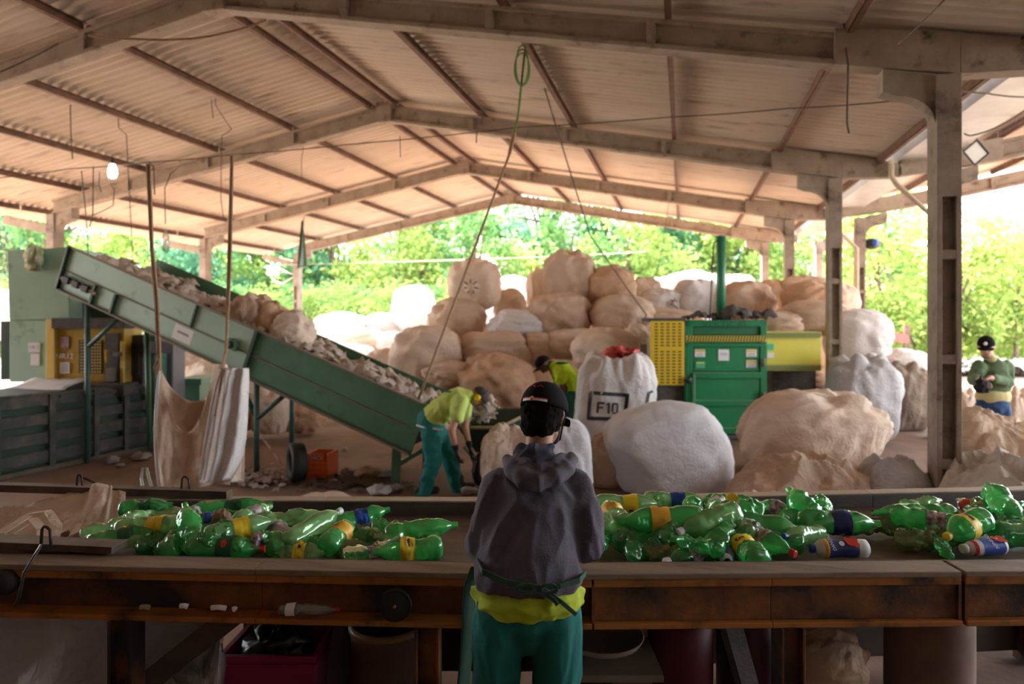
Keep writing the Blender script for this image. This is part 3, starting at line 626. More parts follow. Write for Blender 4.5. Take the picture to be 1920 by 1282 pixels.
BOTR = [
 (1178, 945, .09, 0, 0, 'p', .1, .05, 'yellow', None, 1.15, 1.0, 'pale bottle with a yellow label resting against the far board beside the worker', False),
 (1150, 962, .10, 100, 8, 'p', .3, 0, 'orange', None, .8, 1.05, 'pale bottle end with an orange label next to the worker', False),
 (1165, 985, .08, 15, -4, 'p', .35, 0, None, None, 1.0, 1.12, 'big pale dented bottle beside the worker', False),
 (1240, 974, .13, 176, -3, 'g', .12, 0, 'orange', None, 1.25, 1.12, 'large whole bottle with an orange label on top of the right heap', False),
 (1268, 937, .09, -4, 0, 'p', .2, .1, 'blue', None, 1.1, .9, 'pale bottle with a small blue label along the far board', False),
 (1225, 948, .07, 60, 10, 'g', .5, .1, None, None, .8, .9, 'green bottle with pinched sides behind the orange label', False),
 (1205, 1002, .06, 20, 0, 'd', .8, .2, None, None, 1.0, 1.1, 'crumpled dark bottle full of creases left of the right heap', False),
 (1245, 1012, .065, 0, 4, 'd', .8, .2, None, None, 1.1, 1.1, 'creased dark green bottle under the orange label', False),
 (1290, 1005, .07, 25, 0, 'g', .8, .1, None, None, 1.0, 1.0, 'shiny crumpled green bottle in the middle of the right heap', False),
 (1330, 978, .13, 205, -8, 'p', .25, .05, None, 'white', 1.1, 1.2, 'fat pale bottle tipped down to the left with a white cap', False),
 (1355, 1000, .09, 60, 10, 'g', .4, 0, None, None, .95, 1.15, 'bulging green bottle right of the fat pale one', False),
 (1222, 1030, .045, 30, 0, 'd', .7, .3, 'dark', 'red', .9, .9, 'dark crushed bottle with a red cap at the near left of the right heap', False),
 (1260, 1035, .04, 12, 0, 'y', .6, .4, None, None, .8, 1.0, 'dull yellow-green flattened bottle near the rail', False),
 (1297, 1040, .05, 212, 0, 'd', .45, .2, 'multi', 'white', .95, 1.0, 'dark green bottle with an oval sticker and white cap at the near rail', False),
 (1335, 1030, .05, 30, 0, 'd', .4, .2, None, None, .8, .95, 'dark bottle lying under the fat bulging one', False),
 (1398, 1030, .06, 98, 0, 'g', .25, 0, 'yellow', None, .9, 1.1, 'green bottle with its round base to the camera at the near rail', False),
 (1426, 1008, .075, -62, -6, 'g', .4, .2, 'multi', 'red', 1.15, .95, 'long green bottle pointing at the camera with a red cap', False),
 (1396, 957, .13, 15, 6, 'g', .6, .15, None, None, .8, 1.2, 'cone shaped crushed bottle standing on the back of the right heap', False),
 (1345, 950, .09, 70, 5, 'p', .35, 0, 'white', None, .9, 1.05, 'pale bottle end with a white label in the back of the right heap', False),
 (1300, 955, .09, 85, 10, 'g', .4, 0, None, None, .8, 1.0, 'round green bottle end behind the orange labelled bottle', False),
 (1370, 940, .08, -8, 3, 'g', .5, .1, 'yellow', None, .9, .85, 'green bottle with a torn yellow label by the far board', False),
 (1462, 962, .08, 118, 6, 'g', .2, 0, 'multi', None, .95, 1.05, 'green bottle slanting back with a faded multicoloured label', False),
 (1508, 950, .13, 110, 30, 'g', .35, 0, None, None, .8, 1.2, 'big round bottle base turned up beside the navy label', False),
 (1540, 952, .11, 70, 20, 'g', .6, .1, None, None, .7, 1.05, 'crumpled green bottle behind the navy label', False),
 (1442, 990, .075, -12, -3, 'g', .06, .05, None, 'white', .95, 1.15, 'smooth egg-shaped green bottle with a white cap to the right', False),
 (1405, 988, .09, 75, 0, 'c', .6, .1, 'white', None, .8, .95, 'shiny clear crumpled bottle in front of the cone shaped one', False),
 (1460, 1016, .05, 160, 0, 'd', .4, .1, None, None, .7, .95, 'small dark bottle right of the red cap', False),
 (1505, 1003, .06, 215, 8, 'p', .2, .1, None, 'blue', .95, .95, 'pale green bottle leaning down with a blue cap', False),
 (1570, 980, .075, -4, 0, 'g', .12, 0, 'navy', None, 1.25, 1.15, 'large green bottle with a navy and yellow label lying alone on the belt', False),
 (1660, 984, .04, -6, 0, 'y', .75, .4, None, None, 1.4, .95, 'long twisted yellowish bottle stretched between the two heaps', False),
 (1128, 1008, .05, 70, 0, 'g', .3, .1, None, None, .7, .9, 'green bottle just showing at the worker\'s right elbow', False),
 (1715, 962, .08, 178, 0, 'g', .3, .1, None, None, 1.3, 1.05, 'long waisted green bottle against the far board, far right heap', False),
 (1752, 978, .09, -28, -4, 'g', .3, .05, 'multi', None, 1.2, 1.05, 'green bottle with a red and white sticker slanting towards the camera', False),
 (1812, 988, .10, 205, -10, 'g', .1, 0, 'yellow', 'yellow', .9, 1.15, 'round-shouldered green bottle with an orange cap facing the camera', False),
 (1745, 1013, .04, -8, 0, 'y', .7, .45, None, None, 1.0, .95, 'flattened olive bottle under the far right heap', False),
 (1873, 940, .14, 75, 20, 'g', .2, 0, None, None, .9, 1.3, 'large bright green bottle base standing highest on the far right heap', False),
 (1838, 955, .10, 60, 15, 'y', .7, .1, None, None, .7, .9, 'crumpled yellowish bottle left of the highest bottle', False),
 (1860, 975, .07, 110, 8, 'd', .75, .1, None, None, .9, 1.0, 'creased dark bottle under the highest bottle', False),
 (1902, 965, .10, 35, 12, 'g', .7, .2, 'multi', None, 1.0, 1.0, 'crushed bottle with a torn label at the right edge of the picture', False),
 (1912, 990, .07, 5, 3, 'g', .4, .1, None, None, 1.0, 1.0, 'shiny green bottle above the dark smooth one at the right edge', False),
 (1925, 1003, .06, 0, 0, 'd', .1, 0, None, None, 1.0, 1.1, 'dark smooth bottle behind the blue and white bottle', False),
 (1818, 952, .07, 80, 5, 'c', .4, 0, 'red', None, .8, .75, 'small clear bottle with a red band behind the orange cap', False),
 (1775, 1000, .045, 20, 0, 'd', .5, .3, None, None, .8, 1.0, 'dark crushed bottle in the shadow left of the blue and white bottle', False),
 (1955, 960, .09, 25, 5, 'g', .5, .1, None, None, 1.0, 1.0, 'green bottle cut by the right edge of the frame', False),
 (1190, 1022, .03, 70, 0, 'd', .8, .3, None, None, .6, .85, 'small crumpled dark bottle alone left of the creased ones', False),
 (1310, 1020, .10, 150, 5, 'g', .75, .2, None, None, .7, .95, 'small creased green bottle on the creases under the fat pale bottle', False),
 (1275, 985, .11, 40, 12, 'g', .7, .1, 'white', None, .7, .9, 'small green bottle with white label behind the large orange-labelled one', False),
 (1380, 985, .11, 120, 15, 'p', .6, .1, None, None, .65, .9, 'short pale crushed bottle in front of the cone shaped one', False),
 (1420, 960, .08, 200, 10, 'g', .6, .2, 'red', None, .7, .85, 'short green bottle with a red label right of the cone shaped one', False),
 (1480, 985, .05, 30, 0, 'd', .6, .3, None, None, .6, .85, 'short dark bottle between the egg-shaped one and the blue cap', False),
 (1768, 1020, .04, 60, 0, 'g', .7, .3, None, None, .6, .9, 'short crushed bottle just left of the blue and white bottle', False),
 (1730, 945, .08, 20, 4, 'p', .6, .3, None, None, .8, .85, 'pale crushed bottle against the far board at the start of the far right heap', False),
]
BOT += [
 (250, 978, .09, 75, 14, 'p', .6, .1, None, None, .65, .9, 'short pale bottle end standing up at the back left of the heap', False),
 (370, 1010, .09, 160, 12, 'g', .7, .1, None, None, .65, .95, 'short green crushed bottle between the leaning bottle and the red cap', False),
 (415, 1000, .11, 55, 14, 'd', .7, .1, None, None, .6, .9, 'short dark bottle in front of the brown paper', False),
 (505, 978, .10, 140, 10, 'p', .6, .1, None, None, .6, .85, 'short pale crushed bottle left of the smooth pale one', False),
 (480, 1015, .08, 30, 6, 'g', .7, .2, 'multi', None, .65, .9, 'short bottle with a torn multicoloured label over the red cap', False),
 (712, 1008, .05, 120, 0, 'y', .7, .4, None, None, .6, .9, 'short dull olive bottle in the loose right part of the left heap', False),
]
for lst, grp, sd in ((BOT, GL, 100), (BOTR, GR, 300)):
    for i, (px, py, zz, yw, tl, kd, cr, fl, lb, cp, ln, fat, desc, dot) in enumerate(lst):
        bottle(PF(px, py, BZ + zz), yw, tl, sd + i, desc, kd, cr, fl, lb, cp, ln, fat, group=grp, dot=dot, roll=(i * 37) % 60)
# opaque yoghurt and cleaner bottles
def opaque(pos, yaw, label, prof, bands, cap, ln, capprof, txts, name='plastic_bottle'):
    t = thing(name, label, 'bottle', tuple(pos)); M = Matrix.Translation(Vector(pos)) @ Matrix.Rotation(YAW + R(yaw), 4, 'Z') @ Matrix.Rotation(R(90), 4, 'Y')
    def rr(s):
        for (a, ra), (b, rb) in zip(prof[:-1], prof[1:]):
            if s <= b: return ra + (rb - ra) * (s - a) / (b - a)
        return prof[-1][1]
    mb = MB(); mb.lathe([(r_, s - ln / 2) for s, r_ in prof], 28, M); mb.build('bottle_body', labm['white'], t, smooth=True)
    for nm, a, b, mm in bands:
        mb = MB(); mb.lathe([(rr(a + (b - a) * k / 8) + .0008, a + (b - a) * k / 8 - ln / 2) for k in range(9)], 28, M, cap=(False, False)); mb.build(nm, mm, t, smooth=True)
    mb = MB(); mb.lathe([(r_, s - ln / 2) for r_, s in capprof], 20, M); mb.build('cap', cap, t, smooth=True)
    for txt, size, s, ang, r_, mm, rot in txts:
        mb = MB(); L_ = M @ Matrix.Rotation(R(ang), 4, 'Z') @ Matrix.Translation((r_ + .0016, 0, s - ln / 2)) @ Matrix.Rotation(R(90), 4, 'Y') @ Matrix.Rotation(R(rot), 4, 'Z')
        if txt == '@': mb.lathe([(.012, 0), (.012, .0005)], 16, L_)
        elif txt == 'berry':
            for bx, by, br in ((0, 0, .02), (.018, .012, .016), (.02, -.012, .014), (-.012, .014, .012)): mb.lathe([(br, 0), (br, .0004 + br * .01)], 16, L_ @ Matrix.Translation((bx, by, 0)))
        else: lettering(mb, txt, size, L_, bend=0)
        mb.build('lettering' if txt not in ('@', 'berry') else 'emblem', mm, t)
    return t
# yoghurt bottle, neck to the left
opaque(PF(1575, 1028, BZ + .047), 180, 'white yoghurt bottle with a dark blue label and red fruit, lying on the bare belt', [(0, .030), (.006, .038), (.03, .040), (.05, .038), (.07, .040), (.12, .036), (.15, .038), (.185, .041), (.205, .036), (.222, .024), (.228, .018), (.24, .017)],
       [('label', .05, .178, labm['navy']), ('label_band', .178, .196, labm['orange'])], capm['blue'], .235, [(.0185, .224), (.0185, .247), (.015, .248)],
       [('DANONE', .022, .165, 150, .039, labm['white'], 90), ('@', 0, .122, 140, .0375, labm['white'], 0), ('berry', 0, .082, 148, .0395, labm['red'], 0)])
opaque(PF(1842, 1026, BZ + .04), 190, 'blue and white plastic bottle with a red collar and white cap, neck to the left', [(0, .030), (.006, .034), (.13, .034), (.145, .0345), (.165, .030), (.18, .024), (.195, .018)],
       [('label', .015, .125, labm['blue']), ('collar', .150, .166, labm['red'])], capm['white'], .21, [(.021, .178), (.020, .208), (.017, .209)],
       [('NINHO', .024, .075, 150, .0345, labm['white'], 90), ('@', 0, .035, 160, .034, labm['white'], 0), ('berry', 0, .035, 165, .0345, labm['red'], 0)])
# the navy bottle whose open white neck faces the camera
t = thing('plastic_bottle', 'navy bottle whose open white neck faces the camera at the near rail', 'bottle', tuple(PF(1357, 1038, .94)), GR)
M = Matrix.Translation(PF(1357, 1040, .945)) @ Matrix.Rotation(YAW + R(-98), 4, 'Z') @ Matrix.Rotation(R(90), 4, 'Y')
mb = MB(); mb.lathe([(.03, -.12), (.04, -.11), (.04, .02), (.034, .045), (.02, .06)], 24, M, cap=(True, False)); mb.build('bottle_body', labm['navy'], t, smooth=True)
mb = MB(); mb.lathe([(.026, .05), (.026, .062), (.019, .064), (.019, .085), (.0135, .085), (.013, .05)], 24, M, cap=(False, False)); mb.build('neck', capm['white'], t, smooth=True)
# a brown crumpled paper and a white film scrap in the left heap
def crumple(name, pos, r, seed, m, label, cat, parent=None, amp=.55, n=14, group=None):
    rr = random.Random(seed); off = Vector((rr.uniform(-9, 9), rr.uniform(-9, 9), rr.uniform(-9, 9))); mb = MB(); rx, ry, rz_ = r if isinstance(r, tuple) else (r, r, r)
    mb.ball((0, 0, 0), 1, nu=n * 2, nv=n); vs = []
    for v in mb.v:
        v = Vector(v); k = 1 + amp * (ridge(v + off, 1.7) - .6) + amp * .5 * (ridge(v - off, 4.0) - .6)
        vs.append(Vector(pos) + CAMROT.to_3x3() @ Vector((v.x * rx * k, v.y * ry * k, max(-.75, v.z * k) * rz_)))
    mb.v = [tuple(v) for v in vs]
    return mb.build(name, m, parent, smooth=True, origin=pos if parent is None else None, label=label, cat=cat, group=group)
paper = mat('brown_paper', (.34, .19, .12), .8, col2=(.2, .11, .07), scale=10); filmw = mat('white_film', (.62, .56, .54), .5, col2=(.45, .40, .38), scale=12, trans=.3)
crumple('paper_scrap', PF(414, 975, 1.0), (.045, .03, .05), 3, paper, 'crumpled brown paper bag sitting on top of the left bottle heap', 'paper')
crumple('film_scrap', PF(362, 962, .99), (.035, .03, .035), 4, filmw, 'pale crumpled plastic film against the far board', 'film')
# ================================================================== the inclined belt conveyor (green)
gfade = mat('faded_green', (0.36, 0.54, 0.43), 0.5, col2=(0.26, 0.43, 0.33), scale=1.2, amt=.9, dirt=(.12, .15, .10), dscale=3, dlo=.6, dhi=.8, spec=.6)
gdeep = mat('machine_green', (0.085, 0.235, 0.14), 0.45, col2=(0.055, 0.165, 0.095), scale=2, dirt=(.06, .07, .045), dscale=3, dlo=.6, dhi=.8)
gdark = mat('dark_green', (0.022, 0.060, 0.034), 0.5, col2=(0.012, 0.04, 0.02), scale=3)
gtrim = mat('dirty_edge', (0.24, 0.20, 0.15), 0.7, col2=(0.16, 0.14, 0.11), scale=6)
paperw = mat('paper_white', (.75, .74, .76), .6); printk = mat('print_grey', (.25, .24, .30), .6)
A0 = P(118, 501, 9.25); A1 = P(772, 800, 7.85)      # centre line of the near side plate
ax = (A1 - A0).normalized(); wd = (UP.cross(ax)); wd = -wd if wd.dot(FWD) < 0 else wd; wd.normalize(); nup = ax.cross(wd); nup = -nup if nup.z < 0 else nup
hp = .30; LEN = (A1 - A0).length; WID = .95
inc = thing('inclined_conveyor', 'long green inclined belt conveyor carrying crumpled plastic up to the left', 'conveyor', tuple(Vector((A1.x, A1.y, 0))))
def IC(t, w, h): return A0 + ax * t + wd * w + nup * h     # along, across, up
def plate(name, m, t0, t1, w0, w1, h0, h1, bevel=.004, par=inc):
    mb = MB(); mb.hexa([IC(t0, w0, h0), IC(t0, w1, h0), IC(t0, w1, h1), IC(t0, w0, h1)], [IC(t1, w0, h0), IC(t1, w1, h0), IC(t1, w1, h1), IC(t1, w0, h1)]); return mb.build(name, m, par, bevel=bevel)
cuts = [0, LEN * .36, LEN * .575, LEN]
plate('side_plate', gfade, 0, cuts[2] - .01, 0, .012, -hp, hp, .002); plate('side_plate', gdeep, cuts[2] + .01, LEN + .10, 0, .012, -hp - .02, hp, .002)
plate('far_side_plate', gdeep, .55, LEN * .50, WID, WID + .012, -.1, hp + .10, .002); plate('far_side_plate', gdeep, LEN * .50, LEN + .15, WID, WID + .012, -hp, hp + .02, .002)
plate('top_lip', gtrim, 0, LEN, -.03, .012, hp - .012, hp + .012); plate('bottom_lip', gtrim, 0, LEN + .1, -.04, .012, -hp - .015, -hp + .01)
plate('middle_ridge', gtrim, 0, LEN, -.014, .0, -.03, -.012)
for t, m in ((.01, gdark), (.62, gdark), (.98, gdark)): plate('rib', m, t, t + .035, -.05, 0, -hp, (-.03 if t > .1 else hp))
for t in (LEN * .575,): plate('rib', gdark, t, t + .05, -.045, 0, -hp, hp)
plate('rib', gdark, LEN * .405, LEN * .405 + .03, -.03, 0, -.02, hp)
plate('drive_bracket', gdeep, LEN * .515, LEN * .515 + .16, -.06, -.002, -.05, .07); mb = MB(); mb.tube([IC(LEN * .515 + .08, -.07, .01), IC(LEN * .515 + .08, .02, .01)], .045, 12); mb.build('bearing', black_m, inc, smooth=True)
plate('tensioner_bar', mat('rusty_pink', (.35, .22, .17), .7, col2=(.12, .08, .06), scale=20), .06, .70, -.05, -.02, -.15, -.11)
for k in range(3): plate('tensioner_block', black_m, .12 + .17 * k, .22 + .17 * k, -.07, -.02, -.17, -.08)
plate('paper_sheet', paperw, LEN * .365, LEN * .365 + .30, -.004, 0, -.24, -.05, 0)
plate('paper_print', printk, LEN * .365 + .06, LEN * .365 + .24, -.006, -.004, -.15, -.12, 0)
plate('carry_belt', black_m, .05, LEN + .05, .02, WID - .02, .0, .02, 0)
plate('belt_cover', gdark, .05, LEN, .03, WID - .03, -hp + .02, -hp + .04, 0)
for t, r in ((.15, .14), (LEN - .05, .14)):
    mb = MB(); mb.tube([IC(t, .02, -.12), IC(t, WID - .02, -.12)], r, 16); mb.build('end_drum', steel_rust, inc, smooth=True)
tube_g = mat('tube_green', (.06, .15, .13), .5, col2=(.035, .09, .08), scale=8)
def post(name, a, b, r=.035, m=tube_g, par=inc): mb = MB(); mb.tube([a, b], r, 10); return mb.build(name, m, par, smooth=True)
def under(px, w): # point under the side plate at photo column px
    t = min(range(0, int(LEN * 100)), key=lambda k: abs((lambda q: 960 + F * q.dot(RIGHT) / q.dot(FWD))(IC(k / 100, w, 0)) - px)) / 100
    return IC(t, w, -hp)
for px, w in ((176, .02), (495, .02), (300, WID), (560, WID)):
    q = under(px, w); post('leg', q, Vector((q.x, q.y, 0)))
q = under(237, .02); q0 = under(176, .02); post('brace', q, Vector((q0.x, q0.y, q.z - .40)), .03)
q = under(548, .02); q0 = under(495, .02); post('brace', q, Vector((q0.x, q0.y, q.z - .32)), .03); post('brace', under(455, .02), Vector((q0.x, q0.y, q.z - .30)), .03)
ql = IC(LEN - .12, .03, -hp)
mb = MB(); mb.beam(ql + ax * .02, Vector((ql.x, ql.y, 0)) + ax * .02 * 0, .10, .06, up=FWD); mb.build('leg', gdeep, inc)
ql2 = IC(LEN - .12, WID, -hp); mb = MB(); mb.beam(ql2, Vector((ql2.x, ql2.y, 0)), .10, .06, up=FWD); mb.build('leg', gdeep, inc)
mb = MB(); mb.beam(Vector((ql.x, ql.y, .22)), Vector((ql.x, ql.y, .22)) + RIGHT * .42 + UP * .25, .05, .05); mb.build('brace', gdeep, inc)
# plastic film riding on the belt: nobody could count it
film = mat('film_scrap', (.74, .66, .58), .55, col2=(.60, .50, .42), scale=9, trans=.3)
def litter(name, m, pts, label, cat, size=.12, seed=1, dome=.34):
    r = random.Random(seed); mb = MB()
    for p in pts:
        n0 = len(mb.v); s = size * r.uniform(.5, 1.4); off = Vector((r.uniform(-9, 9), r.uniform(-9, 9), 0)); rz = r.uniform(0, 3.14)
        for j in range(5):
            for i in range(5):
                u, v = i / 4 - .5, j / 4 - .5; z = .5 * frac_noise(Vector((u * 3, v * 3, 0)) + off, 1.6, 2)
                mb.v.append(tuple(Vector(p) + Vector((math.cos(rz) * u - math.sin(rz) * v * .7, math.sin(rz) * u + math.cos(rz) * v * .7, abs(z) * .9 + dome * max(-.15, 1 - 2.6 * (u * u + v * v)))) * s))
        mb.f += [(n0 + j * 5 + i, n0 + j * 5 + i + 1, n0 + j * 5 + i + 6, n0 + j * 5 + i + 5) for j in range(4) for i in range(4)]; mb.mi += [0] * 16
    return mb.build(name, m, smooth=True, origin=pts[0], label=label, cat=cat, kind='stuff')
r_ = random.Random(11); pts = []
for _ in range(760):
    t = r_.uniform(.35, LEN - .1); w = r_.uniform(.12, WID - .12); h = .06 + r_.uniform(0.3, 1) * (.18 + .09 * noise.noise(Vector((t * 2.5, 0, 0)))) * (1 if .15 < w else .9)
    pts.append(IC(t, w, h))
litter('plastic_film', film, pts, 'layer of crumpled beige plastic film riding up the inclined conveyor', 'plastic film', .20, 2)

# ================================================================== the pale green press at the left
yelp = mat('press_yellow', (0.58, 0.37, 0.02), 0.5, col2=(.42, .26, .03), scale=2, dirt=(.16, .10, .06), dscale=2.2, dlo=.56, dhi=.75)
ylite = mat('press_yellow_edge', (0.72, 0.50, 0.12), 0.5)
greyd = mat('dirty_grey', (.11, .10, .09), .8, col2=(.06, .05, .045), scale=9, bump=.3)
press = thing('baling_press', 'pale green and yellow baling press with a tall hopper at the left', 'machine', tuple(P(110, 740, 10.0) * 1))
D = 9.9
def PB(name, m, x0, y0, x1, y1, d, dep, par=press, bevel=.006, dd=0):   # a box whose front face spans pixels at distance d
    a = P(x0, y1, d); b = P(x1, y0, d); mb = MB(); w = b - a; rr = RIGHT * w.dot(RIGHT); uu = UP * w.z
    mb.hexa([a, a + rr, a + rr + uu, a + uu], [q + FWD * dep for q in (a, a + rr, a + rr + uu, a + uu)]); return mb.build(name, m, par, bevel=bevel)
# hopper: slightly tapering box
f0 = [P(17, 600, D), P(131, 598, D), P(126, 463, D), P(13, 470, D)]; mb = MB(); mb.hexa(f0, [q + FWD * 1.0 for q in f0]); mb.build('hopper', gfade, press, bevel=.01)
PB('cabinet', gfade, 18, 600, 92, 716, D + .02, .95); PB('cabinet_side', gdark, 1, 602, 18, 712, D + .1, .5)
PB('frame_post', ylite, 86, 598, 102, 742, D - .08, .1); PB('top_beam', greyd, 96, 596, 232, 616, D - .12, .3)
PB('panel', yelp, 102, 614, 232, 722, D - .02, .5); PB('ledge', greyd, 100, 720, 232, 742, D - .25, .4)
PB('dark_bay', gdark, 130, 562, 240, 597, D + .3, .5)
PB('panel_edge', ylite, 225, 640, 231, 722, D - .06, .05)
g_ = PB('grille', greyd, 147, 637, 190, 700, D - .05, .02)
mb = MB()
for i in range(8): 
    for j in range(11): 
        q = P(151 + i * 5.1, 640 + j * 5.7, D - .055); mb.beam(q, q + RIGHT * .022, .004, .022)
mb.build('grille_slots', ylite, g_)
PB('switch_box', greyd, 196, 625, 222, 718, D - .06, .04); PB('valve', gtrim, 198, 690, 212, 715, D - .14, .08); PB('lever', yelp, 196, 655, 200, 680, D - .16, .05); PB('motor', gtrim, 211, 660, 222, 668, D - .16, .1)
PB('paper_sheet', paperw, 53, 642, 75, 660, D, .01); PB('paper_sheet', paperw, 57, 663, 74, 685, D, .01); PB('paper_sheet', paperw, 112, 679, 131, 700, D - .04, .01); PB('sticker', mat('sticker_purple', (.18, .08, .12), .5, col2=(.5, .4, .4), scale=30), 112, 631, 129, 654, D - .04, .01)
def text_at(txt, px, py, d, size, m, par, rot=0):
    mb = MB(); lettering(mb, txt, size, Matrix.Translation(P(px, py, d)) @ CAMROT @ Matrix.Rotation(R(90), 4, 'X') @ Matrix.Rotation(R(rot), 4, 'Z')); return mb.build('lettering', m, par)
for j in range(4): PB('print', printk, 115, 683 + j * 4, 128, 684.5 + j * 4, D - .045, .004)
text_at('NR12', 64, 651, D - .012, .062, printk, press); text_at('NR12', 121, 668, D - .05, .11, paperw, press); 
# wreath of leaves hanging on the hopper
crumple('plant_bundle', P(64, 487, D - .1), (.12, .09, .22), 9, mat('dry_leaves', (.30, .38, .12), .8, col2=(.62, .60, .50), scale=14), 'bundle of green and white plastic hanging on the pale green hopper', 'bundle')
# grey column and box behind the posts
mach2 = thing('control_cabinet', 'dark grey control cabinet with a green frame right of the yellow press', 'cabinet', tuple(P(258, 740, 10.1)))
def box_px(name, m, x0, y0, x1, y1, d, dep, par, bevel=.006): return PB(name, m, x0, y0, x1, y1, d, dep, par, bevel)
box_px('body', greyd, 232, 628, 268, 722, 10.1, .4, mach2); box_px('door', mat('cab_dark', (.05, .05, .05), .5), 240, 642, 260, 705, 10.08, .02, mach2); box_px('green_frame', gdeep, 266, 630, 300, 770, 10.2, .3, mach2)
box_px('hood', mat('grey_hood', (.17, .16, .18), .6), 276, 640, 324, 662, 9.9, .4, mach2); box_px('base', gdark, 232, 722, 290, 770, 10.1, .5, mach2)
t = thing('motor_cover', 'purple-grey motor cover standing behind the green conveyor', 'motor', tuple(P(316, 800, 10.4))); box_px('cover', mat('grey_hood'  , (.17, .16, .18), .6), 304, 660, 324, 760, 10.4, .4, t, .02); box_px('stand', gdark, 306, 760, 322, 812, 10.4, .3, t)
# green steel bin seen through the hanging sack
t = thing('steel_bin', 'small dark green steel bin with a rim and wire handle behind the hanging sack', 'bin', tuple(P(350, 822, 10.9)))
box_px('body', gdeep, 332, 720, 374, 820, 10.9, .6, t); box_px('rim', gdeep, 328, 710, 377, 722, 10.85, .7, t)
mb = MB(); mb.tube([P(331, 711, 10.8), P(332, 702, 10.8), P(341, 702, 10.8), P(342, 711, 10.8)], .012, 6); mb.build('handle', wire, t)

# ================================================================== the dark green pit conveyor at the left
trough = thing('pit_conveyor', 'low dark green steel trough with horizontal ribs along the left floor', 'conveyor', tuple(PF(150, 880)))
ta, tb = PF(-60, 912), PF(292, 838); tax = (tb - ta).normalized(); tin = UP.cross(tax).normalized(); TL = (tb - ta).length
def TB(name, m, t0, t1, w0, w1, z0, z1):
    mb = MB(); c = lambda t, w, z: ta + tax * t + tin * w + UP * z
    mb.hexa([c(t0, w0, z0), c(t0, w1, z0), c(t0, w1, z1), c(t0, w0, z1)], [c(t1, w0, z0), c(t1, w1, z0), c(t1, w1, z1), c(t1, w0, z1)]); return mb.build(name, m, trough, bevel=.006)
ribg = mat('ribbed_green', (.060, .070, .058), .6, col2=(.035, .04, .034), scale=5, dirt=(.13, .10, .08), dscale=4, dlo=.5, dhi=.7); dustrib = mat('dusty_steel', (.16, .13, .10), .8, col2=(.08, .07, .055), scale=6)
TB('side_panel', gdark, 0, TL, .06, .09, .06, .98)
for z in (.18, .42, .66, .90): TB('rib', ribg, 0, TL, .0, .07, z - .075, z + .06); TB('rib_top', dustrib, 0, TL, -.005, .07, z + .06, z + .072)
TB('foot_plate', dustrib, 0, TL, -.05, .1, .0, .06); TB('top_plate', ribg, 0, TL * .42, -.02, .95, .96, 1.0); TB('top_plate', ribg, TL * .42, TL, -.02, .6, .90, .94)
for f in (.12, .38, .62, .80, .985): TB('post', ribg, TL * f - .04, TL * f + .04, -.03, .0, .0, .97)
post('leg', P(281, 842, 9.3), P(275, 612, 9.3), .035, gdeep, trough)
# stuff lying on the press table
t = thing('plastic_sheet', 'pale folded sheet lying on the trough in front of the press', 'sheet', tuple(P(45, 736, 9.0)))
mb = MB(); mb.grid(12, 6, lambda u, v: P(-20 + 112 * u, 742 - 22 * v, 9.0) + FWD * (.8 * v) + UP * (.03 * noise.noise(Vector((u * 5, v * 5, 0))))); mb.build('sheet', paperw, t, smooth=True, solid=.01)
PB('roll', mat('blue_cloth', (.03, .17, .17), .7), 62, 735, 92, 741, 8.8, .3, thing('cloth', 'folded teal cloth on the edge of the trough by the press', 'cloth', tuple(P(75, 740, 8.8))))

# ================================================================== the bright green vertical baler
gbright = mat('bright_green', (0.004, 0.215, 0.075), 0.4, col2=(0.003, 0.165, 0.06), scale=1.5, dirt=(.05, .10, .05), dscale=3, dlo=.62, dhi=.8)
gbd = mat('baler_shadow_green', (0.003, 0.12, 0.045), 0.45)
yel2 = mat('guard_yellow', (0.72, 0.50, 0.02), 0.45); yel3 = mat('side_yellow', (0.66, 0.60, 0.06), 0.45, col2=(.55, .50, .06), scale=2)
bal = thing('vertical_baler', 'bright green vertical baler with a yellow guard, hazard stripes and tall cylinder', 'machine', tuple(P(1362, 822, 11.0)))
E_ = 11.0
def BB(name, m, x0, y0, x1, y1, d=E_, dep=.05, bevel=.006, par=bal): return PB(name, m, x0, y0, x1, y1, d, dep, par, bevel)
BB('body', gbright, 1290, 602, 1437, 816, E_ + .04, 1.0)
BB('frame_post', gbright, 1286, 600, 1299, 820, E_ - .04, .12); BB('frame_post', gbright, 1426, 600, 1438, 820, E_ - .04, .12)
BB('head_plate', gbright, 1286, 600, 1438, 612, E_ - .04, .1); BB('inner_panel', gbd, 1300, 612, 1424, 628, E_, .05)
hz = BB('hazard_band', yel2, 1287, 629, 1437, 641, E_ - .06, .02, 0)
mb = MB()
for k in range(27):
    x = 1288.5 + k * 5.5; a = P(x, 641, E_ - .066); b = P(x + 2.6, 641, E_ - .066); c = P(x + 5.0, 629, E_ - .066); d_ = P(x + 2.4, 629, E_ - .066); mb.add([a, b, c, d_], [(0, 1, 2, 3)])
mb.build('hazard_stripes', mat('stripe_dark', (.05, .10, .04), .5), hz)
text_at('VERTICAL', 1360, 609, E_ - .05, .17, mat('faint_print', (.004, .10, .04), .5), bal)
BB('door_beam', gbright, 1288, 643, 1437, 650, E_ - .05, .1); dr = BB('upper_door', gbright, 1300, 650, 1426, 696, E_ - .02, .05)
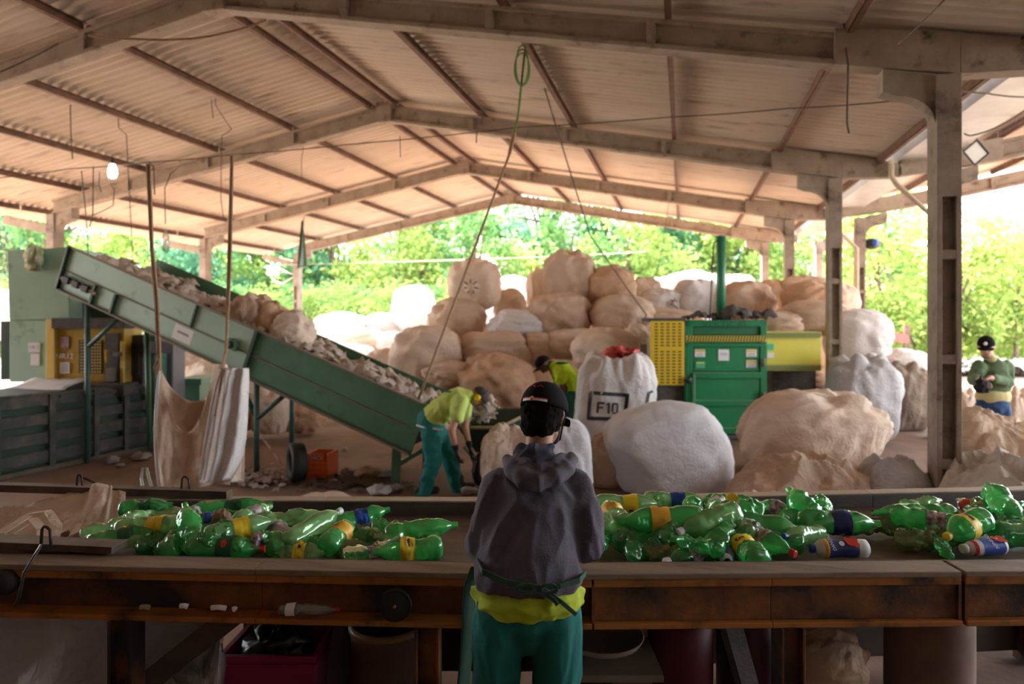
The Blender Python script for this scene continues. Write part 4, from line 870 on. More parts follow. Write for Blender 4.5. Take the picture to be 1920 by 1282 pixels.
for x0, y0, x1, y1, c in ((1303, 655, 1322, 669, 1), (1305, 678, 1322, 690, 2), (1347, 655, 1367, 676, 0), (1399, 655, 1419, 669, 1), (1399, 675, 1419, 689, 1)):
    BB('sticker', paperw if c != 2 else mat('sticker_green', (.05, .45, .25), .5), x0, y0, x1, y1, E_ - .03, .006, 0)
    if c: BB('sticker_stripe', yel2, x0 + 1, y0 + 1, x1 - 1, y0 + (5 if c == 1 else 3), E_ - .034, .004, 0)
    for j in range(3 if c == 1 else 2): BB('print', printk, x0 + 3, y0 + 7 + 2.6 * j, x1 - 3, y0 + 8 + 2.6 * j, E_ - .034, .003, 0)
for y in (700, 752, 804): BB('door_rib', gbright, 1299, y, 1430, y + 9, E_ - .07, .07); BB('rib_edge', mat('worn_green', (.10, .27, .15), .6), 1299, y - 2, 1430, y, E_ - .08, .08)
BB('door_edge', mat('worn_green', (.10, .27, .15), .6), 1300, 702, 1304, 754, E_ - .09, .03)
BB('lower_door', gbright, 1300, 700, 1428, 812, E_ - .02, .05)
for y in (688, 752): mb = MB(); q = P(1432, y, E_ - .1); mb.tube([q, q + UP * .14], .03, 10); mb.build('hinge', gtrim, bal, smooth=True)
for y in (712,): mb = MB(); mb.ball(P(1291, y, E_ - .1), .06); mb.build('hand_wheel', gdark, bal, smooth=True)
BB('base_plate', greyd, 1284, 816, 1440, 824, E_ - .1, 1.1)
# guard: a yellow plate with rows of slots
g_ = BB('guard', yel2, 1220, 602, 1283, 722, E_ - .05, .02); mb = MB()
for i in range(5):
    for j in range(20):
        if j == 8 and i > 0: continue
        q = P(1227.5 + i * 11, 607 + j * 5.8, E_ - .056); mb.beam(q, q + RIGHT * .052, .004, .024)
mb.build('guard_slots', mat('slot_dark', (.12, .08, .02), .8), g_); g_.children[0]['kind'] = 'stuff'
BB('guard_frame', greyd, 1214, 596, 1286, 603, E_, .5); BB('lower_body', greyd, 1222, 722, 1290, 812, E_ + .1, .6); BB('guard_post', gtrim, 1200, 645, 1213, 760, E_ + .1, .1)
mb = MB(); q = P(1352, 600, E_ + .35); mb.tube([q, q + UP * (157 / F * (E_ + .35))], .075, 18); mb.tube([q + UP * 1.37, q + UP * 1.40], .085, 18); mb.build('cylinder', mat('cyl_green', (.03, .20, .10), .4), bal, smooth=True)
mb = MB(); mb.lathe([(.16, -.02), (.16, .05), (.1, .07)], 20, Matrix.Translation(q)); mb.build('cylinder_base', black_m, bal, smooth=True)
mb = MB(); mb.tube([P(1330, 606, E_), P(1334, 540, E_ + .2), P(1338, 455, E_ + .3), P(1346, 450, E_ + .33)], .012, 6); mb.build('hose', black_m, bal, smooth=True)
pts_ = [P(1290 + 148 * k / 14, 600 - 3 * abs(math.sin(k * 1.7)), E_ + .1 + .3 * (k % 2)) for k in range(15)]
litter('soot_rags', mat('dark_rag', (.05, .045, .045), .9, col2=(.12, .11, .11), scale=9), pts_, 'dark rags and dust lying on top of the green baler', 'rags', .3, 8)
sd = PB('yellow_side_tank', yel3, 1437, 622, 1540, 695, E_ + .1, .7, bal); PB('tank_band', mat('yg', (.40, .42, .10), .5), 1437, 622, 1540, 634, E_ + .06, .03, bal, 0); PB('tank_band', mat('yg', (.40, .42, .10), .5), 1437, 683, 1540, 695, E_ + .06, .03, bal, 0)
mb = MB()
for k in range(26):
    for y0, y1 in ((624, 633), (685, 694)):
        x = 1438 + k * 3.9; mb.add([P(x, y1, E_ + .055), P(x + 1.6, y1, E_ + .055), P(x + 3.2, y0, E_ + .055), P(x + 1.6, y0, E_ + .055)], [(0, 1, 2, 3)])
mb.build('hazard_stripes', mat('stripe_dark', (.05, .10, .04), .5), bal)['kind'] = 'stuff'
PB('sticker', mat('sticker_green', (.05, .45, .25), .5), 1439, 644, 1451, 656, E_ + .09, .006, bal, 0); PB('sticker', paperw, 1439, 661, 1451, 671, E_ + .09, .006, bal, 0)
PB('stand', greyd, 1450, 695, 1530, 830, E_ + .5, .3, bal)
# ================================================================== the sacks
def bagmat(name, c, c2, dirt, lo=.5, tr=.12, cr=.30):
    return mat(name, c, .75, col2=c2, scale=1.6, amt=.7, dirt=dirt, dscale=1.3, dlo=lo, dhi=lo + .22, bump=.22, bscale=9, trans=tr, spec=.25, crumple=cr, csc=5.5)
BM = {'w': bagmat('sack_white', (.82, .80, .80), (.72, .68, .66), (.58, .42, .31), .62, .2), 'k': bagmat('sack_clean', (.80, .80, .84), (.74, .73, .75), (.60, .46, .36), .66, .2, .18), 'c': bagmat('sack_cream', (.80, .67, .55), (.70, .53, .40), (.48, .30, .19), .56, .18),
      'b': bagmat('sack_beige', (.70, .54, .41), (.58, .41, .29), (.36, .23, .15), .54, .15), 'r': bagmat('sack_rusty', (.66, .44, .29), (.52, .31, .19), (.30, .17, .11), .53, .15), 'g': bagmat('sack_grey', (.58, .58, .60), (.44, .42, .42), (.28, .24, .21), .58),
      'd': bagmat('sack_dark', (.22, .16, .12), (.34, .27, .21), (.09, .06, .045), .5)}
CR = CAMROT.to_3x3()
def bag(px, py, w, h, d, kind, label, tie=None, sq=2.6, wr=1.0, seed=None, group='big sacks heaped at the back of the shed', dep=.85, n=44, tilt=0, name='sack', flatb=True, tuft=True, lean=0, cat='sack', tiecol=None, parts=()):
    seed = seed if seed is not None else int(px * 7 + py * 13)
    r = random.Random(seed); off = Vector((r.uniform(-40, 40), r.uniform(-40, 40), r.uniform(-40, 40)))
    c = P(px, py, d); rx, rz_ = w / 2 * d / F, h / 2 * d / F; ry = rx * dep; big = (rx + rz_) / 2
    if tie is None and n <= 40: tie = (r.uniform(-1, 1), r.uniform(-.9, -.1), r.uniform(-.2, 1)); tuft = False
    T = Vector(tie).normalized() if tie else None
    if T:
        a = Vector((0, 0, 1)) if abs(T.z) < .8 else Vector((1, 0, 0)); U1 = (a - T * a.dot(T)).normalized(); U2 = T.cross(U1)
    mb = MB(); nu, nv = int(n * 1.7), n; vs = []
    Mt = Matrix.Rotation(R(tilt), 3, 'Y')
    for j in range(nv + 1):
        t = math.pi * j / nv
        for i in range(nu):
            a = 2 * math.pi * i / nu; u = Vector((math.sin(t) * math.cos(a), math.sin(t) * math.sin(a), -math.cos(t)))
            k = (abs(u.x) ** sq + abs(u.y) ** sq + abs(u.z) ** sq) ** (-1 / sq); k /= 1.03 if sq > 2.2 else 1
            v = u * k
            dsp = .085 * noise.noise(u * 1.6 + off) + wr * (.026 * (ridge(u + off, 2.6) - .55) + .014 * (ridge(u - off, 5.5) - .55))
            if T:
                q = u.dot(T); ang = math.atan2(u.dot(U2), u.dot(U1)); near = max(0, q)
                fold = math.sin(ang * 11 + 2.5 * noise.noise(u * 2 + off)) * .5 + math.sin(ang * 6 + 1.3) * .5
                dsp += wr * .062 * fold * near ** 1.5 * (1 - near ** 14)
                cr2 = Vector((math.cos(ang) * 2.4, math.sin(ang) * 2.4, q * .9)); cr2 += Vector((.3, .3, .3)) * noise.noise(u * 2.3 - off)
                dsp += wr * (1 - abs(q) ** 6) * (.075 * (ridge(cr2 + off, 1.0) - .6) + .035 * (ridge(cr2 - off, 2.2) - .6))
                v -= T * (v.dot(T)) * .22 * max(0, (near - .80) / .2)
                if tuft and near > .965: v += T * .26 * ((near - .965) / .035) ** 1.0; 
            v = v * (1 + dsp)
            if flatb and v.z < -.80: v.z = -.80 - (v.z + .80) * -.15
            if flatb and v.z < 0: v.z *= 1.2
            v = Mt @ v; v.x += lean * (v.z + .8) * .3
            vs.append(c + CR @ Vector((v.x * rx, v.y * ry, v.z * rz_)))
    mb.v = [tuple(v) for v in vs]
    mb.f = [(j * nu + i, j * nu + (i + 1) % nu, (j + 1) * nu + (i + 1) % nu, (j + 1) * nu + i) for j in range(nv) for i in range(nu)]; mb.mi = [0] * len(mb.f)
    zmin = min(v[2] for v in mb.v)
    if zmin < 0: mb.v = [(x, y, max(z, .004 * (1 + math.sin(x * 9 + y * 7)))) for x, y, z in mb.v]; zmin = 0
    t = thing(name, label, cat, (c.x, c.y, zmin), group)
    body = mb.build('sack_cloth', BM[kind] if kind in BM else MATS[kind], t, smooth=True)
    if T and tiecol:
        tc = c + CR @ Vector((T.x * rx, T.y * ry, T.z * rz_)) * .86; kb = MB()
        for q in range(7):
            a = q * .9; dv = CR @ (U1 * math.cos(a) + U2 * math.sin(a)) * big * r.uniform(.12, .3)
            kb.tube([tc, tc + dv * .5 + CR @ T * .06, tc + dv + CR @ T * .07], .013, 6)
        kb.build('tie', MATS[tiecol], t, smooth=True)
    return t, body, mb
GA = 'big sacks heaped at the back of the shed'
mat('tie_dark', (.06, .045, .035), .8)
BAGS = [  # px, py, w, h, d, kind, label, tie
 (890, 532, 98, 92, 14.2, 'c', 'round cream sack with a dark gathered knot facing the camera, highest on the left', (-.1, -1, -.15), 2.1, 'tie_dark'),
 (1068, 518, 96, 96, 14.0, 'b', 'topmost large beige sack of the heap, its corner pointing up', (.35, -.3, 1), 2.6, None),
 (1146, 537, 94, 74, 13.8, 'r', 'orange-tan sack leaning against the topmost sack on its right', (.8, 0, .6), 2.4, None),
 (775, 577, 78, 78, 26.0, 'w', 'bright white sunlit sack standing alone left of the heap', None, 2.7, None),
 (856, 598, 108, 74, 14.0, 'b', 'beige sack directly under the round knotted sack', (-.7, -.5, .5), 2.3, None),
 (1047, 590, 118, 80, 13.6, 'b', 'wide grey-beige sack under the topmost one with folds at its left', (-.7, -.5, .6), 2.2, None),
 (1166, 590, 118, 76, 13.4, 'b', 'dirty tan sack under the orange-tan one', (.6, -.6, -.2), 2.3, None),
 (970, 612, 112, 60, 13.5, 'w', 'pale sack in the middle of the heap with a pinched left corner', (-.9, -.3, .4), 2.3, None),
 (1014, 540, 56, 76, 15.2, 'c', 'narrow cream sack behind the topmost one on its left', (-.3, -.2, 1), 2.3, None),
 (962, 540, 56, 46, 25.0, 'w', 'white sunlit sack glimpsed behind the knotted round sack', None, 2.4, None),
 (955, 574, 62, 62, 14.8, 'c', 'cream sack between the round knotted sack and the narrow one', None, 2.3, None),
 (800, 664, 128, 100, 12.9, 'c', 'large boxy cream sack with brown creases at the left foot of the heap', (-.8, -.6, .7), 3.2, None),
 (934, 656, 132, 66, 13.0, 'b', 'boxy tan sack lying squarely in the middle of the heap', (1, -.2, .4), 3.4, None),
 (1074, 645, 104, 54, 13.0, 'c', 'sausage-shaped cream sack sloping up to the right', (1, -.2, .5), 2.2, None),
 (1008, 655, 62, 62, 12.9, 'b', 'small brownish sack behind the stooping worker\'s head', None, 2.4, None),
 (850, 704, 110, 50, 12.2, 'b', 'low ribbed sack with gathered folds beside the conveyor foot', (-.4, -1, .2), 2.2, None),
 (930, 716, 140, 100, 12.0, 'r', 'rusty brown crumpled sack with deep folds between the two stooping workers', (-.5, -.6, .9), 2.3, None),
 (1140, 658, 132, 84, 11.9, 'c', 'grey-cream sack bulging behind the sack marked F10', (.6, -.4, -.4), 2.4, None),
 (1190, 655, 60, 90, 12.4, 'c', 'tall narrow cream sack against the yellow guard', None, 2.6, None),
 (1210, 548, 60, 56, 14.8, 'c', 'cream sack right of the orange-tan one', None, 2.4, None),
 (1240, 572, 86, 60, 14.6, 'w', 'tied pale sack with a grey knot above the yellow guard', (.4, -1, .1), 2.2, 'tie_dark'),
 (1250, 596, 110, 34, 13.9, 'c', 'flat pale sack lying just above the yellow guard', (1, 0, .1), 2.1, None),
 (1305, 560, 78, 68, 14.6, 'w', 'angular pale sack left of the tall green cylinder', None, 3.4, None),
 (1215, 545, 80, 46, 25.0, 'w', 'sunlit white sack on the ridge right of the heap', None, 2.2, None),
 (1300, 535, 110, 50, 25.0, 'w', 'glaring white sack on the skyline left of the green cylinder', None, 2.2, None),
 (1378, 540, 76, 52, 24.5, 'w', 'glaring white sack on the skyline right of the green cylinder', None, 2.2, None),
 (1398, 572, 108, 84, 14.4, 'b', 'pinkish tan sack right of the green cylinder', (.3, -.8, .5), 2.2, None),
 (1450, 556, 84, 60, 15.4, 'r', 'orange sunlit sack behind the third right column', None, 2.3, None),
 (1512, 540, 96, 46, 15.2, 'b', 'long tan sack on top of the heap behind the second column', None, 2.2, None),
 (1520, 562, 100, 66, 13.6, 'r', 'rusty orange sack just left of the second right column', (.5, -.3, .7), 2.5, None),
 (1526, 596, 126, 62, 12.9, 'b', 'tan sack with brown underside lying left of the second column', (-.9, -.2, -.1), 2.2, None),
 (1455, 606, 104, 44, 12.8, 'c', 'pinkish sack behind the yellow side tank', (1, -.3, .2), 2.2, None),
 (1580, 566, 62, 62, 14.0, 'c', 'orange and white sack right of the second column, near the top', (.8, 0, .4), 2.3, None),
 (1608, 630, 116, 96, 12.6, 'w', 'pale dusty sack right of the second column with its corner to the right', (.9, -.2, -.5), 2.4, None),
 (1616, 742, 126, 150, 10.6, 'g', 'huge grey-white upright sack right of the second column', (-.3, -.4, 1), 2.7, None),
 (1696, 742, 84, 126, 12.0, 'd', 'dark brown stained sack in the shade left of the big column', (.2, -.5, 1), 2.7, None),
 (1690, 676, 96, 44, 13.5, 'w', 'flat white cloth sacks heaped behind the dark brown sack', None, 2.0, None),
 (1510, 708, 120, 50, 12.3, 'r', 'rusty sack under the yellow side tank', None, 2.3, None),
 (1462, 708, 44, 54, 12.0, 'r', 'small round bundle tied with grey rags under the yellow tank', (0, -1, .3), 2.1, 'tie_dark'),
 # low heap in the sun left of the main heap
 (640, 618, 110, 60, 26.0, 'w', 'sunlit pale sack on the low heap above the conveyor', None, 2.2, None),
 (718, 610, 82, 44, 26.2, 'w', 'grey-white sunlit sack beside the lone white one', None, 2.2, None),
 (690, 645, 100, 56, 25.2, 'c', 'cream sack with an orange patch in the low sunlit heap', None, 2.3, None),
 (738, 648, 76, 50, 24.9, 'w', 'white striped sack at the right of the low sunlit heap', None, 2.3, None),
 (655, 672, 120, 60, 24.6, 'w', 'glaring white sack behind the middle of the conveyor', None, 2.3, None),
 (730, 684, 96, 60, 14.2, 'c', 'cream sack behind the dark green far side plate', None, 2.4, None),
 (590, 656, 64, 84, 26.0, 'w', 'white sunlit sack at the left end of the low heap', None, 2.3, None),
 # seen under the conveyor
 (345, 676, 74, 50, 13.0, 'c', 'cream sack seen under the conveyor above the steel bin', (.8, -.4, .2), 2.3, None),
 (388, 712, 90, 64, 12.4, 'c', 'cream sack behind the hanging sack\'s right rope', None, 2.3, None),
 (452, 732, 90, 112, 12.6, 'c', 'pale sack in the shade under the conveyor', None, 2.4, None),
 (440, 770, 90, 70, 11.0, 'r', 'brown sack on the floor right of the hanging sack', None, 2.3, None),
 (506, 768, 76, 84, 11.0, 'c', 'crumpled cream sack behind the conveyor\'s middle leg', (-.2, -.6, 1), 2.3, None),
 (566, 778, 84, 60, 11.4, 'r', 'low lumpy brown sack on the floor under the conveyor', (.2, -1, .3), 2.1, None),
 (420, 820, 76, 50, 10.8, 'd', 'dark stained sack on the floor behind the hanging sack', None, 2.3, None),
 # outside at the far left
 (6, 590, 60, 90, 18.0, 'w', 'sunlit pale sack at the left edge beyond the press', None, 2.4, None),
]
for px, py, w, h, d, k, lb, tie, sq, tc in BAGS:
    bag(px, py, w * 1.06, h * 1.08, d, k, lb, tie, sq, 1.0 if d < 16 else .8, n=34 if d > 12.5 else 40, tiecol=tc)
# mound of loose sacks filling the inside of the heap
def mound(px, py, w, h, d, kind, label, seed):
    return bag(px, py, w, h, d, kind, label, None, 2.2, 1.8, seed, n=40, dep=.5)
mound(985, 690, 300, 190, 15.2, 'b', 'mass of flattened sacks at the core of the heap', 1)
mound(1200, 650, 280, 160, 15.6, 'c', 'mass of flattened sacks behind the yellow guard', 2)
mound(1470, 640, 260, 190, 15.2, 'r', 'mass of rusty sacks behind the side tank', 3)
mound(700, 660, 260, 90, 27.0, 'w', 'sunlit bank of loose sacks behind the conveyor', 4)
mound(420, 740, 300, 150, 14.2, 'b', 'shaded bank of sacks seen under the conveyor', 5)
mound(985, 620, 260, 150, 26.5, 'w', 'sunlit bank of loose sacks outside behind the middle of the heap', 7)
mound(1290, 610, 380, 170, 26.5, 'w', 'sunlit bank of loose sacks outside behind the green cylinder', 6)
# -------- the sacks in front
GF = None
t, body, mbF = bag(1153, 752, 152, 200, 9.6, 'w', 'open white sack printed F10 filled with red plastic, right of the stooping worker', (0, -.1, 1), 3.2, 1.0, 77, GF, dep=.9, n=56, tuft=False)
def decal_bvh(mb): 
    return BVHTree.FromPolygons([Vector(v) for v in mb.v], mb.f)
def decal(mb_src, name, m, polys, parent, d, off=.008, res=.03):
    """polys: lists of photo pixels; each is laid on the surface seen there"""
    bv = decal_bvh(mb_src); out = MB(); cam_o = Vector((0, 0, H))
    for poly in polys:
        vs = []
        for px, py in poly:
            dr = (P(px, py, d) - cam_o).normalized(); hit = bv.ray_cast(cam_o, dr)
            vs.append((hit[0] - dr * off) if hit[0] is not None else P(px, py, d))
        out.add(vs, [tuple(range(len(vs)))])
    return out.build(name, m, parent)
ink = mat('black_ink', (.03, .03, .035), .7)
def band(x0, y0, x1, y1, wd_, n=8):     # a drawn line as a row of small quads
    ln = math.hypot(x1 - x0, y1 - y0); nx, ny = -(y1 - y0) / ln * wd_ / 2, (x1 - x0) / ln * wd_ / 2; qs = []
    for k in range(n):
        a = k / n; b = (k + 1) / n; p = lambda t, s: (x0 + (x1 - x0) * t + nx * s, y0 + (y1 - y0) * t + ny * s)
        qs.append([p(a, -1), p(b, -1), p(b, 1), p(a, 1)])
    return qs
fr = band(1106, 736, 1178, 741, 7) + band(1177, 738, 1170, 790, 7) + band(1170, 786, 1102, 784, 7) + band(1103, 786, 1107, 736, 7)
decal(mbF, 'printed_frame', ink, fr, t, 9.0); decal(mbF, 'printed_frame', ink, band(1224, 733, 1216, 737, 5, 3) + band(1217, 736, 1213, 756, 5, 4), t, 9.0)
let = band(1122, 754, 1120, 774, 4.5, 4) + band(1121, 755, 1134, 756, 4, 3) + band(1121, 764, 1131, 764, 3.5, 3) + band(1142, 755, 1141, 775, 4.5, 4) + band(1137, 759, 1142, 755, 3, 2)
let += band(1149, 758, 1148, 772, 4, 4) + band(1158, 758, 1157, 773, 4, 4) + band(1148, 757, 1159, 757, 3.5, 3) + band(1148, 774, 1158, 775, 3.5, 3)
decal(mbF, 'lettering', ink, let, t, 9.0, .010)
crumple('red_plastic', P(1160, 662, 9.6), (.20, .22, .10), 21, mat('red_film', (.50, .03, .035), .4, col2=(.70, .12, .12), scale=9), 'bundle of red plastic showing in the open mouth of the F10 sack', 'plastic')
crumple('red_plastic', P(1186, 664, 9.5), (.10, .12, .09), 22, mat('red_film', (.50, .03, .035)), 'small knot of red plastic at the right rim of the F10 sack', 'plastic')
bag(1250, 840, 228, 170, 7.6, 'k', 'huge clean white sack lying on its side behind the right bottle heap', (-1, -.5, -.35), 3.0, .5, 91, GF, dep=.62, n=60, tilt=-14, tuft=False)
bag(1150, 862, 96, 110, 7.9, 'b', 'dirty brown folded end of sacking at the left of the huge white sack', (.6, -.8, -.5), 2.6, 1.5, 92, GF, dep=.6, n=46, tuft=False)
bag(1056, 862, 112, 160, 7.2, 'k', 'greenish white smooth sack right behind the worker\'s shoulder', (-.6, -.2, 1), 2.7, .8, 93, GF, dep=.8, n=46, tuft=False)
bag(950, 866, 100, 142, 7.3, 'c', 'pale crumpled sack left behind the worker\'s head', (.2, -.6, 1), 2.6, 1.2, 94, GF, dep=.8, n=46, tuft=False)
bag(1516, 806, 272, 156, 8.6, 'c', 'large beige and white sack with torn folds left of the big column', (.35, -.5, 1), 2.4, .9, 95, GF, dep=.7, n=60, tilt=6, lean=.2)
def sheet_heap(name, label, cat, m, outline_c, w, h, d, seed, thick=.5, amp=.8, n=40, group=None):
    """a crumpled sheet of sacking lying in a heap: a dome with sharp folds"""
    r = random.Random(seed); off = Vector((r.uniform(-30, 30), r.uniform(-30, 30), 0)); c = PF(outline_c[0], outline_c[1], 0) if d is None else Vector(P(outline_c[0], 600, d) * 1)
    d0 = c.dot(FWD); rx = w / 2 * d0 / F; zt = h * d0 / F; ry = thick; mb = MB()
    def fn(u, v):
        x, y = (u - .5) * 2, (v - .5) * 2; rr = max(abs(x) ** 2.5 + abs(y) ** 2.5, 0) ** .4; k = max(0, 1 - rr ** 2.2) ** .5
        q = Vector((x * 1.8 * rx, y * 1.8 * ry, 0)) + off
        f = .55 * (ridge(q + Vector((0, 0, noise.noise(q))), 1.0)) + .22 * ridge(q, 2.4) + .08 * ridge(q, 5)
        z = zt * k * (1 - .55 * amp + .75 * amp * f) + .012
        return Vector((c.x, c.y, 0)) + RIGHT * (x * rx * (1 + .10 * noise.noise(q * 2))) + FWD * (y * ry * (1 + .1 * noise.noise(q * 2 + off))) + UP * max(z, .012)
    mb.grid(n * 2, n, fn); return mb.build(name, m, smooth=True, origin=(c.x, c.y, 0), label=label, cat=cat, group=group)
sheet_heap('sacking', 'heap of crumpled beige sacking on the floor in front of the large beige sack', 'sacking', BM['b'], (1505, 900), 300, 100, 7.0, 5, .45, .8, 56)
sheet_heap('sacking', 'pale fold of sacking lying in front of the crumpled beige heap', 'sacking', BM['c'], (1430, 905), 150, 60, 6.5, 6, .25, 1.2, 40)
sheet_heap('sacking', 'bluish white sacking crumpled at the foot of the big column', 'sacking', BM['g'], (1675, 905), 150, 105, 6.9, 8, .4, .8, 40)
sheet_heap('sacking', 'big crumpled grey and tan tarpaulin right of the big column', 'tarpaulin', bagmat('tarp', (.60, .54, .49), (.46, .39, .33), (.32, .23, .17), .55), (1880, 905), 230, 150, 6.2, 15, .7, .7, 64)
bag(1850, 860, 170, 196, 6.9, 'b', 'open brown-lined sack folded over behind the crumpled tarpaulin', (.2, -.6, 1), 2.6, 1.5, 97, GF, dep=.6, n=50, tuft=False)
sheet_heap('sacking', 'pinkish sacking lying along the back of the belt beside the worker', 'sacking', BM['c'], (1190, 935), 170, 50, 5.6, 9, .25, 1.1, 36)
sheet_heap('sacking', 'pale flat cloth on the floor behind the left half of the belt', 'cloth', BM['c'], (605, 935), 120, 26, 7.0, 10, .3, 1.0, 30)
bag(1812, 785, 64, 122, 10.2, 'c', 'pink-beige sack left of the man in the green sweater', (.2, -.3, 1), 2.5, 1.0, 98, GF, n=36)
bag(1905, 783, 56, 122, 10.0, 'c', 'pink-beige sack at the right edge by the man in the green sweater', (-.2, -.3, 1), 2.5, 1.0, 99, GF, n=36)
# the sacks carried by the inclined conveyor
def on_inc(t, w, h, rx, ry, rz_, kind, label, seed):
    c = IC(t, w, h); d = c.dot(FWD); px = 960 + F * c.dot(RIGHT) / d; py = HOR - F * (c.z - H) / d
    bag(px, py, rx * 2 / d * F, rz_ * 2 / d * F, d, kind, label, (r_.uniform(-1, 1), -.3, .8), 2.2, 1.6, seed, None, dep=ry / rx, n=34, flatb=False, tilt=25, cat='sack')
on_inc(LEN * .500, .42, .36, .30, .32, .27, 'b', 'brown and white crumpled sack riding highest on the inclined conveyor', 31)
on_inc(LEN * .565, .38, .36, .19, .24, .28, 'r', 'rusty folded sack in the middle of the load on the inclined conveyor', 32)
on_inc(LEN * .625, .36, .34, .28, .30, .30, 'c', 'cream sack riding lowest on the inclined conveyor', 33)
# -------- the sack hanging from ropes at the left
hs = thing('hanging_sack', 'dirty white open sack hanging from ropes in front of the inclined conveyor', 'sack', tuple(P(375, 915, 6.6)))
D6 = 6.6
ptsL = [(297, 690), (292, 760), (292, 850), (303, 908)]; mb = MB()
def hang_front(u, v):
    # u across 0..1, v from the mouth (0) to the bottom (1); the mouth sags between the two rope points
    xl = 300 - 9 * math.sin(v * 2.4) + 6 * v ** 3; xr = 425 + 36 * min(1, v * 1.9) - 4 * v ** 2
    top = 690 + (145 * (math.sin(math.pi * min(1, u / .86)) ** .8) if u < .86 else 0)
    top = 690 + 120 * math.sin(math.pi * min(1, max(0, (u) / .80))) ** .75 if u < .80 else 682
    bot = 912 + 4 * math.sin(u * 6) - 14 * (u - .5)
    px = xl + (xr - xl) * u; py = top + (bot - top) * v
    dd = D6 - .10 * math.sin(math.pi * u) * math.sin(math.pi * min(1, v * .9)) + .055 * math.sin(u * 19 + 2 * v) * (1 - v * .4) + .03 * frac_noise(Vector((u * 4, v * 4, 2)))
    return P(px, py, dd)
mb.grid(64, 48, hang_front); mb.build('sack_front', BM['c'], hs, smooth=True, solid=.006)
mb = MB()
def hang_back(u, v):
    top = 690 + 62 * math.sin(math.pi * u) ** .7; px = 302 + 124 * u + 10 * v * (u - .5); py = top + (908 - top) * v
    return P(px, py, D6 + .12 + .34 * math.sin(math.pi * u) * math.sin(math.pi * min(1, .25 + v * .75)) + .04 * math.sin(u * 13))
mb.grid(40, 30, hang_back); mb.build('sack_back', BM['b'], hs, smooth=True, solid=.006)
mb = MB()   # bright folded right panel and edge hem
def hang_fold(u, v):
    px = (418 - 44 * v ** .7) + (48 + 38 * v ** .6) * u * (1 - .3 * v ** 6); py = 690 + (908 - 690) * v - 10 * v * u
    return P(px, py, D6 - .16 - .10 * math.sin(math.pi * u) + .035 * math.sin(u * 14 + v) + .02 * frac_noise(Vector((u * 4, v * 4, 7))))
mb.grid(30, 40, hang_fold); mb.build('side_panel', BM['w'], hs, smooth=True, solid=.006)
mb = MB(); mb.tube([P(299 - 9 * math.sin(k / 12 * 2.4) + 6 * (k / 12) ** 3, 695 + 216 * k / 12, D6 - .02) for k in range(13)], .014, 8); mb.build('hem', paperw, hs, smooth=True)
mb = MB(); mb.tube([P(416 - 42 * (k / 12) ** .7, 694 + 205 * k / 12, D6 - .18) for k in range(13)], .012, 8); mb.build('hem', paperw, hs, smooth=True)
rope_m = mat('rope', (.42, .27, .17), .85, col2=(.30, .19, .12), scale=40)
def rope(name, pts, r, label, m=rope_m, cat='rope', sag=0, extra=(), parent=None):
    pts = [Vector(p) for p in pts]; mb = MB(); path = []
    for a, b in zip(pts[:-1], pts[1:]):
        for k in range(8): path.append(a.lerp(b, k / 8) - UP * sag * 4 * (k / 8) * (1 - k / 8))
    path.append(pts[-1]); mb.tube(path, r, 7)
    for e in extra: mb.tube([Vector(p) for p in e], r, 7)
    if parent is not None: return mb.build(name, m, parent, smooth=True)
    return mb.build(name, m, smooth=True, origin=pts[0], label=label, cat=cat)
ztop = lambda p: Vector((p.x, p.y, zbx(p.x) + .42))
def roof_d(px, py, lo=3.5, off=.33):
    d = lo
    while d < 26:
        q = P(px, py, d)
        if q.z >= zbx(q.x) + off: return d
        d += .02
    return 10
for dx in (0, 5):
    rope('rope', [P(298 + dx * .6, 700, D6), P(291 + dx, 560, D6), P(283 + dx * .6, 462, D6), P(276 + dx, 308, D6)], .012, 'left rope holding the hanging sack%s' % (' , rear strand' if dx else ', front strand'), extra=([P(297, 672, D6 - .02), P(290, 690, D6 - .05), P(292, 708, D6 - .05), P(299, 690, D6 - .05), P(299, 672, D6 - .03)],) if not dx else ())
for dx in (0, 4):
    rope('rope', [P(418 - dx, 700, D6 - .1), P(424, 655, D6 - .1), P(428 + dx, 500, D6), P(434 + dx * .6, 292, D6)], .012, 'right rope holding the hanging sack%s' % (', rear strand' if dx else ', front strand'))
rope('rope', [P(404, 780, D6 - .3), P(412, 730, D6 - .25), P(420, 665, D6 - .15)], .01, 'loose brown rope end lying down the front of the hanging sack')
# open sack hooked on the left end of the conveyor
def end_sack(u, v):
    px0, py0 = 236 - 300 * u, 925 + 6 * u + 20 * math.sin(math.pi * u) * .0
    a = P(236 - 90 * u ** .8 * 1.0 - 250 * max(0, u - .3), 918 + 70 * max(0, u - .38) ** 1.0 + (-10 if .2 < u < .4 else 0), 3.72)
    b = P(222 - 330 * u, 1026 - 4 * u, 2.86)
    q = a.lerp(b, v); return q - UP * (.16 * math.sin(math.pi * v)) + UP * .025 * frac_noise(Vector((u * 6, v * 5, 3)), 1, 3)
es = thing('open_sack', 'open dirty sack hooked over the left end of the sorting conveyor', 'sack', tuple(P(60, 1010, 3.2)))
mb = MB(); mb.grid(60, 36, end_sack); mb.build('sack_mouth', BM['c'], es, smooth=True, solid=.004)
def end_drop(u, v):
    q = P(-60 + 470 * u, 1030, 2.98); q.z = .95 - .95 * v
    return q + FWD * (.10 * math.sin(u * 9 + v * 2) * (.4 + v) + .05 * frac_noise(Vector((u * 5, v * 3, 1)), 1, 3)) + RIGHT * .02
mb = MB(); mb.grid(50, 30, end_drop); mb.build('sack_side', BM['g'], es, smooth=True, solid=.004)
mb = MB(); 
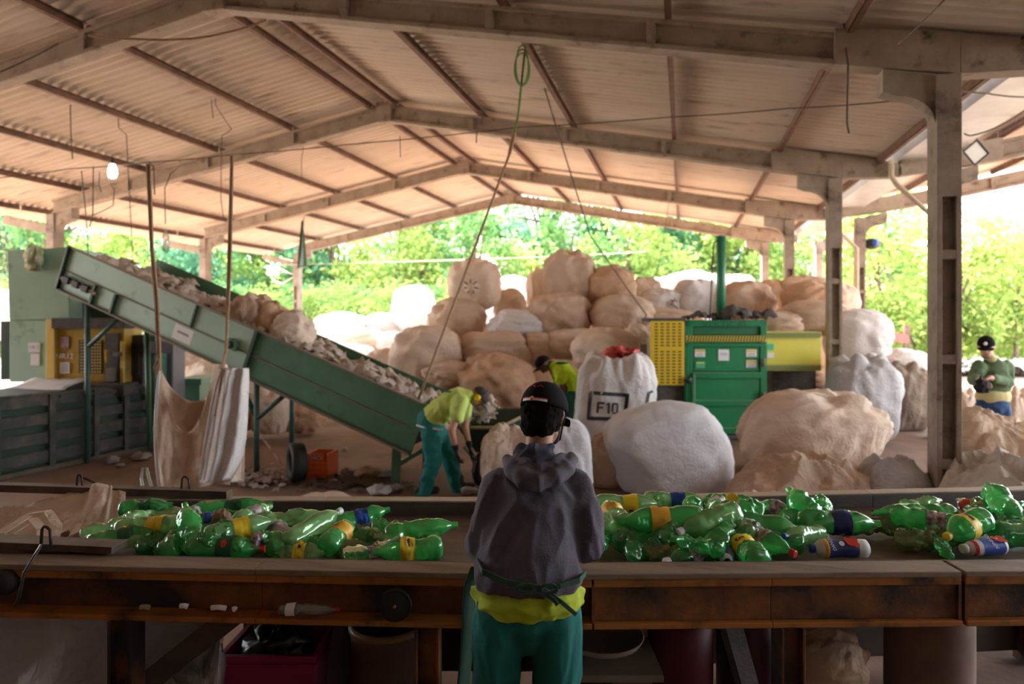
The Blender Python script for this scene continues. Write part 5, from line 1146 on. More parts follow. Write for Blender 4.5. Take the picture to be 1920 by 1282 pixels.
for pts in ([(0, 1000, 3.1), (60, 962, 3.3), (90, 958, 3.3), (108, 985, 3.2), (100, 1018, 3.0)], [(20, 1000, 3.1), (62, 972, 3.2), (78, 990, 3.1), (80, 1018, 3.0)]):
    w_ = [P(*q) for q in pts]
    for a, b in zip(w_[:-1], w_[1:]): mb.beam(a, b, .04, .004)
mb.build('strap', BM['c'], es)
# ================================================================== people
skin_m = mat('skin', (.36, .17, .10), .55, col2=(.30, .13, .075), scale=8); skin_d = mat('skin_dark', (.16, .075, .045), .55); skin_l = mat('skin_light', (.52, .29, .20), .55, col2=(.46, .22, .14), scale=9)
hair_m = mat('hair', (.008, .006, .005), .9, bump=.4, bscale=60, spec=.1); hoodie = mat('hoodie_grey', (.105, .092, .122), .9, col2=(.082, .072, .10), scale=3, bump=.25, bscale=120); hood_in = mat('hood_lining', (.022, .020, .045), .9)
teal = mat('teal_trousers', (.004, .165, .145), .85, col2=(.003, .125, .11), scale=3, bump=.15, bscale=60); yshirt = mat('lime_shirt', (.42, .52, .02), .85, col2=(.36, .46, .02), scale=3)
yshirt2 = mat('lime_shirt_pale', (.50, .62, .14), .85); yshirt3 = mat('lime_shirt_bright', (.48, .70, .01), .85); apron_m = mat('apron_green', (.018, .065, .04), .8, col2=(.03, .09, .055), scale=4); capb = mat('cap_black', (.008, .007, .008), .9, spec=.15)
blk = mat('black_cloth', (.012, .012, .013), .8); shoe_m = mat('boot', (.02, .018, .016), .6); sweater = mat('sweater_green', (.13, .20, .10), .9, col2=(.10, .16, .08), scale=4, bump=.3, bscale=90); jeans = mat('jeans', (.03, .09, .22), .85, col2=(.02, .06, .16), scale=5)
def V3(v): return Vector(v)
class Blob:
    def __init__(s): s.mb = MB()
    def chain(s, pts, u=None, n=16):
        """pts: (point, ra[, rb]); u: direction of ra. Rounded ends."""
        P_ = [(V3(p[0]), p[1], p[2] if len(p) > 2 else p[1]) for p in pts]
        t0 = (P_[1][0] - P_[0][0]).normalized(); t1 = (P_[-1][0] - P_[-2][0]).normalized(); rings = []
        for k in (0, 1, 2): a = k / 3 * math.pi / 2; rings.append((P_[0][0] - t0 * min(P_[0][1], P_[0][2]) * math.cos(a), P_[0][1] * max(.05, math.sin(a)), P_[0][2] * max(.05, math.sin(a))))
        rings += P_
        for k in (2, 1, 0): a = k / 3 * math.pi / 2; rings.append((P_[-1][0] + t1 * min(P_[-1][1], P_[-1][2]) * math.cos(a), P_[-1][1] * max(.05, math.sin(a)), P_[-1][2] * max(.05, math.sin(a))))
        vs = []; m = len(rings)
        for i, (p, ra, rb) in enumerate(rings):
            t = (rings[min(i + 1, m - 1)][0] - rings[max(i - 1, 0)][0]).normalized(); a = V3(u) if u is not None else (RIGHT if abs(t.dot(RIGHT)) < .9 else UP)
            uu = (a - t * a.dot(t)).normalized(); ww = t.cross(uu)
            vs += [p + uu * ra * math.cos(2 * math.pi * k / n) + ww * rb * math.sin(2 * math.pi * k / n) for k in range(n)]
        s.mb.add(vs, [(i * n + k, i * n + (k + 1) % n, (i + 1) * n + (k + 1) % n, (i + 1) * n + k) for i in range(m - 1) for k in range(n)] + [tuple(range(n))[::-1], tuple(range((m - 1) * n, m * n))]); return s
    def ell(s, c, r, X=None, Y=None):   # ellipsoid with axes X, Y, X x Y
        X = V3(X if X is not None else RIGHT).normalized(); Y = V3(Y if Y is not None else FWD); Y = (Y - X * Y.dot(X)).normalized(); Z = X.cross(Y)
        M = Matrix((X, Y, Z)).transposed().to_4x4(); s.mb.ball(c, r, M, 20, 14); return s
    def build(s, name, m, par, voxel=.012, smooth=3, wr=0, wsc=9.0, aniso=(1, 1, 1), cut=None, seed=0, label=None):
        inv = world_of(par).inverted(); me = s.mb.mesh(name, m, False, inv); o = bpy.data.objects.new(name, me); COL.objects.link(o)
        rm = o.modifiers.new('r', 'REMESH'); rm.mode = 'VOXEL'; rm.voxel_size = voxel; rm.use_smooth_shade = True
        bpy.context.view_layer.update(); me2 = bpy.data.meshes.new_from_object(o.evaluated_get(bpy.context.evaluated_depsgraph_get())); o.modifiers.clear(); o.data = me2
        bm = bmesh.new(); bm.from_mesh(me2)
        if cut:
            for co, no in cut:
                Mi = inv; g = bm.verts[:] + bm.edges[:] + bm.faces[:]; r = bmesh.ops.bisect_plane(bm, geom=g, plane_co=Mi @ V3(co), plane_no=Mi.to_3x3() @ V3(no), clear_outer=True)
        for _ in range(smooth): bmesh.ops.smooth_vert(bm, verts=bm.verts, factor=.5, use_axis_x=True, use_axis_y=True, use_axis_z=True)
        if wr:
            bm.normal_update(); off = Vector((seed * 3.1, seed, 0)); A = Vector(aniso)
            for v in bm.verts:
                q = Vector((v.co.x * A.x, v.co.y * A.y, v.co.z * A.z)) * wsc + off; q += Vector((1, 1, 1)) * .6 * noise.noise(q * .6)
                v.co += v.normal * wr * ((ridge(q, 1.0) - .55) + .4 * (ridge(q, 2.2) - .55))
        bm.to_mesh(me2); bm.free(); me2.polygons.foreach_set('use_smooth', [True] * len(me2.polygons))
        if not me2.materials: me2.materials.append(m)
        me2.name = name; o.parent = par; BASE[o.name] = world_of(par)
        if label: o['label'] = label
        return o
def hand(b, wrist, dirv, palm_n, curl=.9, sc=1.0, thumb=1, spread=.2):
    """palm, four unequal bent fingers and a thumb leaving the side of the palm; palm_n: where the palm faces"""
    d = V3(dirv).normalized(); nrm = V3(palm_n); nrm = (nrm - d * nrm.dot(d)).normalized(); sd = d.cross(nrm) * thumb; w = V3(wrist)
    b.chain([(w, .026 * sc, .018 * sc), (w + d * .04 * sc, .038 * sc, .015 * sc), (w + d * .085 * sc, .040 * sc, .013 * sc)], u=sd)
    for k, (o, L_) in enumerate(((.030, .072), (.010, .080), (-.010, .075), (-.030, .060))):
        p = w + d * .088 * sc + sd * o * sc; dd = (d + sd * spread * o * 12).normalized(); pts = [(p, .0095 * sc)]
        for j, f in enumerate((.42, .33, .25)):
            a = curl * (j + .6) * (.5 + .05 * k); dv = dd * math.cos(a) + nrm * math.sin(a); p = p + dv * L_ * f * sc * 1.1; pts.append((p, (.0088 - .0012 * j) * sc))
        b.chain(pts, n=10)
    p = w + d * .03 * sc + sd * .032 * sc; q = p + (d * .7 + sd * .75 + nrm * .3).normalized() * .042 * sc; b.chain([(p, .014 * sc), (q, .0105 * sc), (q + (d * .9 + nrm * .5).normalized() * .034 * sc, .009 * sc)], n=10)
def head(b, c, face, up, sc=1.0):
    f = V3(face).normalized(); u = V3(up); u = (u - f * u.dot(f)).normalized(); s = f.cross(u); c = V3(c)
    b.ell(c + u * .02 * sc - f * .008 * sc, (.076 * sc, .095 * sc, .098 * sc), s, f); b.ell(c - u * .05 * sc + f * .022 * sc, (.055 * sc, .062 * sc, .062 * sc), s, f)
    b.chain([(c + f * .082 * sc + u * .015 * sc, .009 * sc), (c + f * .104 * sc - u * .022 * sc, .015 * sc)], n=10); b.chain([(c + f * .078 * sc + s * .035 * sc + u * .03 * sc, .012 * sc), (c + f * .078 * sc - s * .035 * sc + u * .03 * sc, .012 * sc)], n=10)
    b.ell(c + f * .078 * sc - u * .055 * sc, (.024 * sc, .014 * sc, .010 * sc), s, f); b.ell(c + f * .070 * sc - u * .088 * sc, (.020 * sc, .018 * sc, .016 * sc), s, f)
    for k in (-1, 1): b.ell(c + s * .077 * sc * k - u * .005 * sc - f * .004 * sc, (.010 * sc, .018 * sc, .030 * sc), s, f)
    return f, u, s
def features(par, c, f, u, s, sc=1.0):
    for k in (-1, 1):
        mb = MB(); mb.ball(c + f * .086 * sc + s * .031 * sc * k + u * .012 * sc, (.011 * sc, .006 * sc, .005 * sc), CAMROT); mb.build('eye', blk, par, smooth=True)
    mb = MB(); mb.tube([c + f * .090 * sc - s * .02 * sc - u * .056 * sc, c + f * .096 * sc - u * .056 * sc, c + f * .090 * sc + s * .02 * sc - u * .056 * sc], .0035, 6); mb.build('mouth', mat('lips', (.25, .08, .06), .6), par)
def capmesh(name, m, par, c, f, u, s, sc=1.0, brim=True, back=False, depth=.0):
    mb = MB(); c = c + u * .028 * sc - f * .006 * sc
    def dome(a, b_):
        th = a * 2 * math.pi; ph = b_ * math.pi / 2 * 1.12; k = math.cos(min(ph, math.pi / 2)) if ph <= math.pi / 2 else 0
        return c + (s * math.cos(th) * .086 + f * math.sin(th) * .106) * sc * math.sin(math.pi / 2 - ph + .14 if ph < math.pi / 2 else .0) + u * (.092 * math.sin(min(ph, math.pi / 2)) - .006) * sc
    rings = []; n = 28
    for j in range(9):
        ph = -.10 + (math.pi / 2 + .10) * j / 8; rr = max(.02, math.cos(ph)); h = .094 * math.sin(ph)
        rings.append([c + (s * math.cos(2 * math.pi * k / n) * .0855 + f * math.sin(2 * math.pi * k / n) * .106) * rr * sc + u * h * sc for k in range(n)])
    vs = [v for r_2 in rings for v in r_2]; mb.add(vs, [(j * n + k, j * n + (k + 1) % n, (j + 1) * n + (k + 1) % n, (j + 1) * n + k) for j in range(8) for k in range(n)] + [tuple(range(8 * n, 9 * n))])
    cp = mb.build(name, m, par, smooth=True, solid=.004)
    if brim:
        mb = MB()
        mb.grid(10, 5, lambda a, b_: c + s * (a - .5) * .15 * sc * math.cos((b_) * .6) + f * (.085 + .085 * b_ * math.cos((a - .5) * 2.2) + .012 * math.cos((a - .5) * 3)) * sc + u * (-.004 - .018 * b_ - .05 * (a - .5) ** 2 * 1.5) * sc)
        mb.build('brim', m, cp, smooth=True, solid=.004)
    mb = MB(); mb.ball(c + u * .094 * sc, (.008, .008, .005)); mb.build('cap_button', m, cp, smooth=True)
    return cp
def shoe(par, ank, dirv, m=shoe_m):
    b = Blob(); d = V3(dirv); d.z = 0; d.normalize(); a = V3((ank[0], ank[1], .05)); b.chain([(a - d * .06, .042, .045), (a + d * .06, .045, .042), (a + d * .15, .045, .035)]); b.chain([(a, .045), (a + UP * .1, .05)]); return b.build('shoe', m, par, .012, 3)

# ---------------- the worker in front, seen from behind
def Q(px, py, d): return P(px, py, d)
wk = thing('person', 'person seen from behind in a grey hoodie, black cap and teal trousers sorting bottles', 'person', tuple(Vector((Q(985, 1110, 2.30).x, Q(985, 1110, 2.30).y, 0))))
hc = Q(1020, 779, 2.55); fdir = (FWD * .93 + RIGHT * .42 - UP * .42).normalized(); udir = (UP + fdir * .42)
pel = Q(988, 1150, 2.33); che = Q(1000, 960, 2.40); nk = Q(1006, 870, 2.46)
shL, shR = Q(930, 915, 2.43), Q(1078, 912, 2.43); elL, elR = Q(903, 1022, 2.36), Q(1108, 1022, 2.36); wrL, wrR = Q(960, 1015, 2.74), Q(1062, 1015, 2.74)
hL, hR = W(pel.dot(RIGHT) - .098, 2.33, .86), W(pel.dot(RIGHT) + .098, 2.33, .86); kL, kR = hL + Vector((0, 0, -.41)) + RIGHT * -.015, hR + Vector((0, 0, -.41)) + RIGHT * .012; aL, aR = Vector((kL.x, kL.y, .09)) - FWD * .02, Vector((kR.x, kR.y, .09)) - FWD * .02
b = Blob(); f_, u_, s_ = head(b, hc, fdir, udir, .98)
b.chain([(nk - UP * .04, .052), (hc - u_ * .05 - f_ * .02, .050)]); b.chain([(pel, .14, .09), (che - UP * .1, .125, .085), (che + UP * .0, .12, .08), (nk - UP * .07, .06, .05)], u=RIGHT)
for sh, el, wr_, hp_, kn, an in ((shL, elL, wrL, hL, kL, aL), (shR, elR, wrR, hR, kR, aR)):
    b.chain([(che + UP * .05, .05), (sh, .042), (el, .038), (wr_, .027)]); b.chain([(pel, .09), (hp_, .085), (kn, .055), (an, .04)]); 
hand(b, wrL, FWD * .8 + RIGHT * .55 - UP * .1, -UP, 1.0, 1, -1); hand(b, wrR, FWD * .8 - RIGHT * .55 - UP * .1, -UP, 1.0, 1, 1)
b.build('body', skin_m, wk, .0075, 2)
# hair, cap, mask
hb = Blob(); hb.ell(hc + u_ * .014 - f_ * .016, (.082, .092, .100), s_, f_); hb.ell(hc - u_ * .045 - f_ * .045, (.068, .050, .058), s_, f_); hb.build('hair', hair_m, wk, .008, 2, wr=.006, wsc=40, cut=[(hc + f_ * .045, f_)])
cap_o = capmesh('cap', capb, wk, hc + u_ * .002 - f_ * .002, f_, u_, s_, 1.0)
# strap across the back of the cap: white and red with an orange clasp
def on_back(a, h, off): return hc + u_ * (.030 + h) + (s_ * math.sin(a) * .0865 - f_ * math.cos(a) * .106) * (1 + off) - f_ * .006
for nm, h0, h1, mm in (('strap', -.002, .006, mat('strap_white', (.75, .75, .75), .6)), ('strap_trim', .006, .010, mat('strap_red', (.55, .02, .08), .6))):
    mb = MB(); mb.grid(16, 1, lambda a, v: on_back(-.62 + 1.15 * a, h0 + (h1 - h0) * v - .002, .035)); mb.build(nm, mm, cap_o, solid=.001)
mb = MB(); mb.ball(on_back(-.1, .003, .045), (.0085, .0085, .009)); mb.build('clasp', mat('clasp', (.55, .28, .10), .5), cap_o, smooth=True)
for a0, a1 in ((-.42, -.14), (.0, .26)):
    mb = MB(); mb.tube([on_back(a0 + (a1 - a0) * k / 5, .052 + .006 * math.sin(k / 5 * math.pi), -.10) for k in range(6)], .0022, 6); mb.build('embroidery', mat('stitch_red', (.45, .02, .05), .7), cap_o)
mk = Blob(); mk.ell(hc + f_ * .075 - u_ * .05, (.052, .034, .05), s_, f_); mo = mk.build('face_mask', blk, wk, .008, 2)
mb = MB()
for k in (-1, 1): mb.tube([hc + f_ * .06 + s_ * .055 * k - u_ * .03, hc + s_ * .084 * k + u_ * .02, hc + s_ * .088 * k - f_ * .012 - u_ * .005, hc + s_ * .078 * k - u_ * .045, hc + f_ * .055 + s_ * .055 * k - u_ * .075], .003, 6)
mb.build('mask_strap', blk, mo)
# hoodie
b = Blob()
b.chain([(Q(990, 1078, 2.31), .185, .125), (Q(992, 1040, 2.33), .175, .125), (Q(997, 985, 2.38), .165, .13), (Q(1003, 925, 2.42), .165, .12), (Q(1005, 893, 2.44), .12, .095)], u=RIGHT)
b.chain([(Q(935, 912, 2.43), .062), (Q(1075, 910, 2.43), .062)]); b.chain([(Q(990, 1092, 2.30), .178, .12), (Q(990, 1080, 2.30), .184, .125)], u=RIGHT)
for sh, el, wr_, k in ((shL, elL, wrL, -1), (shR, elR, wrR, 1)):
    b.chain([(sh, .066), (sh.lerp(el, .5) + RIGHT * .004 * k, .064), (el, .060), (el.lerp(wr_, .45) - UP * .01, .056), (wr_, .040)])
ho = b.build('hoodie', hoodie, wk, .009, 4, wr=.013, wsc=7, aniso=(1.3, 1.3, .7), cut=[(Q(990, 1097, 2.3), -UP)])
b = Blob()      # the hood lying on the back
ring = [Q(952, 866, 2.42), Q(962, 884, 2.34), Q(985, 899, 2.29), Q(1010, 904, 2.27), Q(1038, 898, 2.29), Q(1062, 882, 2.34), Q(1073, 862, 2.42)]
b.chain([(ring[0] + FWD * .05, .020)] + [(q, .022 + .017 * math.sin(i / 6 * math.pi)) for i, q in enumerate(ring)] + [(ring[-1] + FWD * .05, .020)])
b.chain([(Q(972, 862, 2.42), .030), (Q(992, 878, 2.34), .036), (Q(1012, 884, 2.325), .038), (Q(1034, 878, 2.34), .034), (Q(1054, 862, 2.42), .028)])
hd = b.build('hood', hoodie, ho, .008, 4, wr=.005, wsc=12)
b = Blob(); b.chain([(Q(973, 852, 2.45), .024), (Q(985, 862, 2.375), .028), (Q(1006, 868, 2.345), .032), (Q(1030, 866, 2.365), .028), (Q(1044, 862, 2.43), .022)]); b.ell(Q(1007, 856, 2.415), (.070, .050, .036)); b.chain([(Q(977, 838, 2.45), .018), (Q(1003, 838, 2.385), .022), (Q(1032, 838, 2.44), .018)])
b.build('hood_lining', hood_in, hd, .008, 3, wr=.006, wsc=14)
# shirt tail, apron strings, trousers
b = Blob(); b.chain([(Q(990, 1128, 2.32), .178, .125), (Q(990, 1112, 2.31), .182, .13), (Q(990, 1098, 2.31), .176, .12)], u=RIGHT); b.chain([(Q(900, 1122, 2.33), .022), (Q(896, 1105, 2.33), .022)]); b.chain([(Q(1082, 1124, 2.33), .022), (Q(1086, 1108, 2.33), .020)])
b.build('shirt_tail', yshirt, wk, .008, 2, wr=.014, wsc=11, aniso=(.7, .7, 2.0), cut=[(Q(990, 1142, 2.3), -UP)])
b = Blob(); b.chain([(Q(988, 1125, 2.32), .170, .118), (Q(988, 1140, 2.33), .176, .125), (Q(988, 1158, 2.34), .175, .115)], u=RIGHT)
for hp_, kn, an, k in ((hL, kL, aL, -1), (hR, kR, aR, 1)): b.chain([(hp_ + UP * .08, .090, .12), (hp_ - UP * .03 + RIGHT * .004 * k, .083, .115), (hp_.lerp(kn, .6), .078, .10), (kn, .078), (kn.lerp(an, .6), .072), (an, .07)], u=RIGHT)
b.build('trousers', teal, wk, .009, 3, wr=.012, wsc=6.5, aniso=(1.5, 1.5, .55))
mb = MB(); pts = [Q(886, 1052, 2.30) + FWD * .08, Q(905, 1072, 2.19), Q(950, 1092, 2.165), Q(1000, 1101, 2.155), Q(1050, 1098, 2.17), Q(1086, 1088, 2.20), Q(1098, 1074, 2.30)]
for a, c_ in zip(pts[:-1], pts[1:]): mb.beam(a, c_, .004, .018)
ap = mb.build('apron_string', apron_m, wk)
mb = MB(); kx = Q(1012, 1101, 2.14)
for sg, r1 in ((-1, .042), (1, .03)):
    loop = [kx + RIGHT * sg * r1 * (1 - math.cos(t)) * .9 - FWD * .012 + UP * (.013 * math.sin(t)) for t in [i * math.pi * 2 / 10 for i in range(11)]]
    for a, c_ in zip(loop[:-1], loop[1:]): mb.beam(a, c_, .004, .010)
for pth in ([kx, Q(1030, 1112, 2.14), Q(1052, 1128, 2.14), Q(1080, 1152, 2.15)], [kx, Q(1022, 1112, 2.14), Q(1040, 1126, 2.135), Q(1046, 1134, 2.13)]):
    for a, c_ in zip(pth[:-1], pth[1:]): mb.beam(a, c_, .004, .013)
mb.ball(kx, (.011, .011, .010)); mb.build('apron_bow', apron_m, ap)
mb = MB(); edge = [(884, 1062, 2.38), (872, 1092, 2.40), (868, 1130, 2.42), (866, 1180, 2.43), (862, 1235, 2.44), (856, 1300, 2.45), (853, 1390, 2.46)]
mb.grid(6, 36, lambda a, v: (lambda q: P(q[0] + 20 * a * (1 + .2 * v), q[1], q[2] + .10 * a + .012 * math.sin(a * 6 + v * 5)))([edge[min(5, int(v * 6))][k] + (edge[min(5, int(v * 6)) + 1][k] - edge[min(5, int(v * 6))][k]) * (v * 6 - min(5, int(v * 6))) for k in range(3)]))
mb.build('apron', apron_m, wk, smooth=True, solid=.004)
for an in (aL, aR): shoe(wk, an, FWD)

# ---------------- a worker bending by the cart
def limbs(b, pts): b.chain(pts)
m2 = thing('person', 'person bending forward by the cart in a pale lime shirt, ear muffs and teal trousers', 'person', tuple(Vector((P(826, 900, 7.6).x, P(826, 900, 7.6).y, 0))))
d2 = 7.55
def G(px, py, dd=0): return P(px, py, d2 + dd)
hc2 = G(897, 745); fd2 = (RIGHT * .55 - UP * .80 - FWD * .1).normalized(); ud2 = (RIGHT * .9 + UP * .4)
pel2, ch2, nk2 = G(822, 790), G(852, 757), G(880, 740)
b = Blob(); f2, u2, s2 = head(b, hc2, fd2, ud2, .95); b.chain([(nk2, .055), (hc2 - u2 * .04, .05)]); b.chain([(pel2, .09, .11), (G(836, 772), .08, .10), (ch2, .09, .11), (nk2, .06, .07)], u=UP)
Lg = ((G(808, 808, -.09), G(812, 868, -.12), G(793, 926, -.05)), (G(832, 812, .1), G(846, 868, .1), G(862, 928, .12)))
Ar = ((G(868, 752, -.18), G(846, 806, -.26), G(854, 840, -.22)), (G(872, 748, .17), G(872, 800, .2), G(880, 835, .1)))
for hp_, kn, an in Lg: b.chain([(pel2, .09), (hp_, .085), (kn, .055), (an, .04)])
for sh, el, wr_ in Ar: b.chain([(ch2, .07), (sh, .055), (el, .045), (wr_, .030)])
b.build('body', skin_l, m2, .010, 2)
for sh, el, wr_ in Ar:
    g = Blob(); g.chain([(el.lerp(wr_, .85), .036), (wr_, .034)]); hand(g, wr_, -UP + RIGHT * .2, RIGHT, 1.0, 1.15, 1); g.build('glove', blk, m2, .008, 2)
b = Blob(); b.chain([(G(812, 784), .15, .175), (G(824, 775), .15, .17), (G(846, 757), .15, .185), (G(866, 744), .125, .17), (G(876, 741), .09, .11)], u=UP)
for sh, el, wr_ in Ar: b.chain([(sh - RIGHT * .03, .10), (sh.lerp(el, .50), .088)])
b.build('shirt', yshirt2, m2, .014, 3, wr=.02, wsc=5)
b = Blob(); b.chain([(G(806, 789), .150, .172), (G(814, 800), .150, .170), (G(814, 812), .13, .165)], u=RIGHT)
for hp_, kn, an in Lg: b.chain([(hp_, .115), (hp_.lerp(kn, .5), .105), (kn, .092), (kn.lerp(an, .5), .085), (an, .075)])
b.build('trousers', teal, m2, .014, 3, wr=.02, wsc=5)
mb = MB(); mb.tube([G(781, 797, -.1), G(800, 802, -.18), G(830, 806, -.17)], .012, 6); mb.build('waistband', paperw, m2)
cp2 = capmesh('cap', mat('cap_dark_brown', (.04, .03, .03), .8), m2, hc2, f2, u2, s2, 1.0)
for k in (-1, 1):
    mb = MB(); mb.lathe([(.02, 0), (.036, .004), (.038, .03), (.02, .04)], 18, Matrix.Translation(hc2 + s2 * .075 * k + u2 * -.002) @ (s2 * k).to_track_quat('Z', 'Y').to_matrix().to_4x4()); mb.build('ear_muff', mat('muff_yellow', (.80, .55, .01), .4), m2, smooth=True)
mb = MB(); mb.tube([hc2 + s2 * .10 * math.cos(t) + u2 * .125 * math.sin(t) for t in [i * math.pi / 10 for i in range(11)]], .008, 6); mb.build('ear_muff_band', blk, m2, smooth=True)
for hp_, kn, an in Lg: shoe(m2, an, RIGHT + FWD * .2)
# print on the back of the shirt
mb = MB(); mb.ball(G(838, 733, -.10), (.055, .03, .012), CAMROT); mb.build('back_print', mat('print_green', (.02, .18, .08), .7), m2, smooth=True)

# ---------------- a second bending worker farther back
m3 = thing('person', 'person stooping far back in a bright lime shirt and dark cap, facing left', 'person', tuple(Vector((P(1068, 800, 10.2).x, P(1068, 800, 10.2).y, 0))))
d3 = 10.2
def G3(px, py, dd=0): return P(px, py, d3 + dd)
hc3 = G3(1019, 684); fd3 = (-RIGHT * .75 - UP * .55 - FWD * .2).normalized(); ud3 = UP * .8 - RIGHT * .6
pel3, ch3, nk3 = G3(1068, 738), G3(1049, 694), G3(1034, 684)
b = Blob(); f3, u3, s3 = head(b, hc3, fd3, ud3, 1.0); b.chain([(nk3, .055), (hc3, .05)]); b.chain([(pel3, .14, .14), (ch3, .13, .15), (nk3, .07, .08)], u=FWD)
Lg3 = ((G3(1064, 748, -.1), G3(1062, 800, -.1)), (G3(1076, 748, .1), G3(1078, 800, .1)))
for hp_, kn in Lg3: b.chain([(pel3, .1), (hp_, .09), (kn, .06), (Vector((kn.x, kn.y, .08)), .04)])
Ar3 = ((G3(1050, 694, -.18), G3(1052, 730, -.24), G3(1034, 752, -.2)), (G3(1046, 692, .18), G3(1040, 725, .2), G3(1026, 745, .1)))
for sh, el, wr_ in Ar3: b.chain([(ch3, .07), (sh, .055), (el, .045), (wr_, .032)]); hand(b, wr_, -UP - RIGHT * .3, -RIGHT, .9, 1.05, 1)
b.build('body', skin_d, m3, .012, 2)
b = Blob(); b.chain([(G3(1070, 728), .155, .15), (G3(1062, 708), .165, .165), (G3(1048, 690), .15, .17), (G3(1037, 684), .09, .11)], u=RIGHT)
for sh, el, wr_ in Ar3: b.chain([(sh, .10), (sh.lerp(el, .55), .085)])
b.build('shirt', yshirt3, m3, .015, 3, wr=.02, wsc=5)
mb = MB(); mb.ball(G3(1054, 680, -.12), (.10, .03, .02), CAMROT); mb.build('back_print', mat('print_green', (.02, .18, .08), .7), m3, smooth=True)
b = Blob(); b.chain([(G3(1070, 734), .15, .15), (G3(1070, 748), .15, .15)], u=RIGHT)
for hp_, kn in Lg3: b.chain([(hp_, .11), (kn, .09), (Vector((kn.x, kn.y, .1)), .08)])
b.build('trousers', mat('trousers_dark_green', (.01, .10, .06), .85), m3, .015, 3, wr=.015, wsc=5)
capmesh('cap', capb, m3, hc3, f3, u3, s3, 1.15)
for hp_, kn in Lg3: shoe(m3, Vector((kn.x, kn.y, .09)), -RIGHT)

# ---------------- the man at the right
m4 = thing('person', 'person standing at the right in a green sweater and black cap, looking at his hands', 'person', tuple(Vector((P(1862, 800, 8.1).x, P(1862, 800, 8.1).y, 0))))
d4 = 8.1
def G4(px, py, dd=0): return P(px, py, d4 + dd)
hc4 = G4(1849, 651); fd4 = (-RIGHT * .55 - FWD * .74 - UP * .26).normalized(); ud4 = UP
pel4, ch4, nk4 = G4(1861, 752), G4(1862, 692), G4(1858, 668)
b = Blob(); f4, u4, s4 = head(b, hc4, fd4, ud4, 1.05); b.chain([(nk4 - UP * .03, .055), (hc4 - u4 * .04 - f4 * .02, .052)]); b.chain([(pel4, .14, .10), (ch4 - UP * .06, .13, .09), (nk4 - UP * .09, .05, .05)], u=RIGHT)
Ar4 = ((G4(1836, 688, -.02), G4(1826, 712, -.10), G4(1834, 712, -.34)), (G4(1886, 688, 0), G4(1890, 716, -.08), G4(1856, 708, -.34)))
Lg4 = ((W(pel4.dot(RIGHT) - .1, d4, .85), W(pel4.dot(RIGHT) - .1, d4, .47)), (W(pel4.dot(RIGHT) + .1, d4, .85), W(pel4.dot(RIGHT) + .1, d4, .47)))
for hp_, kn in Lg4: b.chain([(pel4, .1), (hp_, .09), (kn, .06), (Vector((kn.x, kn.y, .08)), .04)])
for i, (sh, el, wr_) in enumerate(Ar4): b.chain([(ch4 - UP * .03, .05), (sh, .045), (el, .045), (wr_, .030)]); hand(b, wr_, (RIGHT * (.5 if i == 0 else -.6) - UP * .15 - FWD * .2), UP * -.4 - FWD * .2 + RIGHT * (.3 if i == 0 else -.3), 1.1, 1.05, 1 if i == 0 else -1)
b.build('body', skin_l, m4, .009, 2); features(m4, hc4, f4, u4, s4, 1.05)
b = Blob(); b.chain([(G4(1862, 722), .205, .15), (G4(1862, 712), .20, .15), (G4(1862, 692), .195, .14), (G4(1860, 682), .13, .10), (G4(1857, 676), .078, .075)], u=RIGHT)
for sh, el, wr_ in Ar4: b.chain([(sh, .085), (sh.lerp(el, .6), .078), (el, .072), (el.lerp(wr_, .8), .052)])
b.build('sweater', sweater, m4, .013, 3, wr=.010, wsc=6)
b = Blob(); b.chain([(G4(1854, 669), .060, .06), (G4(1857, 674), .074, .074)], u=RIGHT); b.build('shirt_collar', mat('collar_yellow', (.60, .52, .25), .8), m4, .01, 2)
b = Blob(); b.chain([(G4(1862, 741), .200, .145), (G4(1862, 746), .198, .143)], u=RIGHT); b.build('shirt_hem', mat('collar_yellow', (.60, .52, .25), .8), m4, .012, 2)
b = Blob(); b.chain([(G4(1861, 750), .185, .135), (G4(1861, 760), .185, .14)], u=RIGHT)
for hp_, kn in Lg4: b.chain([(hp_, .11), (kn, .085), (Vector((kn.x, kn.y, .1)), .075)])
b.build('jeans', jeans, m4, .013, 3, wr=.012, wsc=6)
cp4 = capmesh('cap', capb, m4, hc4 + u4 * .012, f4, u4, s4, 1.04)
mb = MB(); mb.ball(hc4 + u4 * .075 + f4 * .097 - s4 * .0, (.026, .012, .022), CAMROT); mb.build('cap_badge', paperw, cp4, smooth=True)
b = Blob(); b.ell(hc4 - u4 * .012 - f4 * .028, (.086, .066, .052), s4, f4); b.build('hair', mat('grey_hair', (.42, .40, .38), .8), m4, .009, 2)
b = Blob(); b.ell(hc4 - u4 * .096 + f4 * .050, (.050, .046, .026), s4, f4); b.build('beard', mat('grey_beard', (.22, .19, .17), .9), m4, .009, 2)
for hp_, kn in Lg4: shoe(m4, Vector((kn.x, kn.y, .09)), -FWD)
crumple('work_glove', G4(1842, 724, -.42), (.08, .05, .10), 44, blk, 'dark work glove held in the hands of the man in the green sweater', 'glove')
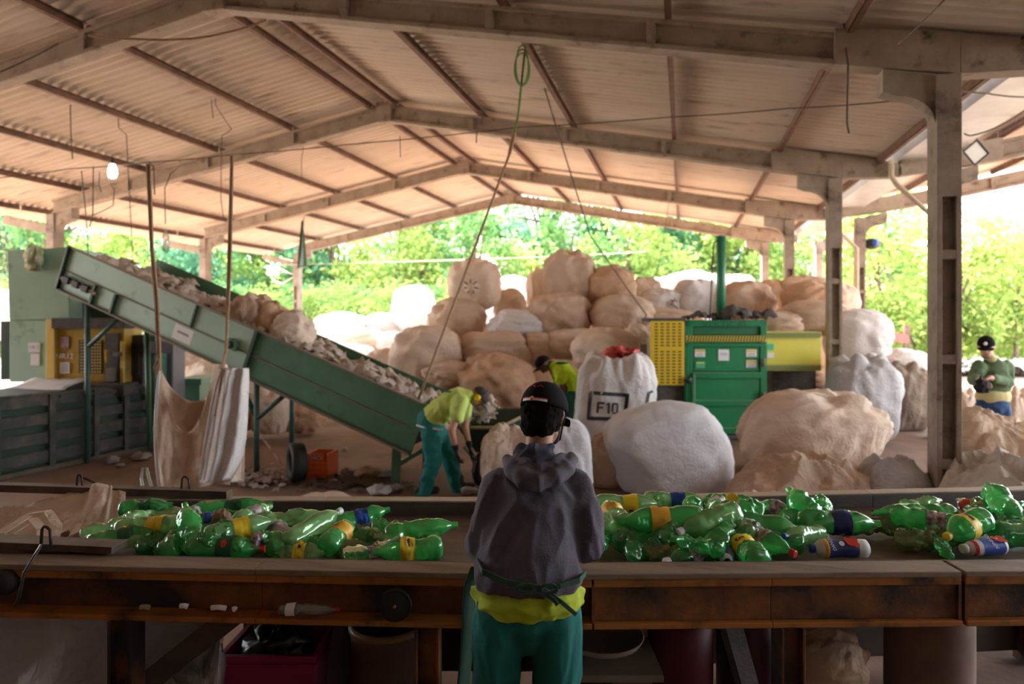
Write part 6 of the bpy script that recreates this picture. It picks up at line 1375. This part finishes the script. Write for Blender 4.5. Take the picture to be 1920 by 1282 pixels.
# ================================================================== ropes, wires and lamps under the roof
wire_d = mat('wire_brown', (.09, .06, .045), .7); grope = mat('green_rope', (.10, .22, .06), .8)
rope('rope', [P(985, 86, 8.35), P(972, 212, 8.3), P(965, 250, 8.25)], .014, 'green rope hanging from a roof purlin above the heap', grope)
mb = MB()
for k in range(3):
    c = P(979, 122 + 3 * k, 8.3); mb.tube([c + RIGHT * (.075 + .01 * k) * math.cos(t) + UP * (.24 - .02 * k) * math.sin(t) + FWD * .02 * k for t in [i * math.pi / 12 for i in range(25)]], .008, 6)
mb.build('rope_coil', grope, smooth=True, origin=P(979, 122, 8.3), label='coil of green rope hung on a roof purlin near the nearest rafter', cat='rope')
rope('rope', [P(966, 248, 8.25), P(958, 282, 8.2), P(785, 748, 7.9)], .016, 'long taut rope running down to the foot of the inclined conveyor')
rope('rope', [P(963, 250, 8.25), P(955, 290, 8.2)], .022, 'thick knotted rope end below the green rope')
rope('rope', [P(1021, 165, 9.6), P(1106, 440, 11.2), P(1212, 590, 12.4), P(1190, 636, 12.5), P(1196, 700, 12.3)], .011, 'thin rope slanting down from the roof to the yellow guard', wire_d, sag=.015)
WIRES = [([(-30, 336, 9.6), (133, 316, 9.6), (268, 305, 9.5), (432, 290, 9.5)], .007, 'thin overhead wire at the left above the press'), ([(432, 290, 9.5), (640, 272, 9.2), (980, 238, 8.8), (1262, 219, 8.2), (1480, 203, 7.6), (1688, 188, 6.9)], .007, 'thin overhead wire crossing below the second rafter to the big column'),
 ([(132, 210, 8.6), (133, 250, 8.6), (136, 298, 8.6)], .010, 'short cord hanging from the purlin at the upper left'), ([(222, 238, 9.2), (237, 252, 9.2), (246, 428, 9.3), (250, 500, 9.4)], .008, 'cord hanging down behind the light bulb'),
 ([(153, 320, 9.4), (156, 352, 9.4), (162, 410, 9.4), (165, 470, 9.4), (170, 520, 9.35)], .007, 'leftmost thin cord hanging to the top of the inclined conveyor'), ([(175, 312, 9.4), (174, 400, 9.4), (168, 425, 9.4)], .008, 'brown cord hanging left of the light bulb'), ([(198, 325, 9.4), (214, 355, 9.4), (212, 385, 9.4), (172, 404, 9.4)], .006, 'looped wire below the light bulb'),
 ([(187, 322, 9.4), (186, 345, 9.4), (190, 360, 9.4)], .008, 'stub of cord beside the light bulb'), ([(279, 303, 9.4), (288, 312, 9.4), (290, 365, 9.4)], .010, 'bent rope end over the left sack rope'), ([(338, 310, 9.6), (320, 325, 9.6), (309, 352, 9.6), (310, 420, 9.6)], .007, 'cord holding the small clear bottle'),
 ([(404, 196, 8.9), (434, 242, 9.3), (416, 254, 9.4), (415, 300, 9.4), (414, 370, 9.4), (419, 408, 9.4)], .008, 'kinked cord hanging left of the right sack rope'), ([(397, 198, 8.9), (400, 222, 8.9)], .008, 'short stub of cord under the purlin'), ([(569, 276, 11.2), (565, 300, 11.2), (566, 338, 11.2)], .007, 'dangling cord above the green pennant'),
 ([(750, 255, 9.0), (751, 295, 9.0)], .006, 'small double cord end hanging in the middle bay'), ([(894, 248, 8.8), (893, 268, 8.8)], .008, 'short dangling end on the overhead wire left of the long rope'), ([(751, 402, 13.5), (748, 480, 13.5), (750, 590, 13.6)], .007, 'thin cord hanging in front of the lone white sack'),
 ([(1583, 68, 7.2), (1590, 120, 6.9), (1588, 228, 6.9), (1592, 250, 6.9)], .010, 'dark cord dangling from the nearest rafter left of its haunch'), ([(1706, 155, 7.2), (1776, 165, 7.0), (1850, 175, 7.2), (1925, 182, 7.4)], .009, 'cable looped along the gutter at the upper right'), ([(1808, 250, 9.0), (1822, 254, 9.0), (1870, 238, 8.8), (1925, 205, 8.6)], .010, 'black cable sagging at the right edge above the square lamp'),
 ([(520, 497, 23), (960, 484, 23.5), (1210, 472, 24)], .012, 'pale cable stretched in front of the trees'), ([(1255, 372, 17), (1245, 440, 17), (1232, 520, 17)], .008, 'thin cord hanging far back above the yellow guard'), ([(165, 65, 6.5), (250, 73, 6.6), (350, 73, 6.6), (420, 62, 6.6), (500, 38, 6.5)], .012, 'pink cable slung below the nearest rafter at the upper left'),
 ([(0, 135, 6.0), (110, 82, 6.2)], .008, 'thin cable at the upper left corner'), ([(1770, 0, 4.2), (1684, 82, 5.4)], .006, 'thin cord at the upper right corner')]
for pts, r_w, lb in WIRES:
    if pts[0][:2] in ((132, 210), (222, 238), (404, 196), (397, 198), (569, 276), (751, 402), (1583, 68), (1255, 372)):
        dd_ = roof_d(*pts[0][:2]); d1_ = pts[0][2]; pts = [(a, b, c + (dd_ - d1_)) for a, b, c in pts]; up_ = True
    elif pts[0][:2] in ((165, 65), (0, 135), (1770, 0)): pts = [(a, b, min(c, roof_d(a, b) - .12)) for a, b, c in pts]; up_ = False
    elif pts[0][:2] in ((338, 310), (751, 255)): pts = [(*pts[0][:2], roof_d(*pts[0][:2]))] + pts[1:]; up_ = True
    else: up_ = False
    rope('wire', ([P(*pts[0]) + UP * .16] if up_ else []) + [P(*q) for q in pts], r_w, lb, rope_m if 'pink' in lb else (mat('pale_cable', (.6, .6, .55), .6) if 'pale' in lb else wire_d), cat='wire', sag=.01)
t = thing('light_bulb', 'glowing white light bulb hanging from the overhead wire at the left', 'lamp', tuple(P(211, 318, 9.4)))
mb = MB(); mb.lathe([(.02, .10), (.035, .09), (.055, .03), (.06, -.03), (.045, -.085), (.01, -.10)], 16, Matrix.Translation(P(211, 321, 9.4))); mb.build('bulb', mat('bulb_glow', (.85, 1.0, .97), .5, emit=9), t, smooth=True)
mb = MB(); mb.lathe([(.022, .09), (.022, .15), (.012, .17)], 12, Matrix.Translation(P(211, 321, 9.4))); mb.tube([P(211, 321, 9.4) + UP * .16, P(209, 290, 9.4)], .006, 6); mb.build('socket', black_m, t, smooth=True)
t = thing('clear_bottle', 'small clear bottle hanging on a cord above the inclined conveyor', 'bottle', tuple(P(311, 440, 9.6))); mb = MB(); mb.lathe([(.03, -.19), (.045, -.17), (.045, .02), (.025, .08), (.015, .12)], 14, Matrix.Translation(P(311, 446, 9.6))); mb.build('bottle_body', pet['c'], t, smooth=True)
t = thing('pennant', 'limp dark green pennant hanging from a far roof purlin', 'pennant', tuple(P(567, 500, roof_d(567, 415)))); mb = MB(); mb.grid(6, 12, lambda a, v: P(565 - 8 * v * (1 - a) + 11 * a * (.25 + .75 * v) - 0, 415 + 88 * v - 4 * a, roof_d(567, 415) + .12 * math.sin(a * 5 + v))); mb.build('cloth', gdark, t, smooth=True, solid=.01); mb = MB(); mb.tube([P(570, 414, roof_d(567, 415)) + UP * .2, P(569, 425, roof_d(567, 415))], .012, 6); mb.build('cord', wire_d, t)
# square flood lamp on the second shed's rafter
t = thing('flood_lamp', 'square black-framed flood lamp turned on its corner at the upper right', 'lamp', tuple(P(1830, 286, 10.2)))
c = P(1830, 286, 10.2); Ml = Matrix.Translation(c) @ CAMROT @ Matrix.Rotation(R(90), 4, 'X') @ Matrix.Rotation(R(40), 4, 'Z')
mb = MB(); s_q = .135
for a, b_ in (((-s_q, -s_q), (s_q, -s_q)), ((s_q, -s_q), (s_q, s_q)), ((s_q, s_q), (-s_q, s_q)), ((-s_q, s_q), (-s_q, -s_q))): mb.tube([Ml @ Vector((*a, 0)), Ml @ Vector((*b_, 0))], .014, 6)
mb.build('lamp_frame', black_m, t); mb = MB(); mb.box((-s_q, -s_q, -.03), (s_q, s_q, -.005), Ml); mb.build('lamp_glass', mat('lamp_glass', (.62, .60, .56), .3), t); mb = MB(); mb.tube([c + UP * .19, c + UP * .24 + RIGHT * .03, c + UP * .34], .010, 6); mb.build('lamp_hook', black_m, t)
t = thing('flood_lamp', 'small dark flood lamp with a blue lens on the far right column', 'lamp', tuple(P(1634, 457, 15.85))); mb = MB(); mb.ball(P(1634, 457, 15.85), (.17, .12, .13)); mb.build('lamp_body', black_m, t, smooth=True); mb = MB(); mb.ball(P(1641, 455, 15.75), (.07, .06, .09)); mb.build('lamp_lens', labm['blue'], t, smooth=True); mb = MB(); mb.tube([P(1617, 452, 15.9), P(1632, 462, 15.8)], .05, 8); mb.build('bracket', black_m, t)
t = thing('junction_box', 'white junction box on the far left column with a looped conduit', 'box', tuple(P(511, 506, 25.05))); PB('box_body', paperw, 500, 497, 521, 516, 25.05, .15, t); mb = MB(); mb.tube([P(520, 498, 25.05), P(532, 508, 25.05), P(555, 516, 25.05), P(530, 532, 25.05), P(515, 528, 25.05), P(507, 516, 25.05)], .03, 8); mb.build('conduit', paperw, t, smooth=True)

# ================================================================== things on the floor
t = thing('cart', 'dark green tipping cart with a pale rim holding plastic film, beside the bending worker', 'cart', tuple(PF(910, 918)))
dC = 8.0
def C_(px, py, dd=0): return P(px, py, dC + dd)
rim = [C_(860, 801, -.25), C_(936, 802, -.25), C_(1010, 766, .15), C_(1010, 765, .75), C_(872, 767, .75)]
bot = [C_(893, 846, -.05), C_(932, 846, -.05), C_(975, 840, .2), C_(975, 838, .45), C_(900, 838, .45)]
mb = MB(); n = 5; mb.add(rim + bot, [(i, (i + 1) % n, n + (i + 1) % n, n + i) for i in range(n)] + [tuple(range(n, 2 * n))]); mb.build('hopper', gdark, t, solid=.02)
mb = MB(); mb.tube(rim + [rim[0]], .022, 8); mb.build('rim', mat('worn_rim', (.40, .30, .20), .6, col2=(.2, .2, .12), scale=6), t, smooth=True)
for q in ((905, 885, -.1), (965, 885, .4)):
    c = C_(*q); mb = MB(); Mx = Matrix.Translation(Vector((c.x, c.y, .2))) @ CAMROT @ Matrix.Rotation(R(90), 4, 'Y') @ Matrix.Rotation(R(25), 4, 'X'); mb.lathe([(.06, -.04), (.17, -.05), (.20, -.03), (.20, .03), (.17, .05), (.06, .04)], 22, Mx); mb.build('wheel', black_m, t, smooth=True)
mb = MB(); mb.beam(C_(880, 842, 0), C_(906, 906, 0), .05, .05); mb.beam(C_(935, 846, 0), C_(905, 888, 0), .05, .05); mb.tube([C_(870, 838, -.2), C_(892, 862, -.3), C_(886, 885, -.3)], .018, 8); mb.build('undercarriage', mat('grey_steel', (.14, .14, .13), .6), t)
rc = random.Random(3); litter('plastic_film', film, [C_(895 + rc.uniform(-24, 24), 0, 0).xy.to_3d() + FWD * rc.uniform(-.1, .4) + UP * rc.uniform(.70, .92) for _ in range(120)], 'heap of pale film scraps lying in the dark green cart', 'plastic film', .16, 4)
# tyre and orange crate
t = thing('tyre', 'black rubber tyre standing on the floor against an orange crate', 'tyre', tuple(PF(556, 905)))
c = PF(557, 903); Mx = Matrix.Translation(Vector((c.x, c.y, .235))) @ CAMROT @ Matrix.Rotation(R(28), 4, 'Z') @ Matrix.Rotation(R(90), 4, 'Y')
mb = MB(); mb.lathe([(.12, -.07), (.15, -.088), (.20, -.09), (.228, -.07), (.234, 0), (.228, .07), (.20, .09), (.15, .088), (.12, .07), (.115, .0), (.12, -.07)], 36, Mx, cap=(False, False)); mb.build('tyre_body', black_m, t, smooth=True)
cr_o = mat('crate_orange', (.72, .13, .03), .5); t = thing('crate', 'orange plastic crate lying beside the black tyre, white print on it', 'crate', tuple(PF(595, 895)))
c0 = PF(575, 897); Mc = Matrix.Translation(c0) @ CAMROT @ Matrix.Rotation(R(-8), 4, 'Z')
mb = MB(); w, dp, h = .26, .34, .30
for x in (0, w - .015): mb.box((x, 0, 0), (x + .015, dp, h), Mc)
mb.box((0, dp - .015, 0), (w, dp, h), Mc); mb.box((0, 0, 0), (w, .015, .20), Mc); mb.box((0, .0, .215), (w - .05, .015, h), Mc); mb.box((0, 0, 0), (w, dp, .015), Mc)
for k in range(1, 4): mb.box((w * k / 4 - .006, -.008, 0), (w * k / 4 + .006, 0, .2), Mc); 
for k in range(0, 4): mb.box((0, -.01, .06 * k), (w, 0, .06 * k + .012), Mc)
mb.build('crate_body', cr_o, t)
mb = MB(); lettering(mb, 'JOAO', .075, Mc @ Matrix.Translation((.10, -.012, .255)) @ Matrix.Rotation(R(90), 4, 'X')); mb.build('lettering', paperw, t)
rope('stick', [P(478, 800, 8.9), P(526, 868, 8.5)], .014, 'thin red and white stick leaning left of the tyre', mat('red_stick', (.50, .12, .09), .5, col2=(.7, .6, .55), scale=5), cat='stick')
r9 = random.Random(9)
litter('shredded_plastic', mat('shred', (.52, .46, .46), .7, col2=(.30, .25, .24), scale=20), [PF(480 + r9.gauss(0, 34), 898 + r9.gauss(0, 8), 0) + UP * r9.uniform(0, .06) for _ in range(300)], 'drift of shredded whitish plastic on the floor between the hanging sack and the tyre', 'plastic', .08, 5, .12)
litter('shredded_plastic', mat('dark_shred', (.16, .10, .07), .9, col2=(.08, .05, .04), scale=10), [PF(650 + r9.gauss(0, 45), 905 + r9.gauss(0, 8), 0) for _ in range(150)], 'dark dirt and scraps on the floor left of the conveyor leg', 'debris', .10, 6, .10)
for i, (px, py, s, lb) in enumerate([(655, 884, .10, 'pale crumpled scrap behind the dark debris'), (690, 887, .16, 'brown lump of wet sacking on the floor right of the tyre'), (727, 890, .12, 'large crumpled beige film scrap left of the conveyor leg'), (712, 918, .13, 'bluish white film scrap near the far rail'), (740, 915, .09, 'small pale scrap beside the conveyor leg'), (646, 842, .05, 'tiny pale scrap on the open floor under the conveyor'), (622, 880, .06, 'small white scrap right of the orange crate'), (745, 876, .05, 'small white scrap behind the conveyor leg'), (880, 920, .09, 'pale scrap by the boots of the bending worker'), (626, 902, .05, 'white paper bit in front of the orange crate'), (210, 862, .10, 'bluish crumpled scrap at the foot of the trough'), (265, 855, .12, 'green and white rubbish at the right foot of the trough'), (226, 872, .05, 'little pale scrap on the dirt in front of the trough')]):
    crumple('film_scrap', PF(px, py, s * .35), (s, s * .8, s * .5), 60 + i, (BM['r'] if 'brown' in lb else filmw), lb, 'scrap', n=9)
# glass-like cups standing behind the far rail
t = thing('plastic_cup', 'bent brownish plastic strap standing behind the far rail left of the hanging sack', 'strap', tuple(P(270, 915, 4.2))); mb = MB(); mb.tube([P(268, 915, 4.2), P(265, 895, 4.2), P(268, 878, 4.2), P(275, 878, 4.2), P(279, 895, 4.2), P(285, 915, 4.2)], .010, 6); mb.build('strap_body', pet['c'], t)
# far litter bank and red roof outside at the right
r9 = random.Random(19)
litter('rubble', mat('rubble', (.40, .35, .30), .9, col2=(.26, .22, .18), scale=3), [W((1790 + r9.uniform(-140, 260) - 960) / F * 24, 24 + r9.uniform(-1.5, 1.5), r9.uniform(0, .35)) for _ in range(420)], 'bank of pale rubble and litter on the ground beyond the man in the green sweater', 'rubble', .5, 12, .15)
t = thing('red_roof', 'low red metal roof seen between the right columns', 'roof', tuple(P(1675, 640, 22))); mb = MB(); mb.prism([P(1640, 615, 22), P(1703, 628, 22), P(1703, 643, 22), P(1640, 636, 22)], FWD * 1.5); mb.build('roof_panel', mat('red_roof', (.40, .09, .07), .6), t); mb = MB(); mb.box((-.08, -.08, 0), (.08, .08, 1.7), Matrix.Translation(Vector((P(1700, 640, 22.5).x, P(1700, 640, 22.5).y, 0)))); mb.build('post', bark, t)

# ================================================================== under the sorting conveyor
def TH(name, label, cat, px, d): p = W((px - 960) / F * d, d, 0); return thing(name, label, cat, tuple(p)), p
t, p = TH('tub', 'magenta plastic tub holding black bags under the conveyor', 'tub', 505, 3.05); mg = mat('magenta', (.24, .008, .05), .45)
mb = MB(); wt, wb, dt, zt_ = .21, .17, .30, .44
def ringq(w, dd, z): return [p + RIGHT * x + FWD * y + UP * z for x, y in ((-w, -.02), (w, -.02), (w * .94, dd), (-w * .94, dd))]
R0, R1 = ringq(wb, .26, .0), ringq(wt, dt, zt_); mb.add(R0 + R1, [(3, 2, 1, 0)] + [(i, (i + 1) % 4, 4 + (i + 1) % 4, 4 + i) for i in range(4)]); mb.build('tub_body', mg, t, solid=.008)
mb = MB(); 
for i in range(4): mb.beam(R1[i], R1[(i + 1) % 4], .022, .022); a_, b_ = R0[i].lerp(R1[i], .93), R0[(i + 1) % 4].lerp(R1[(i + 1) % 4], .93); mb.beam(a_, b_, .018, .008)
mb.build('rim', mg, t)
crumple('rubbish_bag', p + FWD * .13 + UP * .40, (.15, .12, .12), 71, mat('black_bag', (.012, .012, .012), .35), 'black rubbish bag stuffed in the magenta tub', 'bag')
crumple('sacking', p + FWD * .50 + UP * .56, (.16, .10, .17), 72, BM['b'], 'pale folded sacking behind the magenta tub', 'sacking')
drum_m = mat('drum_brown', (.13, .075, .045), .6, col2=(.07, .04, .025), scale=3)
t, p = TH('drum', 'brown drum with a paler rim standing under the conveyor left of the worker', 'drum', 714, 3.1)
mb = MB(); Md = Matrix.Translation(p + FWD * .18); mb.lathe([(.17, 0), (.18, .02), (.172, .10), (.178, .25), (.170, .27), (.176, .44), (.172, .475)], 30, Md, cap=(True, False)); mb.lathe([(.166, .475), (.160, .30)], 30, Md, cap=(False, False)); mb.build('drum_body', drum_m, t, smooth=True)
mb = MB(); mb.lathe([(.170, .46), (.186, .465), (.186, .49), (.170, .495)], 30, Md, cap=(False, False)); mb.build('rim', mat('drum_rim', (.30, .18, .08), .5), t, smooth=True)
tube_m = mat('cardboard', (.24, .15, .11), .85, col2=(.18, .11, .08), scale=6)
t, p = TH('cardboard_drum', 'large cardboard drum with a torn rim under the right end of the conveyor', 'drum', 1792, 3.05)
mb = MB(); n = 40; Rd = .185; cc = p + FWD * .2; vs = []
for j in range(7):
    for k in range(n):
        a = 2 * math.pi * k / n; hh = .58 - .03 * math.sin(a + 1) - .025 * max(0, noise.noise(Vector((math.cos(a) * 2, math.sin(a) * 2, 1)))); vs.append(cc + RIGHT * math.cos(a) * Rd + FWD * math.sin(a) * Rd + UP * hh * j / 6)
mb.add(vs, [(j * n + k, j * n + (k + 1) % n, (j + 1) * n + (k + 1) % n, (j + 1) * n + k) for j in range(6) for k in range(n)]); mb.build('drum_wall', tube_m, t, smooth=True, solid=.008)
mb = MB(); mb.add([cc + RIGHT * .17 + UP * .56, cc + RIGHT * .26 + UP * .59, cc + RIGHT * .25 + UP * .55, cc + RIGHT * .16 - FWD * .05 + UP * .55], [(0, 1, 2, 3)]); mb.build('torn_flap', tube_m, t, solid=.004)
t, p = TH('sack', '', '', 1562, 3.3); bpy.data.objects.remove(t)
bag(1555, 1240, 150, 130, 3.2, 'b', 'brown cloth sack slumped under the conveyor by the right leg', (.9, -.2, .3), 2.3, 1.0, 81, None, dep=.8, n=40)
bag(1468, 1205, 70, 90, 3.5, 'g', 'pale sack glimpsed behind the right leg under the conveyor', None, 2.4, 1.0, 82, None, dep=.8, n=30)
for i, (px, d, r, z0, z1, m, lb) in enumerate([(1275, 3.3, .15, 0, .66, mat('dark_red', (.12, .012, .02), .5), 'dark red plastic barrel under the conveyor right of the worker'), (1395, 3.4, .13, 0, .62, mat('maroon', (.06, .01, .012), .5), 'maroon barrel in the dark behind the red one'), (610, 3.5, .13, 0, .68, mat('grey_brown', (.20, .15, .12), .7), 'grey-brown bucket behind the magenta tub'), (1170, 3.45, .17, 0, .70, mat('cream_tub', (.32, .26, .20), .6), 'large cream bucket under the conveyor beside the worker')]):
    t, p = TH('barrel', lb, 'barrel', px, d); mb = MB(); mb.lathe([(r * .92, z0), (r, z0 + .05), (r * 1.02, (z0 + z1) / 2), (r, z1 - .03)], 26, Matrix.Translation(p), cap=(True, False)); mb.build('barrel_body', m, t, smooth=True, solid=.006)
    mb = MB(); mb.lathe([(r, z1 - .03), (r * 1.07, z1 - .03), (r * 1.07, z1), (r * .96, z1)], 26, Matrix.Translation(p), cap=(False, False)); mb.build('rim', m, t, smooth=True)
t, p = TH('basin', 'shallow cream basin on a pile of boards under the conveyor by the worker', 'basin', 1128, 3.0); mb = MB(); mb.lathe([(.10, .50), (.17, .535), (.185, .56), (.18, .563), (.16, .54), (.09, .51)], 30, Matrix.Translation(p), cap=(False, True)); mb.build('basin_body', mat('cream_tub', (.32, .26, .20), .6), t, smooth=True)
t, p = TH('board', 'flat pale board under the cream basin', 'board', 1150, 3.0); mb = MB(); mb.box((-.18, -.1, .40), (.20, .25, .43), Matrix.Translation(p) @ CAMROT); mb.build('board_top', mat('board_pale', (.26, .20, .15), .7), t); mb = MB(); mb.box((-.15, 0, .0), (.17, .2, .40), Matrix.Translation(p) @ CAMROT); mb.build('box_support', tube_m, t)
t, p = TH('wire_basket', 'grey ribbed plastic basket at the bottom beside the worker\'s leg', 'basket', 1100, 2.75); mb = MB(); Mb = Matrix.Translation(p) @ CAMROT
for k in range(9): mb.box((-.12 + .03 * k, -.01, .0), (-.112 + .03 * k, 0, .36), Mb)
mb.box((-.13, -.012, .36), (.13, .2, .375), Mb); mb.build('basket_body', mat('basket_grey', (.12, .12, .12), .5), t)
def jar(px, py, d, r, tiltd, lb, cm):
    t = thing('bottle', lb, 'bottle', tuple(P(px, py, d))); M = Matrix.Translation(P(px, py, d)) @ CAMROT @ Matrix.Rotation(R(tiltd), 4, 'Y'); mb = MB(); mb.lathe([(r * .8, -.11), (r, -.09), (r, .02), (r * .5, .08), (r * .35, .12)], 20, M); mb.build('bottle_body', pet['c'], t, smooth=True); mb = MB(); mb.lathe([(r * .42, .11), (r * .42, .13)], 14, M); mb.build('cap', cm, t)
jar(402, 1250, 3.0, .05, 8, 'clear bottle with a gold cap standing left of the magenta tub', mat('gold_cap', (.45, .30, .10), .4)); jar(352, 1262, 3.0, .05, -60, 'clear bottle with a red label fallen left of the magenta tub', labm['red'])
# the clear bottle and bits lying in the channel of the conveyor
bottle(P(578, 1142, 2.615), 0, 0, 555, 'clear bottle with a red cap lying in the orange channel', 'c', .2, .1, 'white', 'red', .75, .50, lr=(.05, .10))
for i, (px, py, w_, m, lb) in enumerate([(410, 1139, .055, paperw, 'white and pink tube lying in the orange channel'), (345, 1136, .028, paperw, 'tiny white piece lying in the orange channel'), (272, 1138, .035, mat('beige_rag', (.30, .24, .18), .8), 'little beige rag on the lower lip at the left'), (440, 1142, .012, paperw, 'small white cap in the orange channel')]):
    mb = MB(); mb.tube([P(px - w_ * 250, py, 2.62), P(px, py - 1, 2.62), P(px + w_ * 250, py + 1, 2.62)], .010, 8); mb.build('scrap', m, smooth=True, origin=P(px, py, 2.62), label=lb, cat='scrap')
